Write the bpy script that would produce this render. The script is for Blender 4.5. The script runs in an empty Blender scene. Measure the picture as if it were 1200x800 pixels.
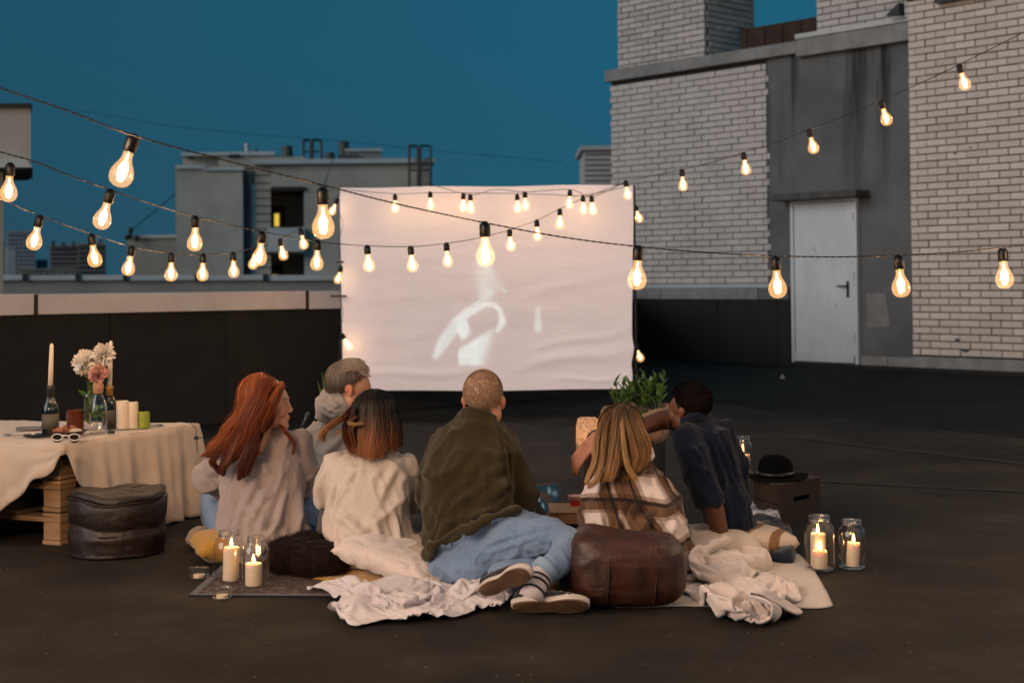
import bpy, bmesh, math, random
import numpy as np
from mathutils import Vector, Matrix, noise
SC = bpy.context.scene
COL = SC.collection
PI = math.pi
random.seed(7); RNG = np.random.default_rng(7)

# ------------------------------------------------------------------ camera
H = 1.12; F = 1667.0; PITCH = math.radians(1.3); ROLL = math.radians(0.5)
C0 = 330 - F*math.tan(PITCH)
CM = Matrix.Rotation(PI/2+PITCH, 3, 'X') @ Matrix.Rotation(-ROLL, 3, 'Z')
cam = bpy.data.cameras.new('camera'); camo = bpy.data.objects.new('camera', cam); COL.objects.link(camo)
cam.sensor_width = 36; cam.lens = 50; cam.clip_start = .05; cam.clip_end = 6000
cam.shift_y = (C0-400)/1200
camo.matrix_world = Matrix.Translation((0, 0, H)) @ CM.to_4x4()
cam.dof.use_dof = True; cam.dof.focus_distance = 5.7; cam.dof.aperture_fstop = 3.5
SC.camera = camo
def ray(px, py): return CM @ Vector(((px-600)/F, -(py-C0)/F, -1))
def W(px, py, D):
    d = ray(px, py); return Vector((0, 0, H)) + d*(D/d.y)
def ZP(px, py, z=0.0):
    d = ray(px, py); return Vector((0, 0, H)) + d*((z-H)/d.z)
def G(px, py): return ZP(px, py, 0)

# ------------------------------------------------------------------ world
world = bpy.data.worlds.new('World'); SC.world = world; world.use_nodes = True
wn = world.node_tree.nodes; wl = world.node_tree.links; wn.clear()
wo = wn.new('ShaderNodeOutputWorld'); bg = wn.new('ShaderNodeBackground')
sky = wn.new('ShaderNodeTexSky'); sky.sky_type = 'NISHITA'; sky.sun_disc = False
SUN_EL = math.radians(3.0); SUN_AZ = math.radians(236)
sky.sun_elevation = SUN_EL; sky.sun_rotation = SUN_AZ; sky.air_density = 1.0; sky.dust_density = .3; sky.ozone_density = 4
tint = wn.new('ShaderNodeMixRGB'); tint.blend_type = 'MULTIPLY'; tint.inputs[0].default_value = 1
SKY_TINT = (1, 1, 1, 1); tint.inputs[2].default_value = SKY_TINT
flat = wn.new('ShaderNodeMixRGB'); flat.inputs[0].default_value = .88
# deep dusk blue: a little greyer low down and away from the last light
wtc = wn.new('ShaderNodeTexCoord'); wsp = wn.new('ShaderNodeSeparateXYZ'); wl.new(wtc.outputs['Generated'], wsp.inputs[0])
def wramp(sock, lo, hi, a, b):
    mr = wn.new('ShaderNodeMapRange'); mr.inputs['From Min'].default_value = lo; mr.inputs['From Max'].default_value = hi; wl.new(sock, mr.inputs[0])
    mx = wn.new('ShaderNodeMixRGB'); wl.new(mr.outputs[0], mx.inputs[0])
    for i, c in ((1, a), (2, b)):
        if isinstance(c, tuple): mx.inputs[i].default_value = (*c, 1)
        else: wl.new(c, mx.inputs[i])
    return mx.outputs[0]
hor = wramp(wsp.outputs[2], -.02, .16, (.020, .074, .116), (.014, .088, .145))
wl.new(wramp(wsp.outputs[0], -.35, .35, hor, (.013, .126, .212)), flat.inputs[2])
bg.inputs[1].default_value = 1
wl.new(sky.outputs[0], tint.inputs[1]); wl.new(tint.outputs[0], flat.inputs[1]); wl.new(flat.outputs[0], bg.inputs[0]); wl.new(bg.outputs[0], wo.inputs[0])
tint.inputs[2].default_value = (.04, .04, .04, 1)

sl = bpy.data.lights.new('afterglow_sun', 'SUN'); sl.energy = 1.15; sl.angle = math.radians(40); sl.color = (1, .91, .87)
so = bpy.data.objects.new('afterglow_sun', sl); COL.objects.link(so)
_sd = Vector((math.sin(SUN_AZ)*math.cos(math.radians(20)), math.cos(SUN_AZ)*math.cos(math.radians(20)), math.sin(math.radians(20))))
so.rotation_euler = _sd.to_track_quat('Z', 'Y').to_euler()
SC.view_settings.view_transform = 'Standard'; SC.view_settings.look = 'None'
SC.view_settings.exposure = 0; SC.view_settings.gamma = 1
cy = SC.cycles
cy.use_denoising = True; cy.max_bounces = 6; cy.diffuse_bounces = 2; cy.glossy_bounces = 3; cy.transmission_bounces = 5
cy.transparent_max_bounces = 24; cy.sample_clamp_indirect = 4; cy.caustics_reflective = False; cy.caustics_refractive = False
cy.use_light_tree = True

# ------------------------------------------------------------------ helpers
def _link(o, parent=None):
    COL.objects.link(o)
    if parent is not None:
        o.parent = parent; o.matrix_parent_inverse = chain(parent).inverted()
    return o
def chain(o):
    m = o.matrix_basis.copy()
    if o.parent: m = chain(o.parent) @ o.matrix_parent_inverse @ m
    return m
def tag(o, label=None, cat=None, group=None, kind=None):
    if label: o['label'] = label
    if cat: o['category'] = cat
    if group: o['group'] = group
    if kind: o['kind'] = kind
    return o
def thing(name, label, cat, loc=(0, 0, 0), group=None):
    o = bpy.data.objects.new(name, None); o.empty_display_size = .1; o.location = loc; COL.objects.link(o)
    return tag(o, label, cat, group)
class MB:
    def __init__(s): s.v = []; s.f = []; s.n = 0
    def add(s, v, f):
        v = np.asarray(v, float).reshape(-1, 3); s.v.append(v); s.f += [tuple(int(i)+s.n for i in q) for q in f]; s.n += len(v); return s
    def box(s, c, size, rot=None, jit=0):
        x, y, z = [k/2 for k in size]
        v = np.array([(i*x, j*y, k*z) for i in (-1, 1) for j in (-1, 1) for k in (-1, 1)], float)
        if jit: v += RNG.uniform(-jit, jit, v.shape)
        if rot is not None: v = v @ np.array(rot).T
        v += np.array(c)
        return s.add(v, [(0, 1, 3, 2), (4, 6, 7, 5), (0, 4, 5, 1), (2, 3, 7, 6), (0, 2, 6, 4), (1, 5, 7, 3)])
    def tube(s, pts, r, n=8, cap=True):
        pts = np.array([tuple(p) for p in pts], float); m = len(pts)
        rr = np.full(m, r, float) if np.isscalar(r) else np.array(r, float)
        t = np.gradient(pts, axis=0); t /= np.linalg.norm(t, axis=1)[:, None]+1e-12
        up = np.array((0, 0, 1.)) if abs(t[0][2]) < .9 else np.array((1., 0, 0))
        V = []; a = np.cross(t[0], up); a /= np.linalg.norm(a)
        th = np.arange(n)*2*PI/n
        for i in range(m):
            a = a - t[i]*np.dot(a, t[i]); a /= np.linalg.norm(a)+1e-12; b = np.cross(t[i], a)
            V.append(pts[i]+rr[i]*(np.cos(th)[:, None]*a+np.sin(th)[:, None]*b))
        V = np.concatenate(V); f = []
        for i in range(m-1):
            for j in range(n):
                k = (j+1) % n; f.append((i*n+j, i*n+k, (i+1)*n+k, (i+1)*n+j))
        if cap: f.append(tuple(range(n))[::-1]); f.append(tuple((m-1)*n+j for j in range(n)))
        return s.add(V, f)
    def lathe(s, prof, c=(0, 0, 0), n=24, rot=None, fn=None):
        m = len(prof); th = np.arange(n)*2*PI/n; V = []
        for r, z in prof: V.append(np.stack([r*np.cos(th), r*np.sin(th), np.full(n, z)], 1))
        V = np.concatenate(V)
        if fn is not None: V = fn(V)
        if rot is not None: V = V @ np.array(rot).T
        V = V+np.array(c); f = []
        for i in range(m-1):
            for j in range(n):
                k = (j+1) % n; f.append((i*n+j, i*n+k, (i+1)*n+k, (i+1)*n+j))
        if prof[0][0] > 1e-5: f.append(tuple(range(n))[::-1])
        if prof[-1][0] > 1e-5: f.append(tuple((m-1)*n+j for j in range(n)))
        return s.add(V, f)
    def prism(s, poly, d):           # poly: 3-D points, d: extrusion vector
        P = np.array([tuple(p) for p in poly], float); n = len(P); d = np.array(tuple(d), float)
        f = [tuple(range(n))[::-1], tuple(range(n, 2*n))]+[(i, (i+1) % n, n+(i+1) % n, n+i) for i in range(n)]
        return s.add(np.concatenate([P, P+d]), f)
    def ell(s, c, r, rot=None, nu=20, nv=12, p=2.0):
        r = (r, r, r) if np.isscalar(r) else r
        th = np.arange(nu)*2*PI/nu; ph = np.linspace(-PI/2, PI/2, nv+1)[1:-1]
        e = 2.0/p; sg = lambda x: np.sign(x)*np.abs(x)**e
        V = [(0, 0, -1.)]
        for a in ph:
            for b in th: V.append((sg(np.cos(a))*sg(np.cos(b)), sg(np.cos(a))*sg(np.sin(b)), sg(np.sin(a))))
        V.append((0, 0, 1.)); V = np.array(V)*np.array(r)
        if rot is not None: V = V @ np.array(rot).T
        V = V+np.array(tuple(c)); f = []; m = len(ph)
        for j in range(nu): f.append((0, 1+(j+1) % nu, 1+j)); f.append((len(V)-1, 1+(m-1)*nu+j, 1+(m-1)*nu+(j+1) % nu))
        for i in range(m-1):
            for j in range(nu):
                k = (j+1) % nu; f.append((1+i*nu+j, 1+i*nu+k, 1+(i+1)*nu+k, 1+(i+1)*nu+j))
        return s.add(V, f)
    def cap(s, p, q, rp, rq, n=14):   # tapered capsule
        p = np.array(tuple(p), float); q = np.array(tuple(q), float); d = q-p; L = np.linalg.norm(d); d = d/L
        a = np.cross(d, (0, 0, 1.)) if abs(d[2]) < .9 else np.cross(d, (1., 0, 0)); a /= np.linalg.norm(a); b = np.cross(d, a)
        th = np.arange(n)*2*PI/n; ring = np.cos(th)[:, None]*a+np.sin(th)[:, None]*b; V = [p-d*rp]; k = 5
        for i in range(1, k): g = PI/2*i/k; V += list(p-d*rp*math.cos(g)+ring*rp*math.sin(g))
        V += list(p+ring*rp); V += list(q+ring*rq)
        for i in range(k-1, 0, -1): g = PI/2*i/k; V += list(q+d*rq*math.cos(g)+ring*rq*math.sin(g))
        V.append(q+d*rq); m = 2*k; f = []; N = 1+m*n
        for j in range(n): f.append((0, 1+(j+1) % n, 1+j)); f.append((N, 1+(m-1)*n+j, 1+(m-1)*n+(j+1) % n))
        for i in range(m-1):
            for j in range(n):
                kk = (j+1) % n; f.append((1+i*n+j, 1+i*n+kk, 1+(i+1)*n+kk, 1+(i+1)*n+j))
        return s.add(np.array(V), f)
    def chain(s, pts):              # [(point, radius), ...]
        for (p, r), (q, t) in zip(pts[:-1], pts[1:]): s.cap(p, q, r, t)
        return s
    def loft(s, rings, n=32, p=2.3):   # rings: (centre, half-width vector, half-depth vector)
        th = np.arange(n)*2*PI/n; e = 2/p; sg = lambda x: np.sign(x)*np.abs(x)**e; V = []
        for c, a, b in rings:
            V.append(np.array(tuple(c))+sg(np.cos(th))[:, None]*np.array(tuple(a))+sg(np.sin(th))[:, None]*np.array(tuple(b)))
        m = len(rings); f = []
        for i in range(m-1):
            for j in range(n):
                k = (j+1) % n; f.append((i*n+j, i*n+k, (i+1)*n+k, (i+1)*n+j))
        f.append(tuple(range(n))[::-1]); f.append(tuple((m-1)*n+j for j in range(n)))
        return s.add(np.concatenate(V), f)
    def mesh(s, name):
        me = bpy.data.meshes.new(name); V = np.concatenate(s.v); me.from_pydata(V.tolist(), [], s.f); me.update(); return me
    def build(s, name, mat, parent=None, smooth=False, bevel=0, kind=None, label=None):
        me = s.mesh(name); fixn(me)
        if smooth: me.polygons.foreach_set('use_smooth', [True]*len(me.polygons))
        me.materials.append(mat); o = bpy.data.objects.new(name, me); _link(o, parent)
        if smooth and smooth == 'auto': auto_sharp(me)
        if bevel:
            b = o.modifiers.new('edge', 'BEVEL'); b.width = bevel; b.segments = 2; b.limit_method = 'ANGLE'
        if kind: o['kind'] = kind
        if label: o['label'] = label
        return o
def fixn(me):
    bm = bmesh.new(); bm.from_mesh(me); bmesh.ops.recalc_face_normals(bm, faces=bm.faces); bm.to_mesh(me); bm.free()
def auto_sharp(me, ang=.7):
    bm = bmesh.new(); bm.from_mesh(me)
    for e in bm.edges:
        if len(e.link_faces) == 2 and e.calc_face_angle(0) > ang: e.smooth = False
    bm.to_mesh(me); bm.free()
def inst(name, me, parent, loc, rot=None, scale=None):
    o = bpy.data.objects.new(name, me); M = Matrix.Translation(loc)
    if rot is not None: M = M @ rot.to_4x4()
    if scale is not None: M = M @ Matrix.Diagonal((*scale, 1))
    COL.objects.link(o)
    if parent is not None: o.parent = parent; o.matrix_parent_inverse = chain(parent).inverted()
    o.matrix_basis = M; return o

def N3(P, sc, off=0, seed=0):
    """fast value-gradient noise on an array of points via mathutils"""
    return np.array([noise.noise(Vector((p[0]*sc[0]+off+seed*13.1, p[1]*sc[1]+seed*7.7, p[2]*sc[2]+seed*3.3))) for p in P])
def get_co(me):
    a = np.empty(len(me.vertices)*3); me.vertices.foreach_get('co', a); return a.reshape(-1, 3)
def get_no(me):
    a = np.empty(len(me.vertices)*3); me.vertices.foreach_get('normal', a); return a.reshape(-1, 3)
def set_co(me, a): me.vertices.foreach_set('co', a.ravel()); me.update()
def fuse(mb, voxel=.008, smooth=6, fac=.6):
    """several closed shapes become one continuous skin"""
    me = mb.mesh('tmp'); fixn(me); o = bpy.data.objects.new('tmp', me); COL.objects.link(o)
    r = o.modifiers.new('r', 'REMESH'); r.mode = 'VOXEL'; r.voxel_size = voxel
    if smooth: sm = o.modifiers.new('s', 'SMOOTH'); sm.factor = fac; sm.iterations = smooth
    dg = bpy.context.evaluated_depsgraph_get(); dg.update()
    out = bpy.data.meshes.new_from_object(o.evaluated_get(dg), depsgraph=dg)
    bpy.data.objects.remove(o); bpy.data.meshes.remove(me)
    out.polygons.foreach_set('use_smooth', [True]*len(out.polygons)); out.materials.clear(); return out
def seg_dist(P, a, b):
    a = np.array(tuple(a)); b = np.array(tuple(b)); d = b-a; t = np.clip(((P-a)@d)/(d@d), 0, 1)
    return np.linalg.norm(P-(a+t[:, None]*d), axis=1), t
def folds(me, creases=(), noises=(), mask=None):
    """real relief: creases = (a, b, width, depth) segments; noises = (scale xyz, amplitude, ridged)"""
    P = get_co(me); Nn = get_no(me); d = np.zeros(len(P))
    for a, b, w, amp in creases:
        s, t = seg_dist(P, a, b); taper = np.sqrt(np.clip(np.sin(PI*np.clip(t, .02, .98)), 0, 1))
        d += amp*taper*(np.exp(-(s/w)**2)-.55*np.exp(-((s-1.7*w)/(w*.9))**2))
    for i, (sc, amp, ridge) in enumerate(noises):
        n = N3(P, sc, seed=i+1+len(P) % 7)
        if ridge: n = ((1-2*np.abs(n))**3-.35)*1.7
        d += amp*n
    if mask is not None: d *= mask(P)
    set_co(me, P+Nn*d[:, None]); return me
def as_obj(name, me, mat, parent=None, label=None):
    me.name = name; me.materials.append(mat); o = bpy.data.objects.new(name, me); _link(o, parent)
    if label: o['label'] = label
    return o
def smoothpath(pts, n=14):
    P = np.array([tuple(p) for p in pts], float); m = len(P)
    if m < 3: t = np.linspace(0, 1, n)[:, None]; return P[0]*(1-t)+P[-1]*t
    Q = np.vstack([2*P[0]-P[1], P, 2*P[-1]-P[-2]]); out = []
    for x in np.linspace(0, m-1-1e-6, n):
        i = int(x); t = x-i; a, b, c, d = Q[i], Q[i+1], Q[i+2], Q[i+3]
        out.append(.5*((2*b)+(-a+c)*t+(2*a-5*b+4*c-d)*t*t+(-a+3*b-3*c+d)*t**3))
    return np.array(out)

# ------------------------------------------------------------------ materials
def newmat(name):
    m = bpy.data.materials.new(name); m.use_nodes = True; n = m.node_tree.nodes; return m, n, m.node_tree.links, n['Principled BSDF']
def NZ(n, l, scale, detail=4, coord=None, rough=.6, mapping=None):
    t = n.new('ShaderNodeTexNoise'); t.inputs['Scale'].default_value = scale; t.inputs['Detail'].default_value = detail; t.inputs['Roughness'].default_value = rough
    if coord is None: coord = n.new('ShaderNodeTexCoord').outputs['Object']
    if mapping:
        mp = n.new('ShaderNodeMapping'); mp.inputs['Scale'].default_value = mapping; l.new(coord, mp.inputs[0]); coord = mp.outputs[0]
    l.new(coord, t.inputs['Vector']); return t.outputs['Fac']
def RAMP(n, l, fac, stops):
    r = n.new('ShaderNodeValToRGB'); e = r.color_ramp.elements
    while len(e) < len(stops): e.new(.5)
    for i, (p, c) in enumerate(stops): e[i].position = p; e[i].color = (*c, 1) if len(c) == 3 else c
    l.new(fac, r.inputs[0]); return r.outputs[0]
def MIX(n, l, fac, a, b, mode='MIX'):
    m = n.new('ShaderNodeMixRGB'); m.blend_type = mode
    for i, x in ((0, fac), (1, a), (2, b)):
        if hasattr(x, 'default_value') or hasattr(x, 'is_linked'): l.new(x, m.inputs[i])
        else: m.inputs[i].default_value = x if i == 0 else (*x, 1)
    return m.outputs[0]
def BUMP(n, l, h, strength=.3, dist=.01):
    b = n.new('ShaderNodeBump'); b.inputs['Strength'].default_value = strength; b.inputs['Distance'].default_value = dist
    l.new(h, b.inputs['Height']); return b.outputs[0]
def mat(name, c, rough=.6, c2=None, ns=8, bump=.2, bs=60, bd=.004, metal=0, spec=.5, mapping=None, sheen=0, sss=0, obj_var=0, ramp=(.35, .65)):
    m, n, l, p = newmat(name); p.inputs['Roughness'].default_value = rough; p.inputs['Metallic'].default_value = metal
    p.inputs['Specular IOR Level'].default_value = spec
    c2 = c2 or tuple(k*.75 for k in c)
    col = RAMP(n, l, NZ(n, l, ns, 5, mapping=mapping), [(ramp[0], c), (ramp[1], c2)])
    if obj_var:
        oi = n.new('ShaderNodeObjectInfo'); r = RAMP(n, l, oi.outputs['Random'], [(0, (1-obj_var,)*3), (1, (1+obj_var*.3,)*3)])
        col = MIX(n, l, 1.0, col, r, 'MULTIPLY')
    l.new(col, p.inputs['Base Color'])
    if bump: l.new(BUMP(n, l, NZ(n, l, bs, 4, mapping=mapping), bump, bd), p.inputs['Normal'])
    if sheen: p.inputs['Sheen Weight'].default_value = sheen
    if sss: p.inputs['Subsurface Weight'].default_value = sss; p.inputs['Subsurface Radius'].default_value = (.02, .01, .006); p.inputs['Subsurface Scale'].default_value = 1
    return m
def fabric(name, c, c2=None, weave=900, bump=.15, rough=.95, ns=6, sheen=.25, wr=.25):
    """woven cloth: broad tone, small wrinkles, thread"""
    m, n, l, p = newmat(name); p.inputs['Roughness'].default_value = rough; p.inputs['Specular IOR Level'].default_value = .15
    c2 = c2 or tuple(k*.82 for k in c)
    base = RAMP(n, l, NZ(n, l, ns, 5), [(.3, c), (.7, c2)])
    th = NZ(n, l, weave*.35, 2); base = MIX(n, l, .25, base, RAMP(n, l, th, [(.3, tuple(k*.6 for k in c)), (.7, tuple(min(1, k*1.3) for k in c))]))
    l.new(base, p.inputs['Base Color']); p.inputs['Sheen Weight'].default_value = sheen
    a = n.new('ShaderNodeMath'); a.operation = 'MULTIPLY_ADD'; a.inputs[1].default_value = wr*8
    l.new(NZ(n, l, 14, 4, rough=.5), a.inputs[0]); l.new(th, a.inputs[2])
    l.new(BUMP(n, l, a.outputs[0], bump, .012), p.inputs['Normal']); return m
def vcol(name, rough=.45, spec=.4, sss=0, bump=0, bs=80):
    m, n, l, p = newmat(name); a = n.new('ShaderNodeAttribute'); a.attribute_name = 'Col'; p.inputs['Roughness'].default_value = rough
    p.inputs['Specular IOR Level'].default_value = spec; l.new(a.outputs['Color'], p.inputs['Base Color'])
    if sss: p.inputs['Subsurface Weight'].default_value = sss; p.inputs['Subsurface Radius'].default_value = (.012, .005, .003); p.inputs['Subsurface Scale'].default_value = .6
    if bump: l.new(BUMP(n, l, NZ(n, l, bs, 3), bump, .002), p.inputs['Normal'])
    return m
def setcol(me, C):
    a = me.color_attributes.new('Col', 'FLOAT_COLOR', 'POINT'); C = np.asarray(C)
    if C.shape[1] == 3: C = np.hstack([C, np.ones((len(C), 1))])
    a.data.foreach_set('color', C.astype(np.float32).ravel())
def emis(name, c, s):
    m, n, l, p = newmat(name); p.inputs['Base Color'].default_value = (0, 0, 0, 1); p.inputs['Emission Color'].default_value = (*c, 1); p.inputs['Emission Strength'].default_value = s
    return m
def thinglass(name, c=(1, 1, 1), tintc=None, glow=0, ior=1.45, rough=.03, base=.04, rim=.75):
    """thin clear shell: see-through with a reflecting rim"""
    m, n, l, p = newmat(name); out = n['Material Output']; n.remove(p)
    tr = n.new('ShaderNodeBsdfTransparent'); tr.inputs[0].default_value = (*(tintc or (1, 1, 1)), 1)
    gl = n.new('ShaderNodeBsdfGlossy'); gl.inputs['Roughness'].default_value = rough; gl.inputs[0].default_value = (*c, 1)
    lw = n.new('ShaderNodeLayerWeight'); lw.inputs[0].default_value = .35
    mp = n.new('ShaderNodeMapRange'); mp.inputs['To Min'].default_value = base; mp.inputs['To Max'].default_value = rim
    pw = n.new('ShaderNodeMath'); pw.operation = 'POWER'; pw.inputs[1].default_value = 2.2; l.new(lw.outputs['Facing'], pw.inputs[0]); l.new(pw.outputs[0], mp.inputs[0])
    mx = n.new('ShaderNodeMixShader'); l.new(mp.outputs[0], mx.inputs[0]); l.new(tr.outputs[0], mx.inputs[1]); l.new(gl.outputs[0], mx.inputs[2])
    if glow:
        em = n.new('ShaderNodeEmission'); em.inputs[0].default_value = (1, .52, .16, 1); em.inputs[1].default_value = glow
        ad = n.new('ShaderNodeAddShader'); l.new(mx.outputs[0], ad.inputs[0]); l.new(em.outputs[0], ad.inputs[1]); l.new(ad.outputs[0], out.inputs[0])
    else: l.new(mx.outputs[0], out.inputs[0])
    return m
# ================================================================== SETTING
M = {}
def mk_ground():
    m, n, l, p = newmat('roofing_felt'); tc = n.new('ShaderNodeTexCoord').outputs['Object']
    a = RAMP(n, l, NZ(n, l, 1.1, 6, tc), [(.3, (.013, .012, .009)), (.55, (.025, .021, .015)), (.75, (.048, .038, .027))])
    b = RAMP(n, l, NZ(n, l, 260, 3, tc), [(.3, (.4, .4, .4)), (.7, (1.5, 1.5, 1.5))]); c = MIX(n, l, 1., a, b, 'MULTIPLY')
    st = RAMP(n, l, NZ(n, l, .55, 5, tc, .7), [(.40, (.42, .42, .44)), (.62, (1.45, 1.38, 1.28))]); c = MIX(n, l, .8, c, st, 'MULTIPLY'); wr = RAMP(n, l, NZ(n, l, 3.3, 8, tc, .75), [(.46, (.70, .70, .72)), (.50, (1, 1, 1)), (.60, (1.0, 1.0, 1.0)), (.64, (1.35, 1.28, 1.15))]); c = MIX(n, l, .7, c, wr, 'MULTIPLY')
    l.new(c, p.inputs['Base Color']); p.inputs['Roughness'].default_value = .8; p.inputs['Specular IOR Level'].default_value = .25
    ad = n.new('ShaderNodeMath'); ad.operation = 'MULTIPLY_ADD'; ad.inputs[1].default_value = 7; l.new(NZ(n, l, 4, 5, tc), ad.inputs[0]); l.new(NZ(n, l, 300, 2, tc), ad.inputs[2])
    l.new(BUMP(n, l, ad.outputs[0], .5, .006), p.inputs['Normal']); return m
M['felt'] = mk_ground()
M['bitumen'] = mat('bitumen_sheet', (.0105, .0095, .0075), .8, (.017, .015, .012), ns=3, bump=.35, bs=120)
M['cap'] = mat('painted_cap_metal', (.84, .76, .71), .5, (.70, .58, .52), ns=2.2, bump=.12, bs=20, ramp=(.45, .8))
M['rust'] = mat('rusty_steel', (.055, .028, .014), .85, (.025, .015, .010), ns=6, bump=.5, bs=40)
M['mortar'] = mat('mortar', (.036, .034, .032), .9, (.022, .02, .019), bump=.4, bs=90)
M['brick_r'] = mat('pale_brick', (.74, .66, .58), .85, (.64, .56, .49), ns=3, bump=.35, bs=70, obj_var=.16)
M['brick_l'] = mat('grey_pink_brick', (.64, .60, .56), .85, (.54, .50, .47), ns=3, bump=.35, bs=70, obj_var=.20)
def mk_stucco():
    m, n, l, p = newmat('stained_stucco'); tc = n.new('ShaderNodeTexCoord').outputs['Object']
    a = RAMP(n, l, NZ(n, l, 1.4, 6, tc, .65), [(.3, (.10, .106, .108)), (.7, (.165, .172, .172))])
    s = RAMP(n, l, NZ(n, l, 1.0, 5, tc, .6, mapping=(3.2, 3.2, .16)), [(.36, (.18, .18, .18)), (.47, (1, 1, 1))])
    sep = n.new('ShaderNodeSeparateXYZ'); l.new(tc, sep.inputs[0]); mr = n.new('ShaderNodeMapRange'); mr.inputs['From Min'].default_value = 1.9; mr.inputs['From Max'].default_value = 3.6
    l.new(sep.outputs[2], mr.inputs[0]); c = MIX(n, l, mr.outputs[0], a, MIX(n, l, 1., a, s, 'MULTIPLY'))
    l.new(c, p.inputs['Base Color']); p.inputs['Roughness'].default_value = .9
    l.new(BUMP(n, l, NZ(n, l, 35, 6, tc), .4, .01), p.inputs['Normal']); return m
M['stucco'] = mk_stucco()
M['concrete'] = mat('weathered_concrete', (.30, .30, .29), .85, (.20, .20, .19), ns=4, bump=.35, bs=50)
M['darkconc'] = mat('damp_concrete', (.11, .11, .105), .9, (.06, .06, .055), ns=5, bump=.5, bs=40)
M['doorp'] = mat('grey_door_paint', (.66, .70, .73), .45, (.58, .62, .65), ns=2.2, bump=.08, bs=12, mapping=(1.6, 1.6, .5), ramp=(.4, .62))
M['black'] = mat('black_plastic', (.012, .012, .012), .45, bump=0)
M['far'] = mat('far_render', (.50, .47, .40), .9, (.36, .34, .29), ns=.6, bump=.2, bs=3)
M['far2'] = mat('far_panel_concrete', (.36, .345, .30), .9, (.26, .25, .22), ns=.7, bump=.2, bs=3)
M['farcap'] = mat('far_zinc_cap', (.55, .58, .57), .6, (.46, .48, .47), ns=1, bump=0)
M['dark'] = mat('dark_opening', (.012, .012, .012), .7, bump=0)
M['farwin'] = mat('far_window_glass', (.02, .025, .03), .15, bump=0)
M['city'] = mat('city_block_pale', (.36, .40, .42), .9, (.30, .33, .35), ns=.05, bump=0)
M['city2'] = mat('city_block_brown', (.23, .20, .19), .9, (.18, .16, .15), ns=.05, bump=0)
M['litwin'] = emis('lit_window', (1, .72, .1), .75)

# parapet line and roof floor
PA, PB = G(0, 517), G(905, 447); pd = (PB-PA).normalized(); pn = Vector((-pd.y, pd.x, 0))      # pn points away from the camera
ROT_P = Matrix(((pd.x, pn.x, 0), (pd.y, pn.y, 0), (0, 0, 1)))
WA, WB = G(937, 428.5), G(1200, 440.5); wd = (WB-WA).normalized(); wnn = Vector((wd.y, -wd.x, 0))  # wnn: outward, towards the camera
if wnn.y > 0: wnn = -wnn
ROT_W = Matrix(((wd.x, -wnn.x, 0), (wd.y, -wnn.y, 0), (0, 0, 1)))                              # columns: along, into wall, up
def WP(px, py, off=0.0):
    """pixel ray meets the building plane (moved out by off): along, height"""
    d = ray(px, py); o = Vector((0, 0, H)); t = ((WA+wnn*off-o).dot(wnn))/d.dot(wnn); q = o+d*t; return (q-WA).dot(wd), q.z
def wp3(u, z, off=0.0): return WA+wd*u+wnn*off+Vector((0, 0, z))
# intersection parameter of parapet with the building plane
_r = ray(735, 400); _t = (-PA.y*_r.x+PA.x*_r.y)/(pd.y*_r.x-pd.x*_r.y)
PC = PA+pd*_t; PL = PA-pd*7                                     # the parapet turns the corner behind the screen
BC = WA+wd*WP(718, 330)[0]                                      # left corner of the brick building
fl = MB(); L0 = PL+pn*.2; R0 = PC+pn*.2
poly = [Vector((L0.x, L0.y, 0)), Vector((R0.x, R0.y, 0)), BC-wnn*.2, WB+wd*9-wnn*.2, Vector((25, -12, 0)), Vector((-14, -12, 0))]
fl.prism([Vector((q.x, q.y, -.3)) for q in poly], (0, 0, .3)).build('roof_floor', M['felt'], kind='structure')
fo = bpy.data.objects['roof_floor']
# a darker, bluer sheet laid over the floor along the foot of the building
M['floor_dark'] = mat('dark_floor_tone', (.010, .013, .014), .9, (.018, .022, .022), ns=1.5, bump=.4, bs=200, spec=.1)
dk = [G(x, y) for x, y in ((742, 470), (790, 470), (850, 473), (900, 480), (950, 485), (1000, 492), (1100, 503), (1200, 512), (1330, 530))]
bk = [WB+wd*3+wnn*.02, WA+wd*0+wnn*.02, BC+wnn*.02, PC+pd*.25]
MB().prism([Vector((q.x+.05*noise.noise(q*3), q.y+.12*noise.noise(q*2.3), .001)) for q in dk]+[Vector((q.x, q.y, .001)) for q in bk], (0, 0, .004)).build('dark_floor_sheet', M['floor_dark'], fo)
# felt roll seams: overlapping strips, a few millimetres proud
for k, (a, b, w) in enumerate([(G(905, 510), G(1215, 546), .03), (G(940, 563), G(1260, 580), .02)]):
    d = (b-a).normalized(); q = Vector((-d.y, d.x, 0))*w; n = 24; V = []; f = []
    for i in range(n+1):
        c = a.lerp(b, i/n); wob = noise.noise(c*2.0)*.05; c = c+Vector((0, wob, .004+.002*noise.noise(c*5)))
        V += [c-q, c+q]
    f = [(2*i, 2*i+2, 2*i+3, 2*i+1) for i in range(n)]
    MB().add([tuple(v) for v in V], f).build('felt_seam', M['bitumen'], fo)

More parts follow.
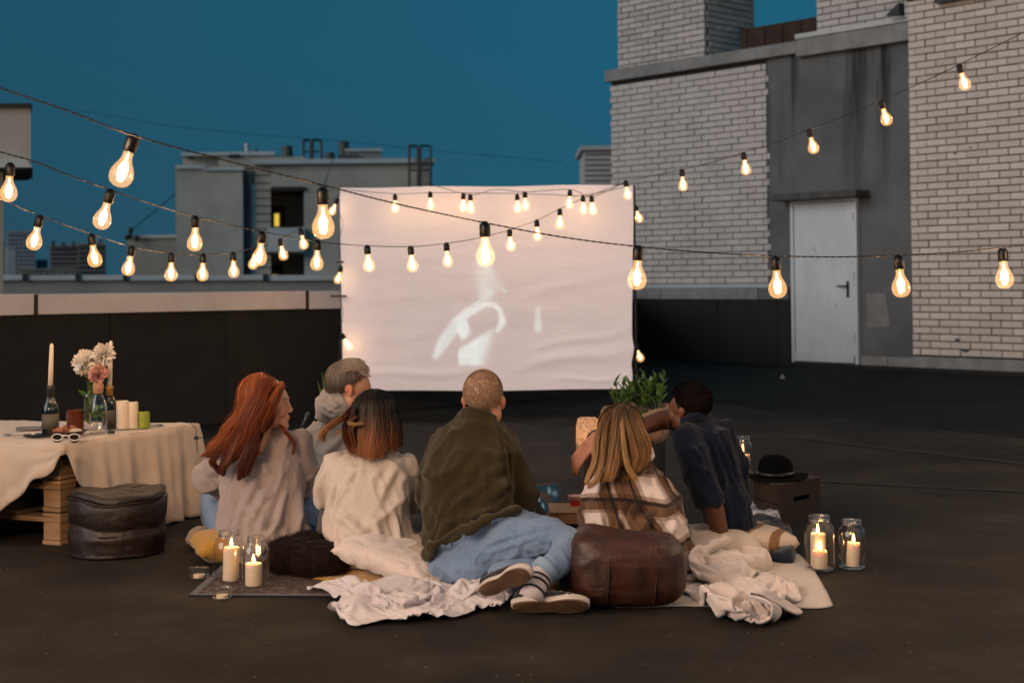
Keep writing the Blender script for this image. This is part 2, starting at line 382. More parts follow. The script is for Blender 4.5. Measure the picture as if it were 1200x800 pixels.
par = thing('parapet_wall', 'low dark bitumen covered parapet wall with pale metal cap behind the screen', 'parapet', PA)
Lp = (PC-PL).length; capT, capB = 1.055, .905
MB().box(PL+pd*(Lp/2)+pn*.19+Vector((0, 0, .45)), (Lp, .30, .90), ROT_P).build('wall_core', M['bitumen'], par)
x = 0; k = 0
while x < Lp-.05:
    w = min(.98, Lp-x); jig = .003*((k % 3)-1)
    MB().box(PL+pd*(x+w/2)+pn*(.03+jig)+Vector((0, 0, .452)), (w-.004, .03, .90), ROT_P, jit=.004).build('bitumen_sheet', M['bitumen'], par, bevel=.004); x += w; k += 1
x = -.0; k = 0
joint0 = (ZP(33, 357, .98)-PL).dot(pd) % 2.3
edges = [0]+[joint0+2.3*i for i in range(12) if joint0+2.3*i < Lp]+[Lp]
for a, b in zip(edges[:-1], edges[1:]):
    if b-a < .02: continue
    dz = .006*math.sin(a*3)
    c = PL+pd*((a+b)/2)+pn*.19+Vector((0, 0, (capT+capB)/2+dz))
    MB().box(c, (b-a-.012, .42, capT-capB), ROT_P, jit=.003).build('cap_segment', M['cap'], par, bevel=.006)
    MB().box(PL+pd*(b-.01)+pn*.19+Vector((0, 0, (capT+capB)/2)), (.03, .426, capT-capB+.006), ROT_P).build('cap_joint', M['rust'], par)

rd = (BC-PC); rl = rd.length; rd.normalize(); rn = Vector((-rd.y, rd.x, 0)); ROT_R = Matrix(((rd.x, rn.x, 0), (rd.y, rn.y, 0), (0, 0, 1)))
MB().box(PC+rd*(rl/2+.1)+rn*.2+Vector((0, 0, .45)), (rl, .34, .9), ROT_R).build('return_wall', M['bitumen'], par)
MB().box(PC+rd*(rl/2+.2)+rn*.2+Vector((0, 0, (capT+capB)/2)), (rl-.3, .40, capT-capB-.004), ROT_R).build('cap_segment', M['cap'], par)
# ---- brick building
BL = .262; BH = .0855
br_me = {}
for key in ('brick_r', 'brick_l'):
    me = bpy.data.meshes.new('brick'); bm = bmesh.new(); bmesh.ops.create_cube(bm, size=1)
    bmesh.ops.scale(bm, vec=(BL-.012, .05, BH-.013), verts=bm.verts); bmesh.ops.bevel(bm, geom=[e for e in bm.edges if all(v.co.y < 0 for v in e.verts)], offset=.004, segments=1, affect='EDGES')
    bm.to_mesh(me); bm.free(); me.materials.append(M[key]); br_me[key] = me
half_me = {}
for key in br_me:
    me = br_me[key].copy(); P = get_co(me); P[:, 0] *= (BL/2-.012)/(BL-.012); set_co(me, P); half_me[key] = me
BR_COUNT = {}
def bricks(parent, org, axis, inward, u0, u1, z0, z1, key, phase=0, limit=300, skip=None):
    """courses of single bricks on a plane; beyond the limit they are joined into one part"""
    R = Matrix(((axis.x, inward.x, 0), (axis.y, inward.y, 0), (0, 0, 1))); rest = MB(); nrow = int(math.ceil((z1-z0)/BH)); lst = []
    for r in range(nrow):
        z = z0+(r+.5)*BH
        if z+BH/2 > z1+.02: break
        off = (0 if r % 2 else BL/2)+phase+random.uniform(-.01, .01); u = u0-off
        while u < u1-.02:
            a, b = max(u, u0), min(u+BL, u1)
            if b-a > .05 and not (skip and skip((a+b)/2, z)): lst.append((a, b, z))
            u += BL
    lst.sort(key=lambda t: -t[0])
    vis = []
    for a, b, z in lst:
        c = org+axis*((a+b)/2)+Vector((0, 0, z)); vis.append((a, b, c))
    n = BR_COUNT.get(parent.name, 0)
    def inframe(c):
        q = CM.transposed() @ (c-Vector((0, 0, H))); px = 600+F*q.x/-q.z; py = C0-F*q.y/-q.z; return -20 < px < 1220 and -20 < py < 820
    for a, b, c in vis:
        w = (b-a-.012); jit = Matrix.Rotation(random.uniform(-.006, .006), 3, 'Y') @ Matrix.Rotation(random.uniform(-.01, .01), 3, 'Z')
        pr = inward*random.uniform(-.009, .006)
        if n < limit and inframe(c):
            inst('brick', br_me[key], parent, c+pr, R @ jit, (w/(BL-.012), 1, 1)); n += 1
        else: rest.box(c+pr, (w, .05, BH-.013), R @ jit)
    BR_COUNT[parent.name] = n
    if rest.n: rest.build('brick_courses', M[key], parent, kind='stuff')
bld = thing('brick_building', 'pale brick rooftop building with stained grey stucco bay and grey metal door', 'building', WA)
inw = -wnn
uL, _ = WP(718, 330); uS0, _ = WP(901, 300); uS1, _ = WP(1074, 300, 0); _, zc = WP(717, 92); _, zc2 = WP(1060, 50)
zc = (zc+zc2)/2
uR = (WB-WA).length+4.5
# cores (mortar-coloured walls, bricks stand proud of them)
def wallbox(name, u0, u1, z0, z1, thick, m, off=0, parent=bld, bevel=0):
    return MB().box(wp3((u0+u1)/2, (z0+z1)/2, off-thick/2), (u1-u0, thick, z1-z0), ROT_W).build(name, m, parent, bevel=bevel)
wallbox('wall', uL, uS0, 0, zc, 3.0, M['mortar'], -.02)
bricks(bld, WA-wnn*.012, wd, inw, uS1+.02+0, uR-.3, .19, 7.2, 'brick_r', phase=.05, limit=300)if False else None
# right brick bay, standing a little proud
PRD = .10
bricks(bld, WA+wnn*(PRD-.012), wd, inw, uS1, uR, .20, .20+BH*int(6.6/BH), 'brick_r', .03)
bricks(bld, WA-wnn*.010, wd, inw, uL, uS0, .90, zc-.02, 'brick_l', .11)
wallbox('wall', uS1+.01, uR, 0, 7.0, 3.3, M['mortar'], PRD-.02)
wallbox('stucco_bay', uS0, uS1+.05, 0, zc, 2.9, M['stucco'], -.005, bevel=.01)
# ragged brick ends overlapping the stucco edge
for r in range(0, int((zc-1)/BH), 2):
    if random.random() < .5: wallbox('brick_stub', uS0-.01, uS0+random.uniform(.02, .05), 1+r*BH, 1+r*BH+BH-.013, .05, M['brick_l'], .008)
# cornice
_, zct = WP(717, 84)
ct = zc+.17
cu = [uL-.06, WP(822, 78)[0], WP(937, 60)[0], uS1+.01]
for i, (a, b) in enumerate(zip(cu[:-1], cu[1:])):
    wallbox('cornice_segment', a+.004, b-.004, zc-(.05 if i == 2 else .0), ct+(.02 if i == 2 else 0)-.01*i, 3.0, M['concrete'], .07+.012*i, bevel=.008)
wallbox('cornice_segment', cu[2], uS1+.01, ct+.01, ct+.07, 2.9, M['farcap'], .10)
# lower bitumen lap at the foot of the stucco, skirting blocks
lapz = WP(860, 351)[1]; bz1 = WP(860, 337)[1]; dl = WP(931, 400)[0]-.03; k = 0; u = uL
while u < dl-.05:
    w = min(1.0, dl-u); wallbox('bitumen_sheet', u+.004, u+w-.004, 0, lapz, .05, M['bitumen'], .045+.004*(k % 2)); u += w; k += 1
bs_ = [uL, WP(778, 345)[0], WP(892, 345)[0], dl]
for a, b in zip(bs_[:-1], bs_[1:]): wallbox('concrete_band', a+.004, b-.004, lapz+.003, bz1, .10, M['concrete'] if b != dl else M['stucco'], .075, bevel=.008)
MB().prism([wp3(uL, bz1, .08), wp3(dl-.3, bz1, .08), wp3(dl-.3, bz1+.05, .0), wp3(uL, bz1+.05, .0)], wnn*.006).build('mortar_fillet', M['farcap'], bld)
wallbox('felt_upstand', dl, uR, 0, .055, .03, M['bitumen'], PRD+.055)
wallbox('felt_upstand', dl+.0, d1_+.1, 0, .045, .05, M['bitumen'], .30) if False else None
s0, s1 = WP(1010, 425)[0], uS1-.01
for i in range(2): wallbox('skirting_block', s0+(s1-s0)*i/2+.004, s0+(s1-s0)*(i+1)/2-.004, .0, .16, .06, M['concrete'], .035, bevel=.006)
wallbox('plinth', uS1+.012, uR, 0, .185, .06, M['concrete'], PRD+.03, bevel=.008)
# door
dd = MB(); d0, d1 = WP(934, 330)[0], WP(1004, 330)[0]; dz1 = WP(968, 238)[1]
dr = wallbox('door', d0, d1, .06, dz1, .05, M['doorp'], .045, bevel=.004)
hb = MB(); hu, hz = WP(992, 338, .05)
hb.box(wp3(hu+.02, hz-.01, .052), (.035, .012, .20), ROT_W); hb.tube([wp3(hu+.02, hz+.03, .055), wp3(hu+.02, hz+.03, .10), wp3(hu-.11, hz+.03, .10)], .011)
hb.build('handle', M['black'], dr, smooth=False, bevel=.002)
fr = MB()
for a, b, z0, z1 in ((d0-.05, d0-.006, .04, dz1+.05), (d1+.006, d1+.05, .04, dz1+.05), (d0-.006, d1+.006, dz1+.006, dz1+.05)):
    fr.box(wp3((a+b)/2, (z0+z1)/2, .03), (b-a, .07, z1-z0), ROT_W)
fr.build('door_frame', M['doorp'], bld, bevel=.003)
sc_ = MB(); sc_.box(wp3((d0+d1)/2, .12, .0725), (d1-d0-.02, .003, .10), ROT_W); sc_.build('kick_plate', M['doorp'], dr)
for (a, b, c, e) in ((.3, 1.55, .36, 1.40), (.36, 1.40, .34, 1.33), (.62, .8, .66, .74)): MB().tube([wp3(d0+a, b, .0712), wp3(d0+c, e, .0712)], .0025, 4).build('scratch', M['concrete'], dr)
for k in range(3): MB().tube([wp3(d1+.004, .35+k*.75, .075), wp3(d1+.004, .45+k*.75, .075)], .011).build('hinge', M['doorp'], dr)
wallbox('threshold', d0-.06, d1+.06, 0, .055, .3, M['darkconc'], .10, bevel=.01)
c0, c1 = WP(919, 230)[0], WP(1019, 230)[0]; cz = WP(968, 234)[1]
wallbox('door_canopy', c0, c1, cz, cz+.09, .35, M['darkconc'], .30, bevel=.012)
pq = [WP(1016, 344), WP(1038, 343), WP(1044, 383), WP(1017, 384)]
M['patch'] = mat('pale_patch_paint', (.24, .225, .22), .9, (.19, .18, .18), ns=6)
MB().prism([wp3(u, z, -.002) for u, z in pq], wnn*.008).build('painted_patch', M['patch'], bld)
# broken plaster marks on the right bay
for px, py, r in ((1122, 398, .05), (1132, 409, .07), (1141, 400, .03), (1138, 173, .02), (1120, 180, .02), (1190, 165, .015)):
    u, z = WP(px, py, PRD); MB().ell(wp3(u, z, PRD+.004), (r, .012, r*.6), ROT_W, 10, 6).build('spall', M['darkconc'], bld)
# things on the roof edge: rusty beam, upper brick block, lamp bracket, vent
ba, bb = WP(848, 52)[0]+.02, WP(957, 40)[0]-.01
MB().box(wp3((ba+bb)/2+.02, ct+.17, -.35), (bb-ba, .12, .34), ROT_W).build('rusty_upstand', M['rust'], bld, bevel=.01)
for i in range(5): MB().box(wp3(ba+(bb-ba)*(i+.5)/5, ct+.17, -.285), (.02, .02, .33), ROT_W).build('rib', M['rust'], bld)
lb = MB(); u, z = WP(1058, 18); lb.prism([wp3(u-.09, z-.02, .12), wp3(u+.10, z-.04, .12), wp3(u+.10, z+.11, .12)], wnn*.12); lb.build('eaves_bracket', M['black'], bld)
u, z = WP(1120, 3, PRD); MB().box(wp3(u+.1, z+.13, PRD+.06), (.62, .12, .25), ROT_W).build('vent_grille', M['black'], bld)
wallbox('roof_edge_strip', uS1, uS1+.55, WP(1080, 2, PRD)[1]+.02, WP(1080, 2, PRD)[1]+.09, .05, M['rust'], PRD+.03)
# chimney stack (left)
def stack(name, label, u0, u1, setb, depth, ztop, key):
    o = thing(name, label, 'chimney', wp3(u0, ct, -setb)); c = wp3((u0+u1)/2, (ct+ztop)/2, -setb-depth/2-.02)
    MB().box(c, (u1-u0-.03, depth-.03, ztop-ct), ROT_W).build('core', M['mortar'], o)
    bricks(o, wp3(0, 0, -setb-.02), wd, inw, u0, u1, ct-.02, ztop, key, .04)
    e = wp3(u1, 0, -setb-.02); bricks(o, e-wd*.02, inw, -wd, .03, depth, ct-.02, ztop, key, .09)
    return o
e0 = WP(724, 40, -.10)[0]; e1 = WP(826, 40, -.10)[0]
# depth of the side face from its far vertical edge
def side_depth(u1, setb, px):
    for k in range(1, 60):
        q = wp3(u1, ct+.6, -setb-k*.05)-Vector((0, 0, H)); v = CM.transposed() @ q
        if 600+F*v.x/-v.z > px: return k*.05
    return 1.2
stack('brick_chimney', 'tall brick chimney stack rising from the left end of the flat roof', e0, e1, .10, side_depth(e1, .10, 882), ct+2.2, 'brick_l')
g0 = WP(957, 20, -.15)[0]
stack('brick_chimney', 'brick stack at the right end of the roof beyond the rusty upstand', g0, uS1+.4, .15, .9, ct+2.0, 'brick_l')
# small brick lift house beyond the corner
q0, q1 = W(685, 200, 27), W(722, 200, 27)
sh = thing('lift_house', 'small grey brick hut just beyond the corner of the brick building', 'building', Vector((q0.x, 27, 0)))
zt = W(700, 176, 27).z
MB().box(((q0.x+q1.x)/2, 28, zt/2), (q1.x-q0.x, 2, zt)).build('wall', M['brick_l'], sh); MB().box(((q0.x+q1.x)/2, 28, zt+.04), (q1.x-q0.x+.15, 2.15, .08)).build('roof', M['farcap'], sh)
for r in range(int(zt/.1)): MB().box(((q0.x+q1.x)/2, 26.995, r*.1+.02), (q1.x-q0.x-.01, .012, .018)).build('mortar_line', M['mortar'], sh)if r % 1 == 0 and r > 12 else None

# ---- the city beyond: ground far below
MB().prism([(-4000, -500, -36), (4000, -500, -36), (4000, 5000, -36), (-4000, 5000, -36)], (0, 0, 1)).build('city_ground', mat('city_ground', (.04, .045, .045), .9, bump=0), kind='structure')
def pbox(mb, x0, y0, x1, y1, D, depth):
    """box whose front face spans the given view directions at distance D"""
    a, b = W(x0, y0, D), W(x1, y1, D); sx = (a.x+b.x)/2/D*depth
    mb.prism([(a.x, D, b.z), (b.x, D, b.z), (b.x, D, a.z), (a.x, D, a.z)], (sx*1.0+(-.02*depth if sx > 0 else .02*depth)*0, depth, 0)); return mb
def pb(name, x0, y0, x1, y1, D, depth, m, parent, bevel=0): return pbox(MB(), x0, y0, x1, y1, D, depth).build(name, m, parent, bevel=bevel)
# left neighbouring tower
tw = thing('vent_tower', 'pale concrete block with overhanging slab at the far left edge', 'building', W(10, 330, 14))
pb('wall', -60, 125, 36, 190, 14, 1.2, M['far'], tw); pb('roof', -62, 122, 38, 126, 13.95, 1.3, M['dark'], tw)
a, b = W(-60, 188, 13.9), W(42, 197, 13.9)
MB().prism([(a.x, 13.8, a.z), (b.x-.06, 13.8, a.z), (b.x, 13.8, b.z), (a.x, 13.8, b.z)], (-.5, 1.5, 0)).build('slab', M['farcap'], tw)
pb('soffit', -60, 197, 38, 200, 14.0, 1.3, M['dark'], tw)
pb('column', -60, 201, 4, 560, 14.1, 1.0, M['far2'], tw)
# ledge roof between
lg = thing('neighbour_roof', 'long flat neighbouring roof edge with zinc capping beyond the parapet', 'building', W(200, 335, 34))
pb('wall', -80, 327, 425, 400, 34, 6, M['far2'], lg)
xs = [-80, 28, 90, 146, 230, 310, 425]
for a, b in zip(xs[:-1], xs[1:]): pb('cap_segment', a+1.0, 322.5, b, 328, 33.9, .9, M['farcap'], lg)
for a in xs[1:-1]: pb('cap_bracket', a-2, 321, a+3, 329, 33.85, .3, M['dark'], lg)
# middle block
mid = thing('apartment_block', 'grey concrete apartment block with loggias and roof vents behind the screen', 'building', W(350, 335, 48))
pb('wall', 206, 196, 285, 420, 48, 14, M['far'], mid); pb('wall', 297, 190, 318, 420, 48.3, 14, M['far'], mid)
pb('wall', 356, 188, 508, 420, 48, 14, M['far'], mid)
pb('wall', 317, 184, 357, 223, 48.05, 14, M['far'], mid)
pb('cap', 205, 193.5, 240, 197.5, 47.9, 3, M['farcap'], mid); pb('cap', 238, 197, 286, 199.5, 47.9, 3, M['farcap'], mid)
pb('cap', 296, 187, 510, 190.5, 47.8, 14, M['farcap'], mid)
pb('upper_storey', 214, 181, 262, 197, 50, 8, M['far'], mid); pb('upper_storey', 256, 178, 322, 196, 49.5, 8, M['far'], mid)
pb('cap', 212, 179, 322, 181.5, 49.4, 9, M['farcap'], mid)
pb('opening', 221, 183, 227, 186, 49.9, .1, M['dark'], mid); pb('opening', 268, 181, 281, 184.5, 49.4, .1, M['dark'], mid)
pipes = [286, 290, 294]
pb('recess', 285, 198, 297, 420, 48.8, 13, M['far2'], mid)
M['pipe'] = mat('blue_grey_pipe', (.15, .18, .21), .7, bump=0)
for x in pipes: pb('downpipe', x-1.4, 199, x+1.4, 410, 48.2, .12, M['pipe'], mid)
pb('loggia_back', 316, 222, 357, 420, 50.5, 5, M['far2'], mid)
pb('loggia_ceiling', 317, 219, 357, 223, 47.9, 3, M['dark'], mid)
w1 = pb('window', 316.5, 242, 334, 268, 50.35, .15, M['dark'], mid); pb('lit_pane', 321.5, 250.5, 327, 265, 50.28, .05, M['litwin'], w1)
w2 = pb('window', 315.5, 311, 332, 336, 50.35, .15, M['dark'], mid); pb('lit_pane', 319, 322, 324.5, 334, 50.28, .05, M['litwin'], w2)
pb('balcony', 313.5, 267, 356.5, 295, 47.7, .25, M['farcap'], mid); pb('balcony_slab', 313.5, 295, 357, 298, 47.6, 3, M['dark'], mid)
pb('ledge', 361, 326, 400, 331, 47.5, .6, M['farcap'], mid)
for r in range(14): pb('panel_joint', 298, 205+r*9, 317, 205.6+r*9, 48.27, .06, M['dark'], mid)
def cyl(x, y0, y1, w, D, name, m, par, taper=1):
    a, b = W(x, y1, D), W(x, y0, D); r = w/2*D/F; MB().lathe([(r, 0), (r*taper, b.z-a.z)], (a.x, D+1, a.z), 14).build(name, m, par, smooth='auto')
M['vent'] = mat('weathered_vent_metal', (.10, .10, .10), .6, bump=0)
cyl(283.5, 165, 179, 6.5, 50, 'flue', M['farcap'], mid); cyl(294, 171, 180, 4, 50, 'flue', M['vent'], mid)
cyl(331.5, 168, 191, 15, 50, 'vent_cowl', M['vent'], mid, .82); cyl(399, 163, 187, 13, 50, 'vent_cowl', M['vent'], mid, .95); cyl(382, 176, 187, 12, 50, 'vent_cowl', M['vent'], mid)
pb('plant_box', 320, 183, 340, 192, 49.5, 3, M['vent'], mid); pb('plant_box', 405, 176, 447, 190, 50.5, 3, M['far2'], mid); pb('cap', 404, 174.5, 448, 177, 50.4, 3.2, M['farcap'], mid); pb('plant_box', 396, 181, 420, 190, 50, 2, M['vent'], mid)
def frame_(x0, x1, y0, y1, D, par):
    for sh_ in (0, .0): pass
    for a, b in ((x0, x0+.9*(x1-x0)*.45), (x0+(x1-x0)*.52, x1)):
        mb = MB(); p = [W(a, y1, D), W(a, y0, D), W(b, y0+1, D), W(b, y1, D)]; mb.tube(p[:2], .045, 6); mb.tube(p[1:3], .045, 6); mb.tube(p[2:], .045, 6)
        mb.tube([W(a, (y0*.4+y1*.6), D), W(b, (y0*.4+y1*.6), D)], .03, 6); mb.build('roof_ladder', M['black'], par)
frame_(355.5, 376.5, 164, 187, 49, mid); frame_(479.5, 504.5, 170.5, 219, 47.6, mid)
# annex to the left
an = thing('annex_block', 'low plain grey block adjoining the apartment block on its left', 'building', W(180, 335, 52))
pb('wall', 149, 278, 207, 420, 52, 8, M['far2'], an); pb('cap', 147, 275.5, 208, 278.5, 51.9, 8.2, M['farcap'], an)
pl = thing('roof_antenna', 'small antenna post with dark horns on the low annex roof', 'antenna', W(153, 278, 51.8))
mb = MB(); mb.tube([W(153, 279, 51.8), W(153, 268, 51.8)], .06, 6); mb.build('post', M['black'], pl)
for x, y in ((149, 278), (160, 279), (153, 270)): MB().ell(W(x, y, 51.7), .11, nu=8, nv=6).build('horn', M['black'], pl)
mb = MB(); mb.tube([W(154, 270, 51.8), W(207, 226, 50)], .02, 5); tag(mb.build('guy_wire', M['black']), 'thin guy wire rising from the antenna post to the grey block', 'wire')
mb = MB(); mb.tube([W(x, y, 42) for x, y in ((90, 129), (200, 148), (300, 158), (400, 165), (520, 178), (660, 190))], .007, 5); tag(mb.build('overhead_wire', M['black']), 'faint overhead wire crossing the dusk sky above the grey block', 'wire')
mb = MB(); mb.tube([W(391, 186, 44), W(378, 222, 30)], .012, 5); tag(mb.build('overhead_wire', M['black']), 'short dark wire slanting down from the round roof vent', 'wire')
# far city blocks
def city(name, label, x0, y0, x1, D, m, cols, rows, wm, py1=322):
    o = thing(name, label, 'building', W((x0+x1)/2, 330, D)); pb('wall', x0, y0, x1, 350, D, 20, m, o); pb('roof', x0-.3, y0-1, x1+.3, y0, D-.5, 21, M['far2'], o)
    cw = (x1-x0)/cols; ch = (py1-y0-2)/rows
    for i in range(cols):
        for j in range(rows): pb('window', x0+cw*(i+.28), y0+2+ch*(j+.2), x0+cw*(i+.74), y0+2+ch*(j+.72), D-.25, .2, wm, o)
    return o
city('tower_block', 'tall pale blue tower block on the skyline at far left', 8, 272, 41, 330, M['city'], 7, 10, M['farwin'])
city('tower_block', 'bright narrow white slab standing before the tall blue tower', 6.5, 290, 18, 300, mat('city_white', (.55, .6, .62), .9, bump=0), 3, 9, M['city'])
city('tower_block', 'pale low tower at the very left edge of the skyline', -12, 281, 6, 340, M['city'], 4, 8, M['farwin'])
city('tower_block', 'wide brown apartment block on the skyline', 58, 288, 92, 260, M['city2'], 8, 6, M['farwin'])
city('tower_block', 'brown apartment block just right of the wide one, slightly nearer', 91, 286, 124, 250, M['city2'], 7, 6, M['farwin'])
city('tower_block', 'tiny white building between the blue tower and the brown block', 42, 305, 56, 350, M['city'], 4, 3, M['farwin'])
city('warehouse', 'low dark roof shed in front of the brown apartment blocks', 22, 316, 88, 200, M['far2'], 9, 1, M['dark'], 330)
for k, (x, h_) in enumerate(((62, 282), (74, 284), (86, 283), (118, 281))):
    o = MB().tube([W(x, 289, 258), W(x, h_, 258)], .25, 6).build('rooftop_mast', M['black']); tag(o, ['mast on the left end of the brown apartment roof', 'mast over the middle of the brown apartment roof', 'mast on the right end of the brown apartment roof', 'mast on the nearer brown block beside the glowing bulb'][k], 'mast', 'masts on the far roofs')
# pebbles and scraps
for k, (x, y, s, lab) in enumerate(((917, 444, .035, 'pale crumpled paper scrap on the dark roof before the metal door'), (794, 454, .008, 'tiny pale chip on the dark roof beyond the curly haired man'))):
    p = G(x, y); o = MB().lathe([(s, 0), (s*.55, s*.9), (.002, s*1.7)], p, 5).build('paper_scrap', mat('scrap_paper', (.4, .4, .38), .9)); tag(o, lab, 'litter')
grit = MB()
for k in range(160):
    p = G(random.uniform(-20, 1220), random.uniform(640, 840)); s = random.uniform(.0015, .004); grit.ell((p.x, p.y, s*.4), (s, s*.8, s*.5), None, 6, 4)
grit.build('roof_grit', mat('grit', (.16, .13, .10), .9, bump=0), kind='stuff'); tag(bpy.data.objects['roof_grit'], 'scattered pale grit on the dark roofing felt', 'grit', kind='stuff')
# ================================================================== LIGHT STRINGS AND SCREEN
M['socket'] = mat('black_socket', (.006, .0055, .005), .4, bump=0, spec=.3)
M['cable'] = mat('rubber_cable', (.035, .030, .026), .5, bump=0)
M['bulbglass'] = thinglass('bulb_glass', glow=.42, base=.04, rim=.5)
M['filament'] = emis('filament', (1, .50, .16), 14)
BULB_R = [(.0135, .0), (.0135, -.012), (.0145, -.020), (.0185, -.031), (.0255, -.043), (.0305, -.055), (.0325, -.068), (.0305, -.081), (.0245, -.0915), (.0145, -.0985), (.0, -.101)]
gm = MB().lathe(BULB_R[::-1], n=20); g_me = gm.mesh('bulb_glass'); fixn(g_me); g_me.polygons.foreach_set('use_smooth', [True]*len(g_me.polygons)); g_me.materials.append(M['bulbglass'])
sm = MB().lathe([(.0, .050), (.008, .050), (.012, .044), (.0175, .038), (.0185, .030), (.0185, .004), (.0165, -.002), (.014, -.002)], n=16); s_me = sm.mesh('socket'); fixn(s_me); s_me.polygons.foreach_set('use_smooth', [True]*len(s_me.polygons)); auto_sharp(s_me); s_me.materials.append(M['socket'])
fm = MB(); fm.tube([(-.0, 0, -.01), (0, 0, -.032)], .003, 6)
for a in range(6):
    t = a*PI/3; x, y = math.cos(t), math.sin(t); fm.tube([(x*.004, y*.004, -.032), (x*.013, y*.013, -.048), (x*.010, y*.010, -.074)], .0013, 5)
f_me = fm.mesh('filament'); f_me.materials.append(M['filament'])
LC = (1.0, .56, .26)
def plight(name, loc, e, parent=None, r=.0125, col=LC):
    if e > 12: col = (1.0, .62, .36)
    L = bpy.data.lights.new(name, 'POINT'); L.energy = e; L.shadow_soft_size = r; L.color = col
    o = bpy.data.objects.new(name, L); o.location = loc; COL.objects.link(o)
    if parent: o.parent = parent; o.matrix_parent_inverse = chain(parent).inverted()
    return o
BULB_P = 4.6
def bulb(parent, top, down, power=BULB_P):
    """a socket at `top` with its glass hanging along `down`"""
    down = Vector(down).normalized(); R = (-down).to_track_quat('Z', 'Y').to_matrix(); o = Vector(top)+down*.045
    sk = inst('socket', s_me, parent, o, R)
    gl = inst('light_bulb', g_me, parent, o, R); fi = inst('filament', f_me, gl, o, R)
    plight('bulb_light', o+down*.062, power, parent)
def string(label, cable, bulbs, r=.0026, group='light strings across the roof', power=None):
    """cable: (px,py,D) points; bulbs: (top px, top py, bottom px, bottom py, D)"""
    p = [W(*c) for c in cable]; root = thing('string_light', label, 'string lights', p[0], group)
    P = smoothpath(p, 12*len(p)); q = P.copy(); n = len(P)*4; tt = np.linspace(0, len(P)-1, n)
    Pd = np.stack([np.interp(tt, np.arange(len(P)), P[:, k]) for k in range(3)], 1)
    L = np.concatenate([[0], np.cumsum(np.linalg.norm(np.diff(Pd, axis=0), axis=1))]); ph = L*2*PI/.05
    mb = MB()
    for s in (0, PI): mb.tube(Pd+np.stack([np.zeros(n), np.cos(ph+s)*r*.55, np.sin(ph+s)*r*.55], 1), r*.62, 5)
    mb.build('cable', M['cable'], root, smooth=True)
    for b in bulbs:
        D = b[4]; power = BULB_P if D < 8 else (2.0 if D < 10.2 else .7); a = W(b[0], b[1], D); c = W(b[2], b[3], D); bulb(root, a+Vector((0, 0, -.0)), c-a, power)
    return root
string('thick nearest string with seven big bulbs crossing in front of the screen', [(-60, 78, 3.5), (0, 103, 3.6), (80, 130, 3.7), (157, 159, 3.8), (260, 187, 3.95), (378, 217, 4.1), (470, 240, 4.4), (568, 261, 4.7), (660, 278, 4.75), (748, 289, 4.8), (830, 296, 4.9), (911, 300, 5), (985, 301, 5), (1055, 299, 5), (1115, 296, 5.05), (1176, 290, 5.1), (1260, 281, 5.1)],
       [(157, 159, 138, 218, 3.85), (378, 221, 379, 279, 4.1), (568, 261, 569, 311, 4.7), (748, 289, 746, 339, 4.8), (909, 301, 912, 348, 5), (1053, 300, 1057, 348, 5), (1175, 291, 1178, 336, 5.15)])
string('string sagging from the concrete block across the middle of the screen', [(-40, 168, 4.6), (36, 188, 4.8), (80, 205, 4.9), (130, 223, 5.1), (180, 240, 5.6), (229, 254, 6), (305, 271, 6.1), (372, 283, 6.9), (400, 286, 7.2), (430, 288, 7.8), (482, 289, 8.1), (524, 285, 8.6), (560, 279, 9), (598, 269, 9.5), (629, 258, 10), (656, 245, 10.4), (692, 229, 10.7), (735, 213, 10.9)],
       [(130, 223, 117, 267, 5.1), (229, 254, 228, 293, 6), (307, 272, 303, 312, 6.1), (372, 282, 371, 317, 6.9), (430, 288, 433, 318, 7.8), (481, 289, 484, 318, 8.1), (523, 285, 525, 312, 8.6), (597, 269, 599, 293, 9.5), (629, 258, 630, 280, 10), (656, 245, 656, 266, 10.4)])
string('lowest string on the left dipping before the grey block', [(-60, 205, 5), (0, 233, 5.4), (47, 253, 5.9), (107, 274, 6.3), (154, 289, 7), (201, 297, 7.4), (238, 298, 7.7), (273, 296, 8.2), (301, 289, 8.8), (328, 280, 9.5), (352, 267, 9.8), (378, 248, 10.6), (399, 226, 11.3)],
       [(12, 192, 10, 226, 5.4), (47, 253, 38, 292, 5.9), (107, 275, 112, 311, 6.3), (155, 289, 149, 322, 7), (201, 297, 200, 328, 7.4), (238, 298, 237, 328, 7.7), (273, 296, 274, 324, 8.2), (300, 290, 296, 313, 9.3), (328, 280, 333, 304, 9.5), (352, 268, 357, 291, 9.8)])
string('straight string along the top hem of the screen', [(400, 222, 11.35), (463, 227, 11.3), (504, 226, 11.3), (543, 226, 11.3), (606, 227, 11.3), (645, 228, 11.3), (683, 229, 11.3), (738, 218, 11.35)],
       [(463, 228, 463, 248, 11.3), (504, 225, 505, 245, 11.3), (543, 227, 543, 247, 11.3), (606, 228, 607, 248, 11.3), (683, 230, 684, 250, 11.3)])
string('second short string sagging by the top hem of the screen', [(498, 214, 10.6), (550, 228, 10.8), (580, 222, 10.9), (615, 225, 11), (667, 222, 11), (694, 230, 11), (735, 213, 10.95)],
       [(551, 228, 552, 248, 10.9), (615, 225, 616, 245, 11), (668, 223, 667, 245, 11), (693, 230, 695, 250, 11)])
string('string climbing over the brick wall towards the top right corner', [(735, 213, 10.9), (765, 206, 10.2), (799, 199, 9.6), (835, 190, 9.3), (871, 179, 9), (910, 167, 8.6), (948, 152, 8.2), (990, 136, 8), (1032, 118, 7.8), (1080, 97, 7.7), (1124, 76, 7.6), (1200, 38, 7.3), (1290, -10, 7)],
       [(733, 212, 737, 237, 10.9), (799, 199, 801, 224, 9.6), (871, 179, 875, 204, 9.1), (948, 152, 955, 180, 8.3), (1032, 118, 1041, 147, 7.9), (1124, 76, 1132, 103, 7.8)])
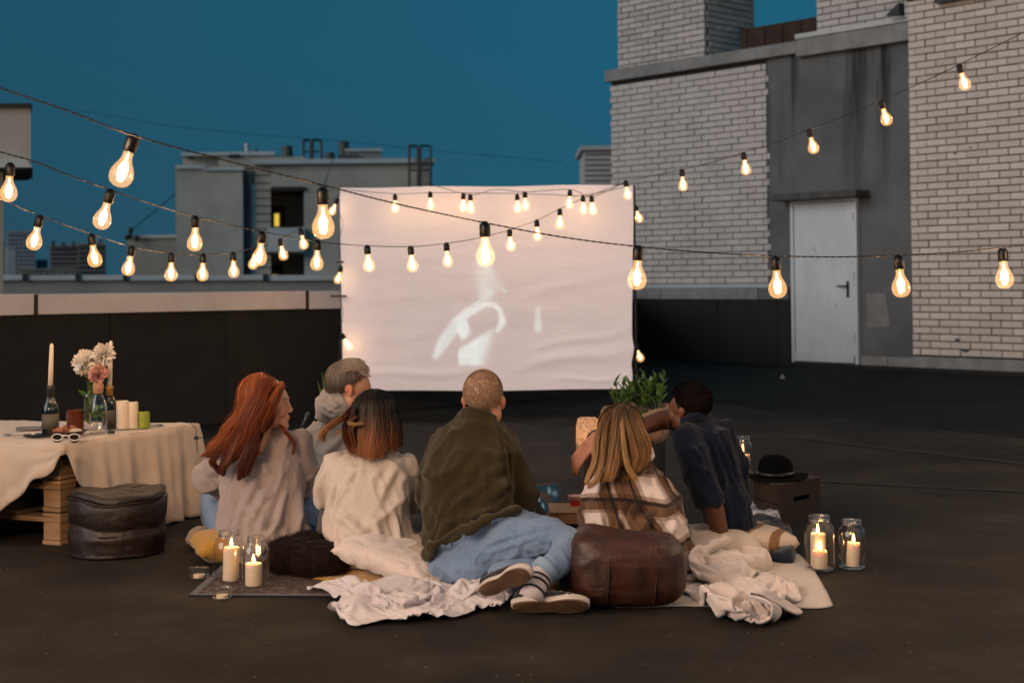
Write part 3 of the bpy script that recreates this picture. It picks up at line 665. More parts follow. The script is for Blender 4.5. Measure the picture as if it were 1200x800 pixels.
string('string twisted down the left pole of the screen', [(400, 222, 11.4), (394, 240, 11.35), (402, 262, 11.35), (396, 285, 11.35), (400, 312, 11.35), (396, 340, 11.35), (402, 365, 11.35), (399, 388, 11.35), (397, 420, 11.35), (400, 455, 11.35)],
       [(396, 233, 388, 250, 11.35), (400, 312, 395, 331, 11.35), (400, 391, 408, 404, 11.35)])
string('string twisted down the right pole of the screen', [(738, 217, 11.6), (746, 238, 11.6), (741, 262, 11.6), (745, 290, 11.6), (742, 330, 11.6), (745, 370, 11.6), (744, 404, 11.6), (743, 440, 11.6)],
       [(744, 241, 750, 258, 11.6), (745, 404, 750, 418, 11.6)])
# the same festoon goes on round the roof behind and beside the camera
def loopstring(label, pts, n, k_=1.0):
    P = smoothpath([Vector(p) for p in pts], 60); root = thing('string_light', label, 'string lights', P[0], 'light strings across the roof')
    MB().tube(P, .0035, 5).build('cable', M['cable'], root, smooth=True)
    for k in range(n): bulb(root, P[int((k+.5)/n*59)], (random.uniform(-.1, .1), random.uniform(-.1, .1), -1), BACK_P*k_)
BACK_P = 66.0
loopstring('light string running back beside the camera on its left', [W(-60, 78, 3.5), Vector((-2.9, 1.6, 2.0)), Vector((-2.6, -.5, 2.1)), Vector((-1.6, -1.6, 2.4))], 7, 1.7)
loopstring('light string running back beside the camera on its right', [W(1260, 281, 5.1), Vector((3.0, 3.4, 1.55)), Vector((2.7, 1.2, 1.9)), Vector((1.6, -1.3, 2.3))], 6, .4)
loopstring('light string running on along the roof towards the brick wall', [W(1290, -10, 7), Vector((5.4, 8.2, 2.9)), Vector((7.6, 10.2, 3.0))], 5, .8)

# ---- projection screen: cloth with its own folds, lit picture of a figure
SD = 11.5
root = thing('projector_screen', 'large white cloth screen showing a pale blue film figure', 'screen', G(572, 492))
nx, ny = 300, 208
tl, tr, bl_, br = W(398, 220, SD), W(742, 216.5, SD), W(402, 458.5, SD), W(741, 456, SD)
U, V_ = np.meshgrid(np.linspace(0, 1, nx), np.linspace(0, 1, ny)); u = U.ravel(); v = V_.ravel()
q = lambda p: np.array(tuple(p))
P = (1-v)[:, None]*((1-u)[:, None]*q(tl)+u[:, None]*q(tr))+v[:, None]*((1-u)[:, None]*q(bl_)+u[:, None]*q(br))
P[:, 2] += .004*np.sin(u*9)*v**6-.004*np.sin(u*14)*(1-v)**6
P[:, 0] += (.014*np.exp(-((v-.80)/.04)**2)-.006*np.exp(-((v-.88)/.03)**2)+.004*np.sin(v*7))*np.clip((u-.9)/.1, 0, 1)
dep = np.zeros(len(u))
for (u0, v0, u1, v1, w, a) in ((.0, .94, .55, .885, .022, .035), (.55, .90, 1, .80, .03, .045), (.62, .82, 1., .70, .02, .03), (.1, .48, .9, .40, .05, .02), (.5, .60, .98, .42, .03, .022), (.02, .30, .6, .38, .05, .018), (.3, .66, .8, .62, .04, .02), (0, .05, 1, .03, .02, .02), (.7, .97, 1, .93, .012, .02), (.02, .78, .35, .70, .03, .015), (.45, .20, .95, .27, .03, .015), (.03, .60, .3, .50, .03, .012)):
    d = np.array((u1-u0, v1-v0)); t = np.clip(((u-u0)*d[0]+(v-v0)*d[1])/(d@d), 0, 1); s = np.hypot(u-u0-t*d[0], (v-v0-t*d[1])+.015*np.sin(t*7+u0*9)); dep += a*np.exp(-(s/w)**2)*np.sin(PI*np.clip(t, .05, .95))
dep += .010*N3(np.stack([u*3, v*14, v*0], 1), (1, 1, 1))+.006*N3(np.stack([u*9, v*22, v*0], 1), (1, 1, 1), seed=3)
P[:, 1] -= dep*.42
f = [(j*nx+i, j*nx+i+1, (j+1)*nx+i+1, (j+1)*nx+i) for j in range(ny-1) for i in range(nx-1)]
# picture mask, in pixels of the cloth (x 398-742, y 220-458)
X = 398+344*u; Y = 220+238*v
def blob(x0, y0, x1, y1, r0, r1, soft=2.2):
    d = np.array((x1-x0, y1-y0), float); t = np.clip(((X-x0)*d[0]+(Y-y0)*d[1])/(d@d+1e-9), 0, 1); s = np.hypot(X-x0-t*d[0], Y-y0-t*d[1]); r = r0+(r1-r0)*t
    return 1/(1+np.exp((s-r)/soft*1.8))
pic = np.zeros(len(u))
for b in ((509, 417, 519, 400, 4, 7), (519, 400, 534, 380, 7, 7.5), (534, 380, 548, 366, 7, 5), (548, 366, 562, 355, 4, 3)): pic = np.maximum(pic, blob(*b, 1.5)*.72)
for b in ((552, 366, 566, 358, 4, 3.5), (566, 358, 578, 358, 3, 2.5), (578, 358, 586, 366, 2.4, 2.4), (586, 366, 588, 378, 2.4, 4), (588, 380, 582, 388, 4, 2.5)): pic = np.maximum(pic, blob(*b, 1.2)*.82)
_a = math.radians(-22); _x = (X-542)*math.cos(_a)+(Y-387)*math.sin(_a); _y = -(X-542)*math.sin(_a)+(Y-387)*math.cos(_a); sq = 1/(1+np.exp(np.maximum(np.abs(_x)-7.5, np.abs(_y)-10)/.7)); pic = np.maximum(pic, sq*.98)
pic *= 1-.85*blob(551, 394, 560, 382, 4, 4, 1.5)
tor = 1/(1+np.exp(-(X-535.5)/.6))/(1+np.exp((Y-428.5)/.5))/(1+np.exp(-((Y-410)+(X-536)*.58)/1.2))/(1+np.exp((X-565-(428-Y)*.25)/3.0)); pic = np.maximum(pic, tor*.88)
for b in ((566, 318, 568, 345, 10, 9, 5), (574, 322, 580, 338, 6, 5, 4)): pic = np.maximum(pic, blob(*b)*(.42+.3*N3(np.stack([X*.09, Y*.05, X*0], 1), (1, 1, 1), seed=2)))
for b in ((566, 338, 576, 345, 4, 3, 2), (589, 341, 591, 342, 2, 2, 1.5), (630, 364, 630, 386, 1.5, 4, 2)): pic = np.maximum(pic, blob(*b)*.6)
pic = np.clip(pic*(.85+.25*N3(np.stack([X*.12, Y*.12, X*0], 1), (1, 1, 1), seed=5)), 0, 1)
me = bpy.data.meshes.new('screen_cloth'); me.from_pydata(P.tolist(), [], f); me.update(); setcol(me, np.stack([pic, pic, pic], 1))
me.polygons.foreach_set('use_smooth', [True]*len(me.polygons))
m, n, l, p = newmat('screen_cloth'); a = n.new('ShaderNodeAttribute'); a.attribute_name = 'Col'
p.inputs['Base Color'].default_value = (.76, .73, .74, 1); p.inputs['Roughness'].default_value = .95; p.inputs['Specular IOR Level'].default_value = .1
ec = RAMP(n, l, a.outputs['Fac'], [(0, (.19, .15, .16)), (1, (.50, .66, .64))])
l.new(ec, p.inputs['Emission Color']); p.inputs['Emission Strength'].default_value = .85
l.new(BUMP(n, l, NZ(n, l, 5, 5, mapping=(1, 1, 3)), .25, .03), p.inputs['Normal'])
o = as_obj('screen_cloth', me, m, root); sd = o.modifiers.new('cloth', 'SOLIDIFY'); sd.thickness = .003; sd.offset = -1
M['pole'] = mat('black_pole', (.02, .02, .02), .4, bump=0)
for x in (399.5, 743):
    a = G(x, 0) if 0 else W(x, 219, SD+.05); MB().tube([(a.x, a.y, .02), (a.x, a.y, a.z+.01)], .010, 8).build('pole', M['pole'], root)
    for s in (-1, 1): MB().tube([(a.x, a.y, .25), (a.x+s*.02, a.y+s*.3, .01)], .009, 6).build('foot', M['pole'], root)
a, b = W(397, 221.5, SD+.05), W(744, 218, SD+.05); MB().tube([a, b], .009, 8).build('crossbar', M['pole'], root)
for x, y, w in ((398, 307, 5), (396, 347, 10)):
    a, b = W(x-w*.9, y, SD-.03), W(x+w, y, SD-.03); MB().box((a+b)/2, ((b-a).length, .02, .014)).build('clamp', M['rust'] if w > 5 else M['pole'], root)
# ================================================================== THINGS ON THE ROOF
def polar_cloth(name, outline, hfun, matl, parent=None, nr=36, nt=170, edge=.004, thick=0):
    """a cloth lying on the ground: outline in pixels (ground contact), height by hfun(x, y, r)"""
    B = np.array([tuple(G(*p)) for p in outline]); c = B.mean(0)
    B2 = np.vstack([B, B[:1]]); L = np.concatenate([[0], np.cumsum(np.linalg.norm(np.diff(B2, axis=0), axis=1))]); m = len(B)
    s = np.linspace(0, L[-1], nt, endpoint=False); i = np.searchsorted(L, s, 'right')-1; t = (s-L[i])/(L[i+1]-L[i])
    def bp(k): return B[k % m]
    E = []
    for k, tt in zip(i, t):
        a, b, cc, d = bp(k-1), bp(k), bp(k+1), bp(k+2); cr = .5*((2*b)+(-a+cc)*tt+(2*a-5*b+4*cc-d)*tt*tt+(-a+3*b-3*cc+d)*tt**3); E.append(.45*cr+.55*(b*(1-tt)+cc*tt))
    E = np.array(E); rr = np.linspace(0, 1, nr)**.8; V = [c]
    for r in rr[1:]: V += list(c+(E-c)*r)
    V = np.array(V); R = np.concatenate([[0]]+[np.full(nt, r) for r in rr[1:]])
    h = hfun(V, R); fall = np.clip((1-R)/.08, 0, 1)**.5; V[:, 2] = edge+h*fall
    f = [(0, 1+(j+1) % nt, 1+j) for j in range(nt)]
    for a in range(nr-2):
        for j in range(nt): k = (j+1) % nt; f.append((1+a*nt+j, 1+a*nt+k, 1+(a+1)*nt+k, 1+(a+1)*nt+j))
    me = bpy.data.meshes.new(name); me.from_pydata(V.tolist(), [], f); me.update(); fixn(me); me.polygons.foreach_set('use_smooth', [True]*len(me.polygons))
    o = as_obj(name, me, matl, parent); sd = o.modifiers.new('cloth', 'SOLIDIFY'); sd.thickness = .004; sd.offset = 1
    return o
def ridge(V, sc, seed=0, ang=0.0):
    c, s = math.cos(ang), math.sin(ang); q = np.stack([V[:, 0]*c-V[:, 1]*s, V[:, 0]*s+V[:, 1]*c, V[:, 2]*0], 1)
    w = N3(q, (sc[0]*.5, sc[1]*.5, 1), seed=seed+5); q = q+.12*np.stack([w, -w, w*0], 1)
    return (1-np.abs(N3(q, (sc[0], sc[1], 1), seed=seed))*2.2)
def pillow(name, c, size, rotz, matl, tilt=0, pinch=.18, fold=.006, parent=None, voxel=None, roll=0):
    n = 34; g = np.linspace(-1, 1, n); X, Y = np.meshgrid(g, g); x, y = X.ravel(), Y.ravel()
    ex = np.sign(x)*np.abs(x)**.85; ey = np.sign(y)*np.abs(y)**.85
    k = (1-x**4)*(1-y**4); hgt = np.sign(k)*np.abs(k)**.45
    sx = 1-pinch*(1-np.abs(ey)**2)*0-pinch*.5*(1-y**2); sy = 1-pinch*.5*(1-x**2)
    P = []
    for s in (1, -1): P.append(np.stack([ex*size[0]/2*sy, ey*size[1]/2*sx, s*hgt*size[2]/2], 1))
    f = []
    for s in (0, 1):
        for j in range(n-1):
            for i in range(n-1):
                q = (s*n*n+j*n+i, s*n*n+j*n+i+1, s*n*n+(j+1)*n+i+1, s*n*n+(j+1)*n+i); f.append(q if s == 0 else q[::-1])
    V = np.concatenate(P); me = bpy.data.meshes.new(name); me.from_pydata(V.tolist(), [], f)
    bm = bmesh.new(); bm.from_mesh(me); bmesh.ops.remove_doubles(bm, verts=bm.verts, dist=1e-5); bm.to_mesh(me); bm.free(); fixn(me)
    folds(me, noises=(((5, 5, 5), fold*2, False), ((11, 9, 11), fold, True)))
    R = Matrix.Rotation(rotz, 4, 'Z') @ Matrix.Rotation(tilt, 4, 'X') @ Matrix.Rotation(roll, 4, 'Y'); me.transform(Matrix.Translation(c) @ R)
    zmin = get_co(me)[:, 2].min()
    if zmin < .004: me.transform(Matrix.Translation((0, 0, .004-zmin)))
    me.polygons.foreach_set('use_smooth', [True]*len(me.polygons)); return as_obj(name, me, matl, parent)
# ---- fabrics
M['linen'] = fabric('beige_linen', (.60, .50, .41), (.53, .44, .36), bump=.3, wr=.5)
M['white_cotton'] = fabric('white_cotton', (.62, .58, .60), (.56, .52, .54), bump=.3, wr=.6)
M['fleece'] = fabric('cream_fleece', (.66, .57, .53), (.58, .50, .46), weave=260, bump=.25, sheen=.6, wr=.5)
M['cream'] = fabric('cream_pad_cloth', (.56, .50, .44), (.50, .44, .38), bump=.25)
M['mustard'] = fabric('mustard_cloth', (.46, .25, .05), (.38, .20, .04), bump=.3)
M['faux'] = fabric('dark_brown_faux_fur', (.016, .009, .007), (.009, .006, .005), weave=160, bump=.3, sheen=.05, wr=.6)
M['beige_knit'] = fabric('beige_knit', (.36, .29, .23), (.28, .22, .17), weave=300, bump=.3, wr=.5)
M['denim'] = fabric('blue_denim', (.19, .28, .42), (.12, .19, .31), weave=700, bump=.25, sheen=.1, wr=.8)
M['navy'] = fabric('navy_cotton', (.0055, .011, .027), (.004, .007, .018), bump=.3, sheen=.12, wr=.6)
def leather(name, c, c2, rough=.38):
    m, n, l, p = newmat(name); tc = n.new('ShaderNodeTexCoord').outputs['Object']
    col = RAMP(n, l, NZ(n, l, 7, 6, tc, .65), [(.32, c), (.58, c2), (.8, tuple(k*1.9 for k in c))]); l.new(col, p.inputs['Base Color'])
    l.new(RAMP(n, l, NZ(n, l, 16, 4, tc), [(.3, (rough,)*3), (.7, (rough+.22,)*3)]), p.inputs['Roughness'])
    vo = n.new('ShaderNodeTexVoronoi'); vo.inputs['Scale'].default_value = 170; l.new(tc, vo.inputs['Vector'])
    ad = n.new('ShaderNodeMath'); ad.operation = 'MULTIPLY_ADD'; ad.inputs[1].default_value = 5; l.new(NZ(n, l, 18, 5, tc), ad.inputs[0]); l.new(vo.outputs['Distance'], ad.inputs[2])
    l.new(BUMP(n, l, ad.outputs[0], .22, .003), p.inputs['Normal']); return m
M['leather_b'] = leather('dark_brown_leather', (.020, .010, .007), (.010, .0055, .004), .38)
M['leather_r'] = leather('red_brown_leather', (.062, .017, .008), (.024, .007, .004), .40)
M['wood'] = mat('pallet_pine', (.38, .23, .11), .75, (.27, .155, .07), ns=3, bump=.3, bs=30, mapping=(1, 1, 9), obj_var=.3)
M['wood_d'] = mat('dark_crate_wood', (.040, .021, .011), .7, (.022, .013, .008), ns=4, bump=.35, bs=35, mapping=(1.5, 1.5, 9))
M['wax'] = mat('white_candle_wax', (.74, .64, .52), .45, (.68, .58, .46), ns=9, bump=.1, bs=25, sss=.5)
M['wax_green'] = mat('lime_candle_wax', (.30, .36, .03), .5, (.24, .30, .03), bump=.1, sss=.2)
M['jar'] = thinglass('jar_glass', base=.08, rough=.04, tintc=(.985, .97, .94), rim=.9)
M['wick'] = mat('wick', (.01, .01, .01), .9, bump=0)
M['flame'] = emis('candle_flame', (1, .50, .16), 22)
M['greenglass'] = mat('dark_green_glass', (.004, .010, .008), .06, (.004, .008, .007), bump=0, spec=.8)
M['leaf'] = mat('leaf_green', (.085, .17, .035), .45, (.05, .11, .02), ns=9, bump=.2, bs=40)
M['stem'] = mat('stem_green', (.05, .09, .025), .6, bump=0)

def flame(parent, p, s=1.0, e=.55, tiltx=0):
    MB().lathe([(.0, 0), (.0035*s, .004*s), (.0048*s, .010*s), (.0032*s, .020*s), (.0, .030*s)], p, 10).build('flame', M['flame'], parent, smooth=True)
    plight('candle_light', Vector(p)+Vector((0, 0, .013*s)), e, parent, .008, (1, .52, .2))
def candle(parent, p, r, h, lit=True, m=None, e=.5, lean=(0, 0), name='candle'):
    R = Matrix.Rotation(lean[0], 3, 'Y') @ Matrix.Rotation(lean[1], 3, 'X')
    rim = .0035 if lit else .0015
    o = MB().lathe([(r*.97, 0), (r, .004), (r, h-.004), (r*.97, h+rim), (r*.90, h+rim*.6), (r*.86, h-.004), (.0, h-.006)], p, 24, R).build(name, m or M['wax'], parent, smooth='auto')
    t = Vector(p)+R @ Vector((0, 0, h-.006)); MB().tube([t, t+Vector((0, .001, .012))], .0012, 5).build('wick', M['wick'], o)
    if lit: flame(o, t+Vector((0, 0, .010)), 1.15, e)
    return o
def jar_prof(r, h, neck):
    return [(r*.80, .004), (r*.96, .006), (r, .018), (r, h*.66), (r*.97, h*.74), (r*.86, h*.82), (neck, h*.88), (neck*.98, h*.905), (neck*1.06, h*.92), (neck*1.06, h*.945), (neck*.98, h*.955), (neck*.98, h)]
def jar_lantern(label, px, py, D_py, w_px, h_px, candles, group='candle lanterns on the roof'):
    p = G(px, py); D = p.y; r = w_px/2*D/F; h = h_px*D/F; root = thing('candle_jar', label, 'jar candle', p, group)
    MB().lathe(jar_prof(r, h, r*.66), p, 36).build('jar', M['jar'], root, smooth=True)
    nr = MB()
    for z in (h*.90, h*.925, h*.985): nr.lathe([(r*.66*math.cos(0)+.0015*math.cos(a), z+.0025*math.sin(a)) for a in np.linspace(0, 2*PI, 7)], p, 30)
    nr.build('rim_thread', M['jar'], root, smooth=True)
    MB().lathe([(r*.80, .0035), (r*.93, .006), (r*.93, .010), (0, .009)], p, 30).build('jar_base', M['jar'], root, smooth=True)
    for (dx, dy, cr, ch, ln, e) in candles: candle(root, p+Vector((dx*r, dy*r, .012)), cr*r, ch*h, True, None, e, (ln, 0))
    return root
jar_lantern('taller mason jar candle on the dark rug behind the red haired woman', 268.5, 683, 0, 36, 62, [(.10, 0, .52, .60, .03, .5)])
jar_lantern('shorter mason jar candle in front of the brown fur cushion', 300, 689, 0, 32, 61, [(-.18, 0, .60, .40, 0, .5)])
jar_lantern('jar with two candles, nearest the wooden crate', 961, 668, 0, 35, 64, [(-.04, -.25, .48, .30, 0, .4), (-.02, .42, .50, .58, 0, .35)])
jar_lantern('jar with one leaning candle, on the bare roof farthest right', 999, 666, 0, 32, 57, [(-.02, -.1, .46, .46, .07, .5)])
jar_lantern('jar with a pale candle between the navy shirt and the crate', 871, 556, 0, 22, 45, [(.0, 0, .75, .45, 0, .12)])
# small tealight glasses
def tealight(label, px, py, w):
    p = G(px, py); r = w/2*p.y/F; root = thing('tealight_glass', label, 'tealight', p, 'small tealight glasses')
    MB().lathe([(r*.7, .003), (r*.9, .006), (r, .016), (r*.9, .03), (r*.97, .040), (r*1.0, .043)], p, 26).build('glass', M['jar'], root, smooth=True)
    MB().lathe([(r*.55, .006), (r*.55, .017), (.0, .0175)], p, 20).build('candle', M['wax'], root, smooth='auto')
tealight('unlit tealight glass on the bare roof left of the jars', 233, 678, 24)
tealight('unlit tealight glass at the front edge of the dark rug', 260, 702, 24)

def simcloth(name, quad, nx, ny, wave, matl, frames=26, dist=.006, bend=.3, mass=.25, bumps=(), seed=1, lift=.12, round_=.0, edge=.03, thick=.004):
    """a real cloth dropped in waves on the roof and left to fold itself"""
    q_ = [G(*c) for c in quad]; V = []
    for j in range(ny):
        for i in range(nx):
            u, v = i/(nx-1), j/(ny-1)
            if round_: a, b = 2*u-1, 2*v-1; u, v = .5+.5*a*math.sqrt(1-round_*b*b/2), .5+.5*b*math.sqrt(1-round_*a*a/2)
            p = q_[0].lerp(q_[1], u).lerp(q_[3].lerp(q_[2], u), v); ph = noise.noise(Vector((u*3, v*3, seed)))*3.5
            z = lift+wave*math.sin(u*nx*.20+ph)+wave*math.sin(v*ny*.17+ph*1.4+u*4)+wave*.7*noise.noise(Vector((u*9, v*9, seed+2)))
            p += Vector((edge*math.sin(v*9+seed+ph), edge*math.sin(u*10+ph*1.5), max(.01, z))); V.append(tuple(p))
    f = [(j*nx+i, j*nx+i+1, (j+1)*nx+i+1, (j+1)*nx+i) for j in range(ny-1) for i in range(nx-1)]
    me = bpy.data.meshes.new('c'); me.from_pydata(V, [], f); me.update(); o = bpy.data.objects.new('c', me); COL.objects.link(o); tmp = []
    gm = bpy.data.meshes.new('g'); gm.from_pydata([(-5, 2, .012), (5, 2, .012), (5, 8, .012), (-5, 8, .012)], [], [(0, 1, 2, 3)]); g = bpy.data.objects.new('g', gm); COL.objects.link(g); tmp.append(g)
    for c, r in bumps: b_ = MB().ell(c, r, None, 14, 10); mm_ = b_.mesh('b'); g = bpy.data.objects.new('b', mm_); COL.objects.link(g); tmp.append(g)
    for g in tmp: g.modifiers.new('c', 'COLLISION'); g.collision.thickness_outer = .004; g.collision.cloth_friction = 25
    m = o.modifiers.new('c', 'CLOTH'); st = m.settings; st.quality = 5; st.mass = mass; st.tension_stiffness = 12; st.compression_stiffness = 12; st.shear_stiffness = 4; st.bending_stiffness = bend; st.air_damping = 1.5
    cs = m.collision_settings; cs.use_self_collision = True; cs.self_distance_min = dist; cs.distance_min = .004; cs.collision_quality = 2; m.point_cache.frame_start = 1; m.point_cache.frame_end = frames+2
    for k in range(1, frames+1): SC.frame_set(k)
    dg = bpy.context.evaluated_depsgraph_get(); out = bpy.data.meshes.new_from_object(o.evaluated_get(dg), depsgraph=dg); SC.frame_set(1)
    for g in tmp+[o]: bpy.data.objects.remove(g)
    P = get_co(out); P[:, 2] = np.maximum(P[:, 2]-.006, .008); set_co(out, P); out.materials.clear(); out.polygons.foreach_set('use_smooth', [True]*len(out.polygons))
    o = as_obj(name, out, matl); sd = o.modifiers.new('cloth', 'SOLIDIFY'); sd.thickness = thick; sd.offset = 1; sb = o.modifiers.new('soft', 'SUBSURF'); sb.levels = sb.render_levels = 1; return o
# ---- dark patterned rug under the jars, and other sheets on the roof
def rugmat():
    m, n, l, p = newmat('patterned_rug'); tc = n.new('ShaderNodeTexCoord').outputs['Object']
    vo = n.new('ShaderNodeTexVoronoi'); vo.inputs['Scale'].default_value = 34; l.new(tc, vo.inputs['Vector'])
    c = RAMP(n, l, vo.outputs['Distance'], [(.2, (.10, .055, .045)), (.45, (.035, .025, .026)), (.7, (.13, .10, .085))]); l.new(c, p.inputs['Base Color']); p.inputs['Roughness'].default_value = .95
    l.new(BUMP(n, l, NZ(n, l, 300, 2, tc), .6, .006), p.inputs['Normal']); return m
rg = thing('small_rug', 'dark patterned rug with navy border beneath the two left jar candles', 'rug', G(300, 690))
rp = [G(221, 699), G(262, 662), G(430, 662), G(430, 700)]; rpc = sum(rp, Vector())/4
rr_ = [rpc+(q_-rpc)*.90 for q_ in rp]
MB().prism([q_+Vector((0, 0, .001)) for q_ in rp], (0, 0, .006)).build('border', fabric('navy_border', (.012, .014, .025)), rg)
MB().prism([q_+Vector((0, 0, .003)) for q_ in rr_], (0, 0, .007)).build('rug_field', rugmat(), rg)
o = simcloth('white_blanket', [(338, 688), (606, 684), (612, 716), (384, 744)], 84, 54, .034, M['white_cotton'], thick=.0025, dist=.006, bend=.25, seed=4, bumps=[(G(470, 690), (.20, .12, .04)), (G(570, 700), (.14, .10, .05)), (G(400, 700), (.09, .09, .03))], round_=.25)
tag(o, 'crumpled white cotton blanket in front of the cream shirted woman', 'blanket')
o = pillow('cream_pillow', G(462, 680)+Vector((0, 0, .085)), (.40, .26, .10), -.45, M['fleece'], .12, roll=.22); tag(o, 'long cream pillow lying on the crumpled white blanket', 'pillow')
o = polar_cloth('beige_knit_throw', [(432, 672), (462, 652), (500, 655), (522, 680), (518, 692), (500, 690), (470, 684)], lambda V, R: .05+.07*(1-R**2)+.03*np.clip(ridge(V, (5, 11), 4, .6), -.3, 1), M['beige_knit']); tag(o, 'beige knitted throw bunched between the cream sweater and the olive shirt', 'throw')
o = pillow('mustard_cushion', G(275, 660)+Vector((0, .05, .05)), (.34, .30, .12), .35, M['mustard'], 0); tag(o, 'mustard yellow cushion behind the two left jar candles', 'cushion')
o = polar_cloth('mustard_sheet', [(366, 681), (398, 668), (470, 662), (560, 662), (600, 690), (480, 690)], lambda V, R: .010+.012*np.clip(ridge(V, (5, 8), 6), 0, 1), M['mustard']); tag(o, 'mustard cloth peeking out under the white blanket and brown fur', 'cloth')
o = polar_cloth('mustard_throw', [(622, 690), (640, 660), (668, 640), (690, 650), (690, 700), (655, 706), (630, 704)], lambda V, R: .03+.03*np.clip(ridge(V, (5, 9), 7, .4), -.2, 1), fabric('olive_mustard', (.25, .15, .04), (.17, .10, .025))); tag(o, 'olive mustard throw between the sneakers and the leather pouffe', 'throw')
fu = MB(); 
for a, b, c_, rx, ry, rz in ((345, 676, .07, .13, .10, .075), (372, 680, .065, .12, .10, .07), (330, 672, .05, .08, .08, .05), (394, 672, .05, .06, .06, .05), (356, 672, .10, .09, .07, .05)): fu.ell(G(a, b)+Vector((0, .06, c_)), (rx, ry, rz))
me = fuse(fu, .009, 5); folds(me, noises=(((7, 7, 7), .008, True), ((24, 24, 24), .002, True), ((60, 60, 60), .003, False))); Pf, Nf = get_co(me), get_no(me); fur = as_obj('fur_cushion', me, M['faux']); ix = np.random.default_rng(1).choice(len(Pf), 9000); FUR = (Pf[ix], Nf[ix], fur)
tag(fur, 'dark brown fluffy fur cushion beside the shorter jar candle', 'cushion')
o = pillow('folded_cloth', G(238, 643)+Vector((0, .03, .035)), (.15, .13, .075), .15, fabric('dusty_pink', (.36, .27, .24), (.30, .22, .20)), 0, fold=.004); tag(o, 'folded dusty pink cloth on the roof left of the mustard cushion', 'cloth')
# right side: mat, striped pads, fleece throw, napkin, dark denim
sh1 = polar_cloth('cream_mat', [(702, 690), (730, 655), (820, 648), (935, 650), (976, 711), (900, 712), (800, 711), (720, 712)], lambda V, R: .003+.004*np.clip(ridge(V, (3, 4), 9), 0, 1), M['cream'], edge=.002); tag(sh1, 'flat cream mat lying under the fleece throw on the right', 'mat')
def stripes(name, a, b, sc, ang):
    m, n, l, p = newmat(name); tc = n.new('ShaderNodeTexCoord').outputs['Object']; mp = n.new('ShaderNodeMapping'); mp.inputs['Rotation'].default_value = (0, 0, ang); l.new(tc, mp.inputs[0])
    wv = n.new('ShaderNodeTexWave'); wv.inputs['Scale'].default_value = sc; l.new(mp.outputs[0], wv.inputs['Vector']); l.new(RAMP(n, l, wv.outputs['Fac'], [(.70, a), (.82, b)]), p.inputs['Base Color'])
    p.inputs['Roughness'].default_value = .95; l.new(BUMP(n, l, NZ(n, l, 400, 2, tc), .3, .003), p.inputs['Normal']); return m
M['stripe'] = stripes('striped_ticking', (.55, .47, .38), (.22, .12, .06), 3.2, .5)
o = pillow('striped_cushion', G(890, 655)+Vector((-.05, .12, .045)), (.30, .40, .11), .35, M['stripe'], 0, fold=.004); tag(o, 'cream cushion with brown stripes beside the dark denim', 'cushion')
o = pillow('cream_cushion', G(838, 662)+Vector((0, .12, .05)), (.30, .38, .12), .28, M['cream'], 0, fold=.004); tag(o, 'plain cream cushion under the hand of the curly haired man', 'cushion')
o = simcloth('fleece_throw', [(806, 662), (912, 658), (962, 735), (812, 742)], 50, 64, .052, M['fleece'], dist=.006, bend=.9, mass=.35, seed=9, bumps=[(G(870, 700), (.10, .16, .06)), (G(850, 680), (.10, .10, .06)), (G(905, 722), (.10, .07, .04))], round_=.6, lift=.13, edge=.012, thick=.009)
tag(o, 'crumpled cream fleece throw spilling over the cream mat', 'throw')
o = polar_cloth('fleece_blanket', [(806, 674), (812, 660), (850, 656), (890, 658), (905, 668), (880, 678), (840, 680)], lambda V, R: .045+.03*np.clip(ridge(V, (6, 10), 15, .2), -.3, 1), M['fleece'], edge=.01); tag(o, 'cream fleece blanket bunched on the cushions behind the crumpled throw', 'blanket')
o = polar_cloth('tea_towel', [(880, 613), (882, 600), (900, 596), (912, 604), (917, 613), (900, 618)], lambda V, R: .035+.02*np.clip(ridge(V, (11, 14), 17, .5), -.3, 1), stripes('checked_towel', (.62, .60, .62), (.30, .32, .38), 14, 1.1)); tag(o, 'crumpled white striped tea towel in front of the wooden crate', 'towel')
o = polar_cloth('dark_denim_garment', [(868, 618), (900, 615), (925, 628), (932, 650), (928, 663), (905, 660), (885, 640)], lambda V, R: .03+.03*np.clip(ridge(V, (7, 12), 19, .3), -.3, 1), fabric('dark_denim', (.016, .028, .045), (.010, .018, .032))); tag(o, 'dark blue denim garment dropped on the roof below the tea towel', 'clothing')
o = polar_cloth('picnic_blanket', [(640, 655), (600, 640), (610, 622), (690, 615), (740, 640), (700, 664)], lambda V, R: .012+.008*np.clip(ridge(V, (4, 6), 21), 0, 1), M['fleece']); tag(o, 'pale picnic blanket under the food box', 'blanket')
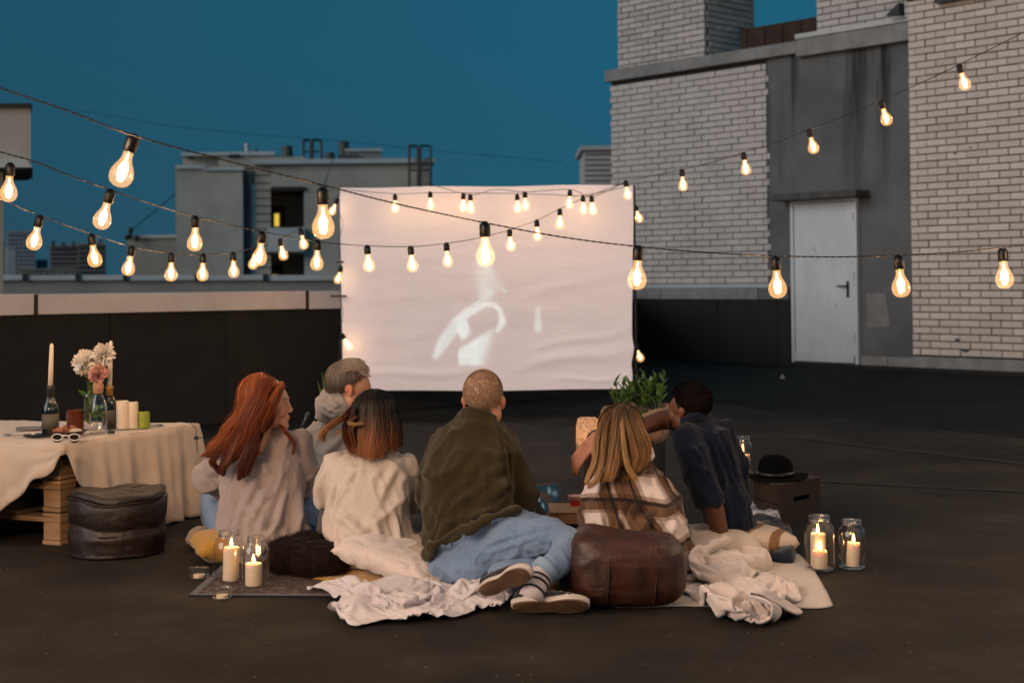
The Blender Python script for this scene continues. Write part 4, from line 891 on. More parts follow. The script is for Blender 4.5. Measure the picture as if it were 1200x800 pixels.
# ---- leather pouffes
def round_pouffe():
    c = W(136, 640, G(137, 657).y+.19); c.z = 0; root = thing('leather_pouffe', 'round dark brown leather pouffe by the pallet table', 'pouffe', c); r = .192; h = .268
    def fn(V):
        a = np.arctan2(V[:, 1], V[:, 0]); k = np.hypot(V[:, 0], V[:, 1])/r; w = 1+.007*np.sin(3*a+1)+.005*np.sin(7*a+V[:, 2]*20)
        V = V.copy(); V[:, 0] *= w*1.03; V[:, 1] *= w; V[:, 2] += (.010*np.sin(2*a+.5)+.006*np.sin(5*a))*(V[:, 2] > .1)*k; V[:, 0] += .01*V[:, 2]/h; return V
    prof = [(.05, .002), (r*.93, .003), (r*.985, .02), (r*1.0, .05), (r*1.015, .085), (r*.985, .115), (r*.975, .125), (r*1.01, .15), (r*1.03, .185), (r*1.02, .215), (r*.985, .228), (r*.965, .233), (r*.995, .240), (r*.985, .252), (r*.93, .262), (r*.80, .262), (r*.5, .257), (r*.25, .259), (0, .262)]
    P = smoothpath([(a, b, 0) for a, b in prof], 60)
    bd = MB().lathe([(max(0, x), y) for x, y, _ in P], (0, 0, 0), 96, None, fn).build('cover', M['leather_b'], root, smooth=True); me = bd.data
    cr = []
    for k in range(9): a = k*2*PI/9+.3; cr.append(((r*math.cos(a), r*math.sin(a), .02), (r*1.0*math.cos(a+.02), r*math.sin(a+.02), .22), .006, -.006))
    folds(me, creases=cr, noises=(((5, 5, 12), .0022, True), ((16, 16, 9), .002, False), ((16, 16, 50), .0015, True)), mask=lambda P: np.clip(np.hypot(P[:, 0], P[:, 1])/r, .3, 1)); me.transform(Matrix.Translation(c))
    for z in (.231,): 
        ring = [c+Vector((r*1.0*math.cos(a)*1.03, r*math.sin(a), z+.010*math.sin(2*a+.5)+.006*math.sin(5*a))) for a in np.linspace(0, 2*PI, 70)]; MB().tube(ring, .0045, 6).build('piping', M['leather_b'], root, smooth=True)
    for k in range(8):
        a = k*PI/4+.2; P = [c+Vector((r*s*math.cos(a), r*s*math.sin(a), .265)) for s in np.linspace(.1, .92, 8)]; MB().tube([q_-Vector((0, 0, .004)) for q_ in P[3:]], .0016, 5).build('top_seam', M['leather_b'], root, smooth=True)
round_pouffe()
def square_pouffe():
    c = G(740, 719)+Vector((.0, .18, 0)); root = thing('leather_pouffe', 'square worn red brown leather pouffe behind the woman in plaid', 'pouffe', c); hx, hy, hz = .196, .18, .126
    mb = MB(); mb.ell((0, 0, hz), (hx, hy, hz), None, 90, 60, 3.5); me = mb.mesh('cover'); fixn(me)
    cr = []
    for x in (-.085, .075):
        cr.append(((x, -hy, .02), (x, -hy, .27), .006, -.008)); cr.append(((x, -hy, .285), (x, hy, .285), .006, -.008))
    for z in (.0,): cr.append(((-hx, -hy, .12), (hx, -hy, .13), .012, -.004))
    cr.append(((-hx*.93, -hy*.93, .03), (-hx*.93, -hy*.93, .27), .006, .004)); cr.append(((hx*.93, -hy*.93, .03), (hx*.93, -hy*.93, .27), .006, .004))
    folds(me, creases=cr, noises=(((5, 5, 7), .012, False), ((14, 14, 14), .0015, True), ((8, 8, 24), .002, True)))
    P = get_co(me); P[:, 0] *= 1+.05*np.sin(P[:, 2]/.29*PI); P[:, 2] += .02*np.exp(-((P[:, 0]+.16)/.06)**2)*(P[:, 2] > .2)-.012*np.exp(-((P[:, 0]-.05)/.1)**2)*(P[:, 2] > .2); set_co(me, P)
    me.transform(Matrix.Translation(c) @ Matrix.Rotation(-.06, 4, 'Z')); me.polygons.foreach_set('use_smooth', [True]*len(me.polygons)); as_obj('cover', me, M['leather_r'], root)
    for x in (-.085, .075):
        pts = [c+Vector((x+.012*math.sin(z*9), -hy*(max(0., 1-abs((z-.126)/.126)**3.5)**(1/3.5))*.985-.001, z)) for z in np.linspace(.022, .232, 18)]; MB().tube(pts, .003, 5).build('seam', M['leather_r'], root, smooth=True)
square_pouffe()
# ---- pallet table with linen cloth
TZ = .443; NC, RC = Vector((-1.92, 6.08, 0)), Vector((-1.53, 6.93, 0)); e1 = (RC-NC); e1l = e1.length; e1n = e1.normalized(); e2 = Vector((-.97, .22, 0)).normalized(); LCn = NC+e2*1.3; BCn = RC+e2*1.3
pal = thing('pallet_table', 'low table of stacked pine pallets beneath a beige linen cloth', 'table', NC+(e1+e2)*.4)
o0 = NC+e1n*.07+e2*.07; ex = e1n; ey = Vector((-ex.y, ex.x, 0)); ROT_T = Matrix(((ex.x, ey.x, 0), (ex.y, ey.y, 0), (0, 0, 1)))
def tb(name, u, v, z, su, sv, sz, lab=None):
    c = o0+ex*(u+su/2)+ey*(v+sv/2)+Vector((0, 0, z+sz/2)); o = MB().box(c, (su, sv, sz), ROT_T, jit=.0015).build(name, M['wood'], pal, bevel=.003); return o
PL_, PW_ = .80, 1.15
for lv in range(3):
    z = lv*.1415
    for v in (0, PW_/2-.05, PW_-.1): tb('bottom_board', 0, v, z, PL_, .1, .018)
    for u in (0, PL_/2-.07, PL_-.1):
        for v in (0, PW_/2-.05, PW_-.1): tb('block', u+.004, v+.003, z+.0195, .11 if u else .10, .094, .075)
    for v in (0, .24, .5, .76, PW_-.1): tb('top_board', 0, v, z+.118, PL_, .10, .018)
    for u in (0, PL_/2-.05, PL_-.1): tb('stringer_board', u, 0, z+.0965, .10, PW_, .0195)
ring = []
cc = o0+ex*.06-ey*.003+Vector((0, 0, .355)); 
for a in np.linspace(0, 2*PI, 22): ring.append(cc+ex*(.022*math.cos(a))+Vector((0, 0, .022*math.sin(a))))
M['stamp'] = mat('burnt_stamp', (.09, .05, .025), .9, bump=0); MB().tube(ring, .0016, 4).build('stamp_ring', M['stamp'], pal); MB().tube([cc-ex*.012, cc+ex*.012], .0016, 4).build('stamp_mark', M['stamp'], pal); MB().tube([cc-Vector((0, 0, .012)), cc+Vector((0, 0, .012))], .0016, 4).build('stamp_mark', M['stamp'], pal)
# cloth: top sheet + hanging perimeter, one mesh
def table_cloth():
    cor = [LCn, NC, RC, BCn]; top = []; nu, nv = 60, 60
    V = []; f = []
    for j in range(nv+1):
        for i in range(nu+1):
            a, b = i/nu, j/nv; p = NC.lerp(RC, a).lerp(LCn.lerp(BCn, a), b); z = TZ+.003*noise.noise(Vector((a*7, b*7, 0)))+.004*max(0, noise.noise(Vector((a*3, b*9, 5))))
            V.append((p.x, p.y, z))
    for j in range(nv):
        for i in range(nu): f.append((j*(nu+1)+i, j*(nu+1)+i+1, (j+1)*(nu+1)+i+1, (j+1)*(nu+1)+i))
    # perimeter from far-left corner along the left side, near corner, right side, back corner
    per = []
    def edge(a, b, n, out): 
        for k in range(n): per.append((a.lerp(b, k/n), out))
    outL = Vector((-e2.y, e2.x, 0)); outL = outL if outL.dot(NC-RC) > 0 else -outL
    outR = Vector((e1n.y, -e1n.x, 0)); outR = outR if outR.dot(-e2) > 0 else -outR
    n1, n2, n3 = 110, 90, 40
    edge(LCn, NC, n1, outL); edge(NC, RC, n2, outR); edge(RC, BCn, n3, -outL); per.append((BCn, -outL)); m = len(per); rows = 22
    S = np.concatenate([[0], np.cumsum([(per[k+1][0]-per[k][0]).length for k in range(m-1)])]); sN = S[n1]; sR = S[n1+n2]
    base = len(V)
    for r in range(rows+1):
        t = r/rows
        for k in range(m):
            p, out = per[k]; s = S[k]
            if 0 < k < m-1: out = (per[max(0, k-4)][1]+per[min(m-1, k+4)][1]+per[max(0, k-9)][1]+per[min(m-1, k+9)][1]).normalized()
            d = s-sN
            if d >= 0: drop = .035+.40*min(1, (max(0, d-.03)/.30))**.62
            else: drop = .035+.36*min(1, (max(0, -d-.02)/.42))**.75
            drop += .012*math.sin(s*21)+.01*math.sin(s*47); drop = min(drop, TZ-.008)
            tt = t*drop/.43
            fl = (.035+.020*math.sin(s*20+.8)+.016*math.sin(s*37+2)+.010*math.sin(s*71))*tt**.8+.010*noise.noise(Vector((s*6, t*4, 2)))*min(1, t*4)
            if r == 0: z = TZ; fl = 0
            else: z = TZ-.004-drop*t
            if abs(d) < .10: fl -= .02*t*(1-abs(d)/.10)
            q_ = p+out*(fl+.006*min(1, t*8)); z += .006*math.sin(s*18)*t
            V.append((q_.x, q_.y, max(.006, z)))
    for r in range(rows):
        for k in range(m-1): f.append((base+r*m+k, base+r*m+k+1, base+(r+1)*m+k+1, base+(r+1)*m+k))
    me = bpy.data.meshes.new('linen_tablecloth'); me.from_pydata(V, [], f); bm = bmesh.new(); bm.from_mesh(me); bmesh.ops.remove_doubles(bm, verts=bm.verts, dist=.004); bm.to_mesh(me); bm.free(); fixn(me)
    me.polygons.foreach_set('use_smooth', [True]*len(me.polygons)); o = as_obj('linen_tablecloth', me, M['linen']); sd = o.modifiers.new('cloth', 'SOLIDIFY'); sd.thickness = .003; sd.offset = 1
    tag(o, 'beige linen cloth draped over the pallet table, lifted at the near corner', 'tablecloth')
table_cloth()
TT = TZ+.009
def T(px, py): return ZP(px, py, TT)
def bottle(label, px, py, top_py, ctop, glassm):
    p = T(px, py); D = p.y; h = (py-top_py)*D/F; r = .037; root = thing('wine_bottle', label, 'bottle', p, 'wine bottles holding candles')
    MB().lathe([(r*.8, .0), (r, .006), (r, h*.52), (r*.92, h*.60), (r*.60, h*.70), (r*.42, h*.78), (r*.38, h*.93), (r*.46, h*.94), (r*.46, h*.97), (r*.38, h)], p, 28).build('glass', glassm, root, smooth=True)
    MB().lathe([(r*1.012, h*.14), (r*1.012, h*.44)], p, 28).build('paper_label', mat('bottle_paper', (.10, .09, .07), .7), root, smooth=True)
    MB().lathe([(r*.45, h*.76), (r*.43, h*.90), (r*.49, h*.935), (r*.49, h*.975), (r*.42, h*1.0)], p, 20).build('foil', M['goldfoil'] if 'amber' in label else M['darkfoil'], root, smooth=True)
    c = thing('taper_candle', 'tall ivory taper candle standing in the '+('amber topped' if 'amber' in label else 'left')+' wine bottle', 'candle', p+Vector((0, 0, h*.97)), 'taper candles')
    hh = (top_py-ctop)*D/F; a = p+Vector((0, 0, h*.97)); MB().tube([a, a+Vector((.003, 0, hh*.5)), a+Vector((.006, 0, hh)), a+Vector((.006, 0, hh+.008))], [.0115, .0105, .0085, .003], 12).build('wax_body', M['wax'], c, smooth=True)
    t = a+Vector((.006, 0, hh+.005)); MB().tube([t, t+Vector((0, 0, .012))], .001, 5).build('wick', M['wick'], c)
M['goldfoil'] = mat('amber_foil', (.45, .22, .04), .4, bump=.1, metal=.4); M['darkfoil'] = mat('dark_foil', (.02, .02, .02), .4, bump=0)
bottle('dark wine bottle holding a taper candle, left of the brown candle jar', 59, 510, 452, 403, M['greenglass'])
bottle('dark wine bottle with amber foil behind the corked glass bottle', 128.5, 502, 452, 400, M['greenglass'])
# vase with flowers
def flowers():
    p = T(106, 503); root = thing('flower_vase', 'clear vase of white chrysanthemums and a pink bloom', 'vase', p); D = p.y; s = D/F
    MB().lathe([(.028, 0), (.030, .004), (.030, .15), (.031, .17)], p, 24).build('vase_glass', M['jar'], root, smooth=True)
    heads = [(101, 425, .068, 'w'), (121, 415, .058, 'w'), (115, 438, .050, 'p'), (92, 418, .03, 'w')]
    M['petal_w'] = mat('white_petal', (.85, .80, .72), .7, (.76, .70, .62), bump=0); M['petal_p'] = mat('pink_petal', (.58, .30, .26), .7, (.50, .24, .22), bump=0)
    rnd = random.Random(3)
    for (x, y, r, k) in heads[:3]:
        c = W(x, y, D+(.02 if k == 'w' else -.03)); st = smoothpath([p+Vector((0, 0, .02)), p+Vector(((c.x-p.x)*.3, 0, .15)), c], 10); MB().tube(st, .003, 6).build('stem', M['stem'], root, smooth=True)
        hd = MB(); n = 170 if k == 'w' else 80
        for i in range(n):
            t = math.acos(1-1.75*(i+.5)/n); a = i*2.39996; d = Vector((math.sin(t)*math.cos(a), -math.cos(t)*.55+math.sin(t)*math.sin(a)*.5, math.sin(t)*math.sin(a)*.75+math.cos(t)*.55)).normalized()
            L = r*rnd.uniform(.72, 1.05); sd_ = d.orthogonal().normalized(); w = r*(.10 if k == 'w' else .19); up = d.cross(sd_); cv = rnd.uniform(-.25, .35)
            q0, q1, q2, q3 = c+d*r*.12, c+d*L*.55+up*L*.06, c+d*L*.85+up*L*cv*.4, c+d*L+up*L*cv*.75
            hd.add([tuple(v) for v in (q0-sd_*w*.3, q0+sd_*w*.3, q1-sd_*w, q1+sd_*w, q2-sd_*w*.95, q2+sd_*w*.95, q3-sd_*w*.3, q3+sd_*w*.3)], [(0, 1, 3, 2), (2, 3, 5, 4), (4, 5, 7, 6)])
        b = hd.build('bloom', M['petal_w'] if k == 'w' else M['petal_p'], root, smooth=True); b['label'] = 'white chrysanthemum bloom' if k == 'w' else 'pink bloom'
    for i in range(26):
        a = rnd.uniform(-1, 1); z = rnd.uniform(.02, .24); b = p+Vector((a*.018, rnd.uniform(-.02, .02), z)); d = Vector((a*.7+rnd.uniform(-.5, .5), rnd.uniform(-.6, .3), rnd.uniform(.1, 1))).normalized(); leaf(b, d, rnd.uniform(.04, .075), rnd.uniform(.010, .017), root)
def leaf_mesh():
    n = 7; V = []; f = []
    for i in range(n):
        t = i/(n-1); w = math.sin(PI*t**.75)*.5 if 0 < i < n-1 else .02; z = .18*math.sin(t*2.2)
        V += [(-w, z-.25*w*0+.10*w, t), (0, z-.08, t), (w, z+.10*w, t)]
    for i in range(n-1):
        for k in (0, 1): f.append((i*3+k, i*3+k+1, (i+1)*3+k+1, (i+1)*3+k))
    me = bpy.data.meshes.new('leaf'); me.from_pydata(V, [], f); me.update(); me.polygons.foreach_set('use_smooth', [True]*len(f)); me.materials.append(M['leaf']); return me
LEAF = leaf_mesh()
def leaf(b, d, L, w, parent):
    d = Vector(d).normalized(); R = d.to_track_quat('Z', 'Y').to_matrix() @ Matrix.Rotation(random.uniform(-.8, .8), 3, 'Z'); return inst('leaf', LEAF, parent, b, R, (w*2, L*.5, L))
flowers()
def misc_table():
    p = T(115, 507); root = thing('corked_bottle', 'clear square bottle with cork stopper and green mint inside', 'bottle', p); D = p.y; s = D/F
    MB().lathe([(.036, 0), (.039, .005), (.039, .115), (.032, .145), (.021, .165), (.020, .185), (.022, .188)], p, 26).build('glass', M['jar'], root, smooth=True)
    MB().lathe([(.019, .178), (.023, .188), (.025, .215), (.022, .224), (0, .225)], p, 18).build('cork', mat('cork', (.42, .22, .13), .85, (.34, .17, .10), ns=60, bump=.4), root, smooth='auto')
    mt = thing('mint_sprig', 'bunch of green mint floating in the corked bottle', 'herb', p)
    for i in range(30): leaf(p+Vector((random.uniform(-.022, .022), random.uniform(-.022, .022), random.uniform(.05, .11))), (random.uniform(-1, 1), random.uniform(-1, 1), random.uniform(-.4, 1)), random.uniform(.02, .032), .009, mt)
    p = T(88, 503); root = thing('amber_candle_jar', 'amber brown glass candle jar behind the food bowl', 'jar candle', p)
    am = mat('amber_glass', (.16, .035, .010), .12, (.10, .02, .006), bump=0); MB().lathe([(.036, 0), (.039, .005), (.039, .088), (.037, .090), (.036, .086), (.036, .006), (0, .006)], p, 28).build('glass', am, root, smooth='auto')
    MB().lathe([(.0355, .007), (.0355, .072), (0, .073)], p, 24).build('wax', mat('amber_wax', (.45, .20, .08), .5, bump=0), root, smooth='auto')
    for k, (x, y, w, h, lb) in enumerate(((143.5, 502, 14.5, 32, 'taller white pillar candle on the linen cloth, left of its pair'), (155.5, 501.5, 12.5, 30, 'white pillar candle touching the slightly taller one'))):
        p = T(x, y); s = p.y/F; root = thing('pillar_candle', lb, 'candle', p, 'unlit pillar candles on the table'); candle(root, p, w/2*s, h*s, False, name='wax_body')
    p = T(168.5, 501); s = p.y/F; root = thing('pillar_candle', 'short lime green pillar candle beside the white pair', 'candle', p, 'unlit pillar candles on the table'); candle(root, p, 6.8*s, 18*s, False, M['wax_green'], name='wax_body')
    # bowl of food
    p = T(81, 511); root = thing('snack_bowl', 'shallow brown bowl heaped with snacks beside the sunglasses', 'bowl', p); s = p.y/F; r = 19*s
    MB().lathe([(r*.5, 0), (r*.8, .006), (r, .022), (r*1.02, .026), (r*.97, .024), (r*.75, .010), (0, .008)], p, 28).build('bowl', mat('brown_ceramic', (.06, .022, .012), .3), root, smooth=True)
    sn = mat('snack_pieces', (.36, .13, .05), .7, (.25, .08, .03)); cr = mat('creamy_dip', (.62, .52, .42), .6)
    for i in range(16): a = random.uniform(0, 6.28); d = random.uniform(0, r*.75); MB().ell(p+Vector((d*math.cos(a)-r*.25, d*math.sin(a), random.uniform(.02, .038))), (.013, .011, .010), Matrix.Rotation(a, 3, 'X'), 8, 6, 2.6).build('snack', sn, root, smooth=True)
    MB().ell(p+Vector((r*.45, -.01, .022)), (.030, .026, .014), nu=14, nv=8).build('dip', cr, root, smooth=True)
    # sunglasses
    root = thing('sunglasses', 'white framed sunglasses folded at the near edge of the table', 'sunglasses', T(77, 517)); m_ = mat('white_plastic', (.7, .66, .6), .3, bump=0)
    for x in (67, 87):
        c = T(x, 517)+Vector((0, 0, .018)); MB().tube([c+Vector((.023*math.cos(a), 0, .014*math.sin(a))) for a in np.linspace(0, 2*PI, 22)], .003, 8).build('rim', m_, root, smooth=True)
        MB().lathe([(0, 0), (.024, .001)], c, 18, Matrix.Rotation(PI/2, 3, 'X')).build('lens', mat('dark_lens', (.02, .015, .012), .1, bump=0), root)
    c = T(77, 517)+Vector((0, 0, .022)); MB().tube([c+Vector((-.012, 0, 0)), c+Vector((0, 0, .004)), c+Vector((.012, 0, 0))], .003, 6).build('bridge', m_, root, smooth=True)
    for x, dx in ((60.5, .02), (94, -.02)): c = T(x, 517)+Vector((0, 0, .022)); MB().tube([c, c+Vector((dx, .05, 0)), c+Vector((dx*3, .11, -.012))], .0028, 6).build('temple', m_, root, smooth=True)
    p = T(41, 511); o = MB().lathe([(.0, .0), (.045, .001), (.052, .006), (.0515, .008), (.04, .004), (0, .003)], p, 26).build('small_plate', mat('dark_plate', (.02, .02, .028), .25, bump=0), smooth=True); tag(o, 'small dark plate left of the wine bottle', 'plate')
    p = T(36, 503); o = MB().box(p+Vector((0, 0, .006)), (.13, .08, .01), Matrix.Rotation(.4, 3, 'Z')).build('closed_notebook', mat('grey_cover', (.20, .20, .21), .6), bevel=.002); tag(o, 'thin grey notebook lying at the back of the linen cloth', 'book')
    root = thing('spoon', 'shiny metal spoon at the left end of the table', 'spoon', T(8, 511)); mm = mat('steel', (.6, .57, .5), .2, bump=0, metal=1)
    MB().ell(T(9, 511)+Vector((0, 0, .006)), (.022, .015, .005)).build('bowl', mm, root, smooth=True); MB().tube([T(9, 511)+Vector((.02, 0, .006)), T(9, 511)+Vector((.12, .03, .004))], .0025, 6).build('handle', mm, root)
    root = thing('spoon', 'shiny spoon on the cloth right of the green candle', 'spoon', T(187, 500)); MB().ell(T(187, 500)+Vector((0, 0, .006)), (.018, .012, .006)).build('bowl', mm, root, smooth=True); MB().tube([T(187, 500)+Vector((-.015, 0, .006)), T(176, 499)+Vector((0, 0, .003))], .0025, 6).build('handle', mm, root)
    o = MB().lathe([(.0, .0), (.016, .001), (.016, .012), (.0, .013)], T(130, 508), 16).build('bottle_cap', mat('dark_green_cap', (.01, .025, .02), .4, bump=0), smooth='auto'); tag(o, 'small dark green cap near the foot of the corked bottle', 'cap')
    # cable with clip hanging over the right edge
    root = thing('cloth_clip', 'dark cord with a small clip hanging over the right end of the linen', 'clip', W(231, 513, 6.85)); MB().tube([W(222, 494, 6.84), W(230, 503, 6.80), W(231, 530, 6.78)], .0022, 5).build('cord', M['black'], root)
    MB().box(W(230, 513, 6.76), (.02, .012, .018)).build('clip', M['black'], root, bevel=.002); MB().box(W(236, 513, 6.76), (.02, .01, .008)).build('jaw', mm, root)
misc_table()
# ---- crate, hat
def crate():
    p0, p1, p2 = G(884, 604), G(916, 614), G(960, 603); ztop = .168; root = thing('wooden_crate', 'dark wooden box crate with a slot handle, a black hat on it', 'crate', p1); p3 = p0+(p2-p1)
    def panel(a, b, name, slot=False):
        d = (b-a); L = d.length; d.normalize(); nn = Vector((d.y, -d.x, 0)); R = Matrix(((d.x, -nn.x, 0), (d.y, -nn.y, 0), (0, 0, 1)))
        if not slot:
            for k in range(2): MB().box(a+d*(L/2)+Vector((0, 0, .043+k*.083)), (L-.004, .014, .080), R).build(name, M['wood_d'], root, bevel=.003)
        else:
            s0, s1, z0, z1 = L*.28, L*.72, .088, .112
            MB().box(a+d*(L/2)+Vector((0, 0, z0/2)), (L, .014, z0), R).build(name, M['wood_d'], root); MB().box(a+d*(L/2)+Vector((0, 0, (z1+ztop)/2)), (L, .014, ztop-z1), R).build(name, M['wood_d'], root)
            MB().box(a+d*(s0/2)+Vector((0, 0, (z0+z1)/2)), (s0, .014, z1-z0), R).build(name, M['wood_d'], root); MB().box(a+d*((L+s1)/2)+Vector((0, 0, (z0+z1)/2)), (L-s1, .014, z1-z0), R).build(name, M['wood_d'], root)
    panel(p0, p1, 'side_board'); panel(p1, p2, 'end_board', True); panel(p3, p2, 'side_board'); panel(p0, p3, 'end_board')
    u = (p2-p1); v = (p0-p1)
    for k in range(3): q = p1+v*((k+.5)/3)+u*.5; R = Matrix(((u.normalized().x, -u.normalized().y, 0), (u.normalized().y, u.normalized().x, 0), (0, 0, 1))); MB().box(q+Vector((0, 0, ztop+.005)), (u.length, v.length/3-.004, .012), R).build('top_board', M['wood_d'], root, bevel=.002)
    for q in (p1,): MB().box(q+Vector((0, .004, ztop/2)), (.016, .016, ztop)).build('corner_post', M['wood_d'], root)
    c = (p0+p2)/2+Vector((-.055, -.02, ztop+.014)); hat = thing('fedora_hat', 'black felt fedora hat resting on the wooden crate', 'hat', c); fm_ = mat('black_felt', (.004, .004, .004), 1.0, (.006, .006, .006), bump=.2, bs=200, spec=.05)
    def fn(V):
        V = V.copy(); a = np.arctan2(V[:, 1], V[:, 0]); r = np.hypot(V[:, 0], V[:, 1]); V[:, 2] += .018*np.clip((r-.08)/.05, 0, 1)*(np.abs(np.cos(a))**3)-.004*np.clip((r-.08)/.05, 0, 1); top = V[:, 2] > .085
        V[:, 2] -= top*.022*np.exp(-(V[:, 1]/.028)**2); V[:, 1] *= np.where(V[:, 2] > .05, .92, 1); return V
    pr = [(.153, .0), (.154, .004), (.135, .006), (.10, .004), (.088, .006), (.085, .014), (.083, .04), (.078, .075), (.070, .095), (.055, .104), (.03, .104), (0, .103)]
    MB().lathe([(.142, -.001)]+pr, c, 48, None, fn).build('felt_body', fm_, hat, smooth=True); MB().lathe([(.0875, .008), (.0868, .03)], c, 40).build('ribbon', mat('hat_ribbon', (.004, .004, .004), .4, bump=0), hat, smooth=True)
crate()
# ---- laptop, food box, cup
def laptop():
    a, b, c, d = W(628, 604, 6.15), W(661, 602, 6.02), W(655, 565, 6.18), W(622, 567, 6.30); root = thing('laptop', 'open black laptop showing a dark blue film scene', 'laptop', G(645, 640)); nrm = (b-a).cross(d-a).normalized()
    MB().prism([a, b, c, d], -nrm*.007 if nrm.y < 0 else nrm*.007).build('lid', M['black'], root, bevel=.002)
    # picture sheet
    n = 40; V = []; C = []; f = []; off = (nrm if nrm.y < 0 else -nrm)*.0015
    for j in range(n):
        for i in range(n):
            u_, v_ = .05+.90*i/(n-1), .10+.84*j/(n-1); p = a.lerp(b, u_).lerp(d.lerp(c, u_), v_)+off; V.append(tuple(p)); x, y = u_, 1-v_
            k = np.exp(-((x-.17)/.06)**2-((y-.42)/.13)**2)*1.1+np.exp(-((x-.32)/.03)**2-((y-.72)/.08)**2)*.5+np.exp(-((x-.62)/.05)**2-((y-.25)/.10)**2)*.35+np.exp(-((x-.8)/.08)**2-((y-.35)/.08)**2)*.25
            g = .5+.5*noise.noise(Vector((x*5, y*5, 1))); C.append((.003+k*.35, .010+.014*g+k*.42, .016+.018*g+k*.40))
    for j in range(n-1):
        for i in range(n-1): f.append((j*n+i, j*n+i+1, (j+1)*n+i+1, (j+1)*n+i))
    me = bpy.data.meshes.new('display'); me.from_pydata(V, [], f); setcol(me, C); m, nn, l, p = newmat('laptop_display'); at = nn.new('ShaderNodeAttribute'); at.attribute_name = 'Col'; p.inputs['Base Color'].default_value = (.004, .004, .005, 1); p.inputs['Roughness'].default_value = .6; p.inputs['Specular IOR Level'].default_value = .1
    l.new(at.outputs['Color'], p.inputs['Emission Color']); p.inputs['Emission Strength'].default_value = 1.3; as_obj('display', me, m, root)
    w = (b-a); bk = Vector((.05, -.20, -.0)); q0, q1 = a+Vector((0, 0, -.012)), b+Vector((0, 0, -.012)); MB().prism([q0, q1, q1+bk, q0+bk], (0, 0, .012)).build('keyboard_base', M['black'], root, bevel=.002)
    bx = thing('side_box', 'low box under the laptop, mostly hidden by the jeans', 'box', G(645, 640)); zc_ = a.z-.014; MB().prism([Vector((q0.x, q0.y, 0)), Vector((q1.x, q1.y, 0)), Vector((q1.x+.05, q1.y-.2, 0)), Vector((q0.x+.05, q0.y-.2, 0))], (0, 0, zc_-.002)).build('carton', M['wood_d'], bx, bevel=.004)
laptop()
p = G(672, 640); bx = thing('food_box', 'brown cardboard food box beside the woman in plaid', 'box', p); D = 5.75
a, b = W(645, 601, D), W(692, 601, D); zt_ = a.z; cb_ = mat('kraft_card', (.40, .24, .13), .8, (.34, .20, .10)); 
MB().box(((a.x+b.x)/2+.03, D+.10, zt_-.022), (b.x-a.x+.06, .24, .040)).build('tray', cb_, bx, bevel=.003); MB().box(((a.x+b.x)/2+.03, D+.10, zt_+.003), (b.x-a.x+.066, .246, .006)).build('lid', cb_, bx, bevel=.002)
st_ = thing('stool_box', 'low support below the food box hidden behind the jeans', 'box', p); MB().box(((a.x+b.x)/2+.03, D+.10, (zt_-.044)/2), (b.x-a.x+.02, .2, zt_-.046)).build('carton', M['wood_d'], st_)
p = W(674, 606, 5.95); p.z = zt_+.007; p.y = 5.90; cu_ = thing('paper_cup', 'red and white striped paper cup standing by the food box', 'cup', p)
MB().lathe([(.020, 0), (.030, .035), (.031, .036), (.0295, .035), (.019, .003), (0, .003)], p, 24).build('cup_body', mat('red_paper', (.50, .03, .025), .5, bump=0), cu_, smooth='auto'); MB().lathe([(.0292, .022), (.0312, .040), (.0325, .041), (.0305, .040)], p, 24).build('rim_band', mat('pink_white_paper', (.62, .38, .36), .5, bump=0), cu_, smooth=True)
# ---- planters
def planter():
    c = W(745, 540, 7.3); c.z = 0; D = c.y; root = thing('burlap_planter', 'ribbed dark planter wrapped in burlap with leafy green plant', 'planter', c); ztop = W(745, 478, D).z; r = 38*D/F
    V = MB(); n = 60
    V.lathe([(r*.86+.0, .0), (r*.9, .1), (r*.93, ztop-.08)], c, 60, None, lambda v: v*np.stack([1+.03*np.sign(np.sin(np.arctan2(v[:, 1], v[:, 0])*30))]*2+[np.ones(len(v))], 1)); V.build('ribbed_pot', mat('black_ribbed_plastic', (.022, .022, .022), .5, bump=0), root)
    def fn(v):
        a = np.arctan2(v[:, 1], v[:, 0]); w = 1+.035*np.sin(a*7+1)+.02*np.sin(a*13); v = v.copy(); v[:, 0] *= w; v[:, 1] *= w; v[:, 2] += .012*np.sin(a*5)+.014*np.sin(a*3+2); return v
    MB().lathe([(r*.94, ztop-.17), (r*1.02, ztop-.12), (r*1.06, ztop-.05), (r*1.04, ztop-.01), (r*.97, ztop+.006), (r*.88, ztop-.01), (r*.8, ztop-.04)], c, 72, None, fn).build('burlap_wrap', fabric('burlap', (.34, .20, .105), (.27, .155, .08), weave=420, bump=.7, wr=.8), root, smooth=True)
    MB().lathe([(r*.9, ztop-.03), (0, ztop-.03)], c, 24).build('soil', mat('soil', (.02, .014, .01), .95), root)
    rnd = random.Random(5)
    for i in range(26):
        bx_ = rnd.uniform(-.55, .75)*r; b = c+Vector((bx_, rnd.uniform(-.5, .4)*r, ztop-.03)); hgt = rnd.uniform(.09, .18)*(1.15 if bx_ > 0 else .9); lean = rnd.uniform(-.3, .3)+bx_/r*.2
        tp = b+Vector((lean*hgt, rnd.uniform(-.04, .02), hgt)); MB().tube(smoothpath([b, (b+tp)/2+Vector((0, 0, .01)), tp], 6), .0025, 5).build('stem', M['stem'], root)
        nl = 7
        for k in range(nl):
            t = .25+.75*k/(nl-1); q = b.lerp(tp, t); a = k*2.4+i; d = Vector((math.cos(a)*.75, math.sin(a)*.5-.2, .85)); leaf(q, d, rnd.uniform(.035, .060), rnd.uniform(.009, .014), root)
planter()
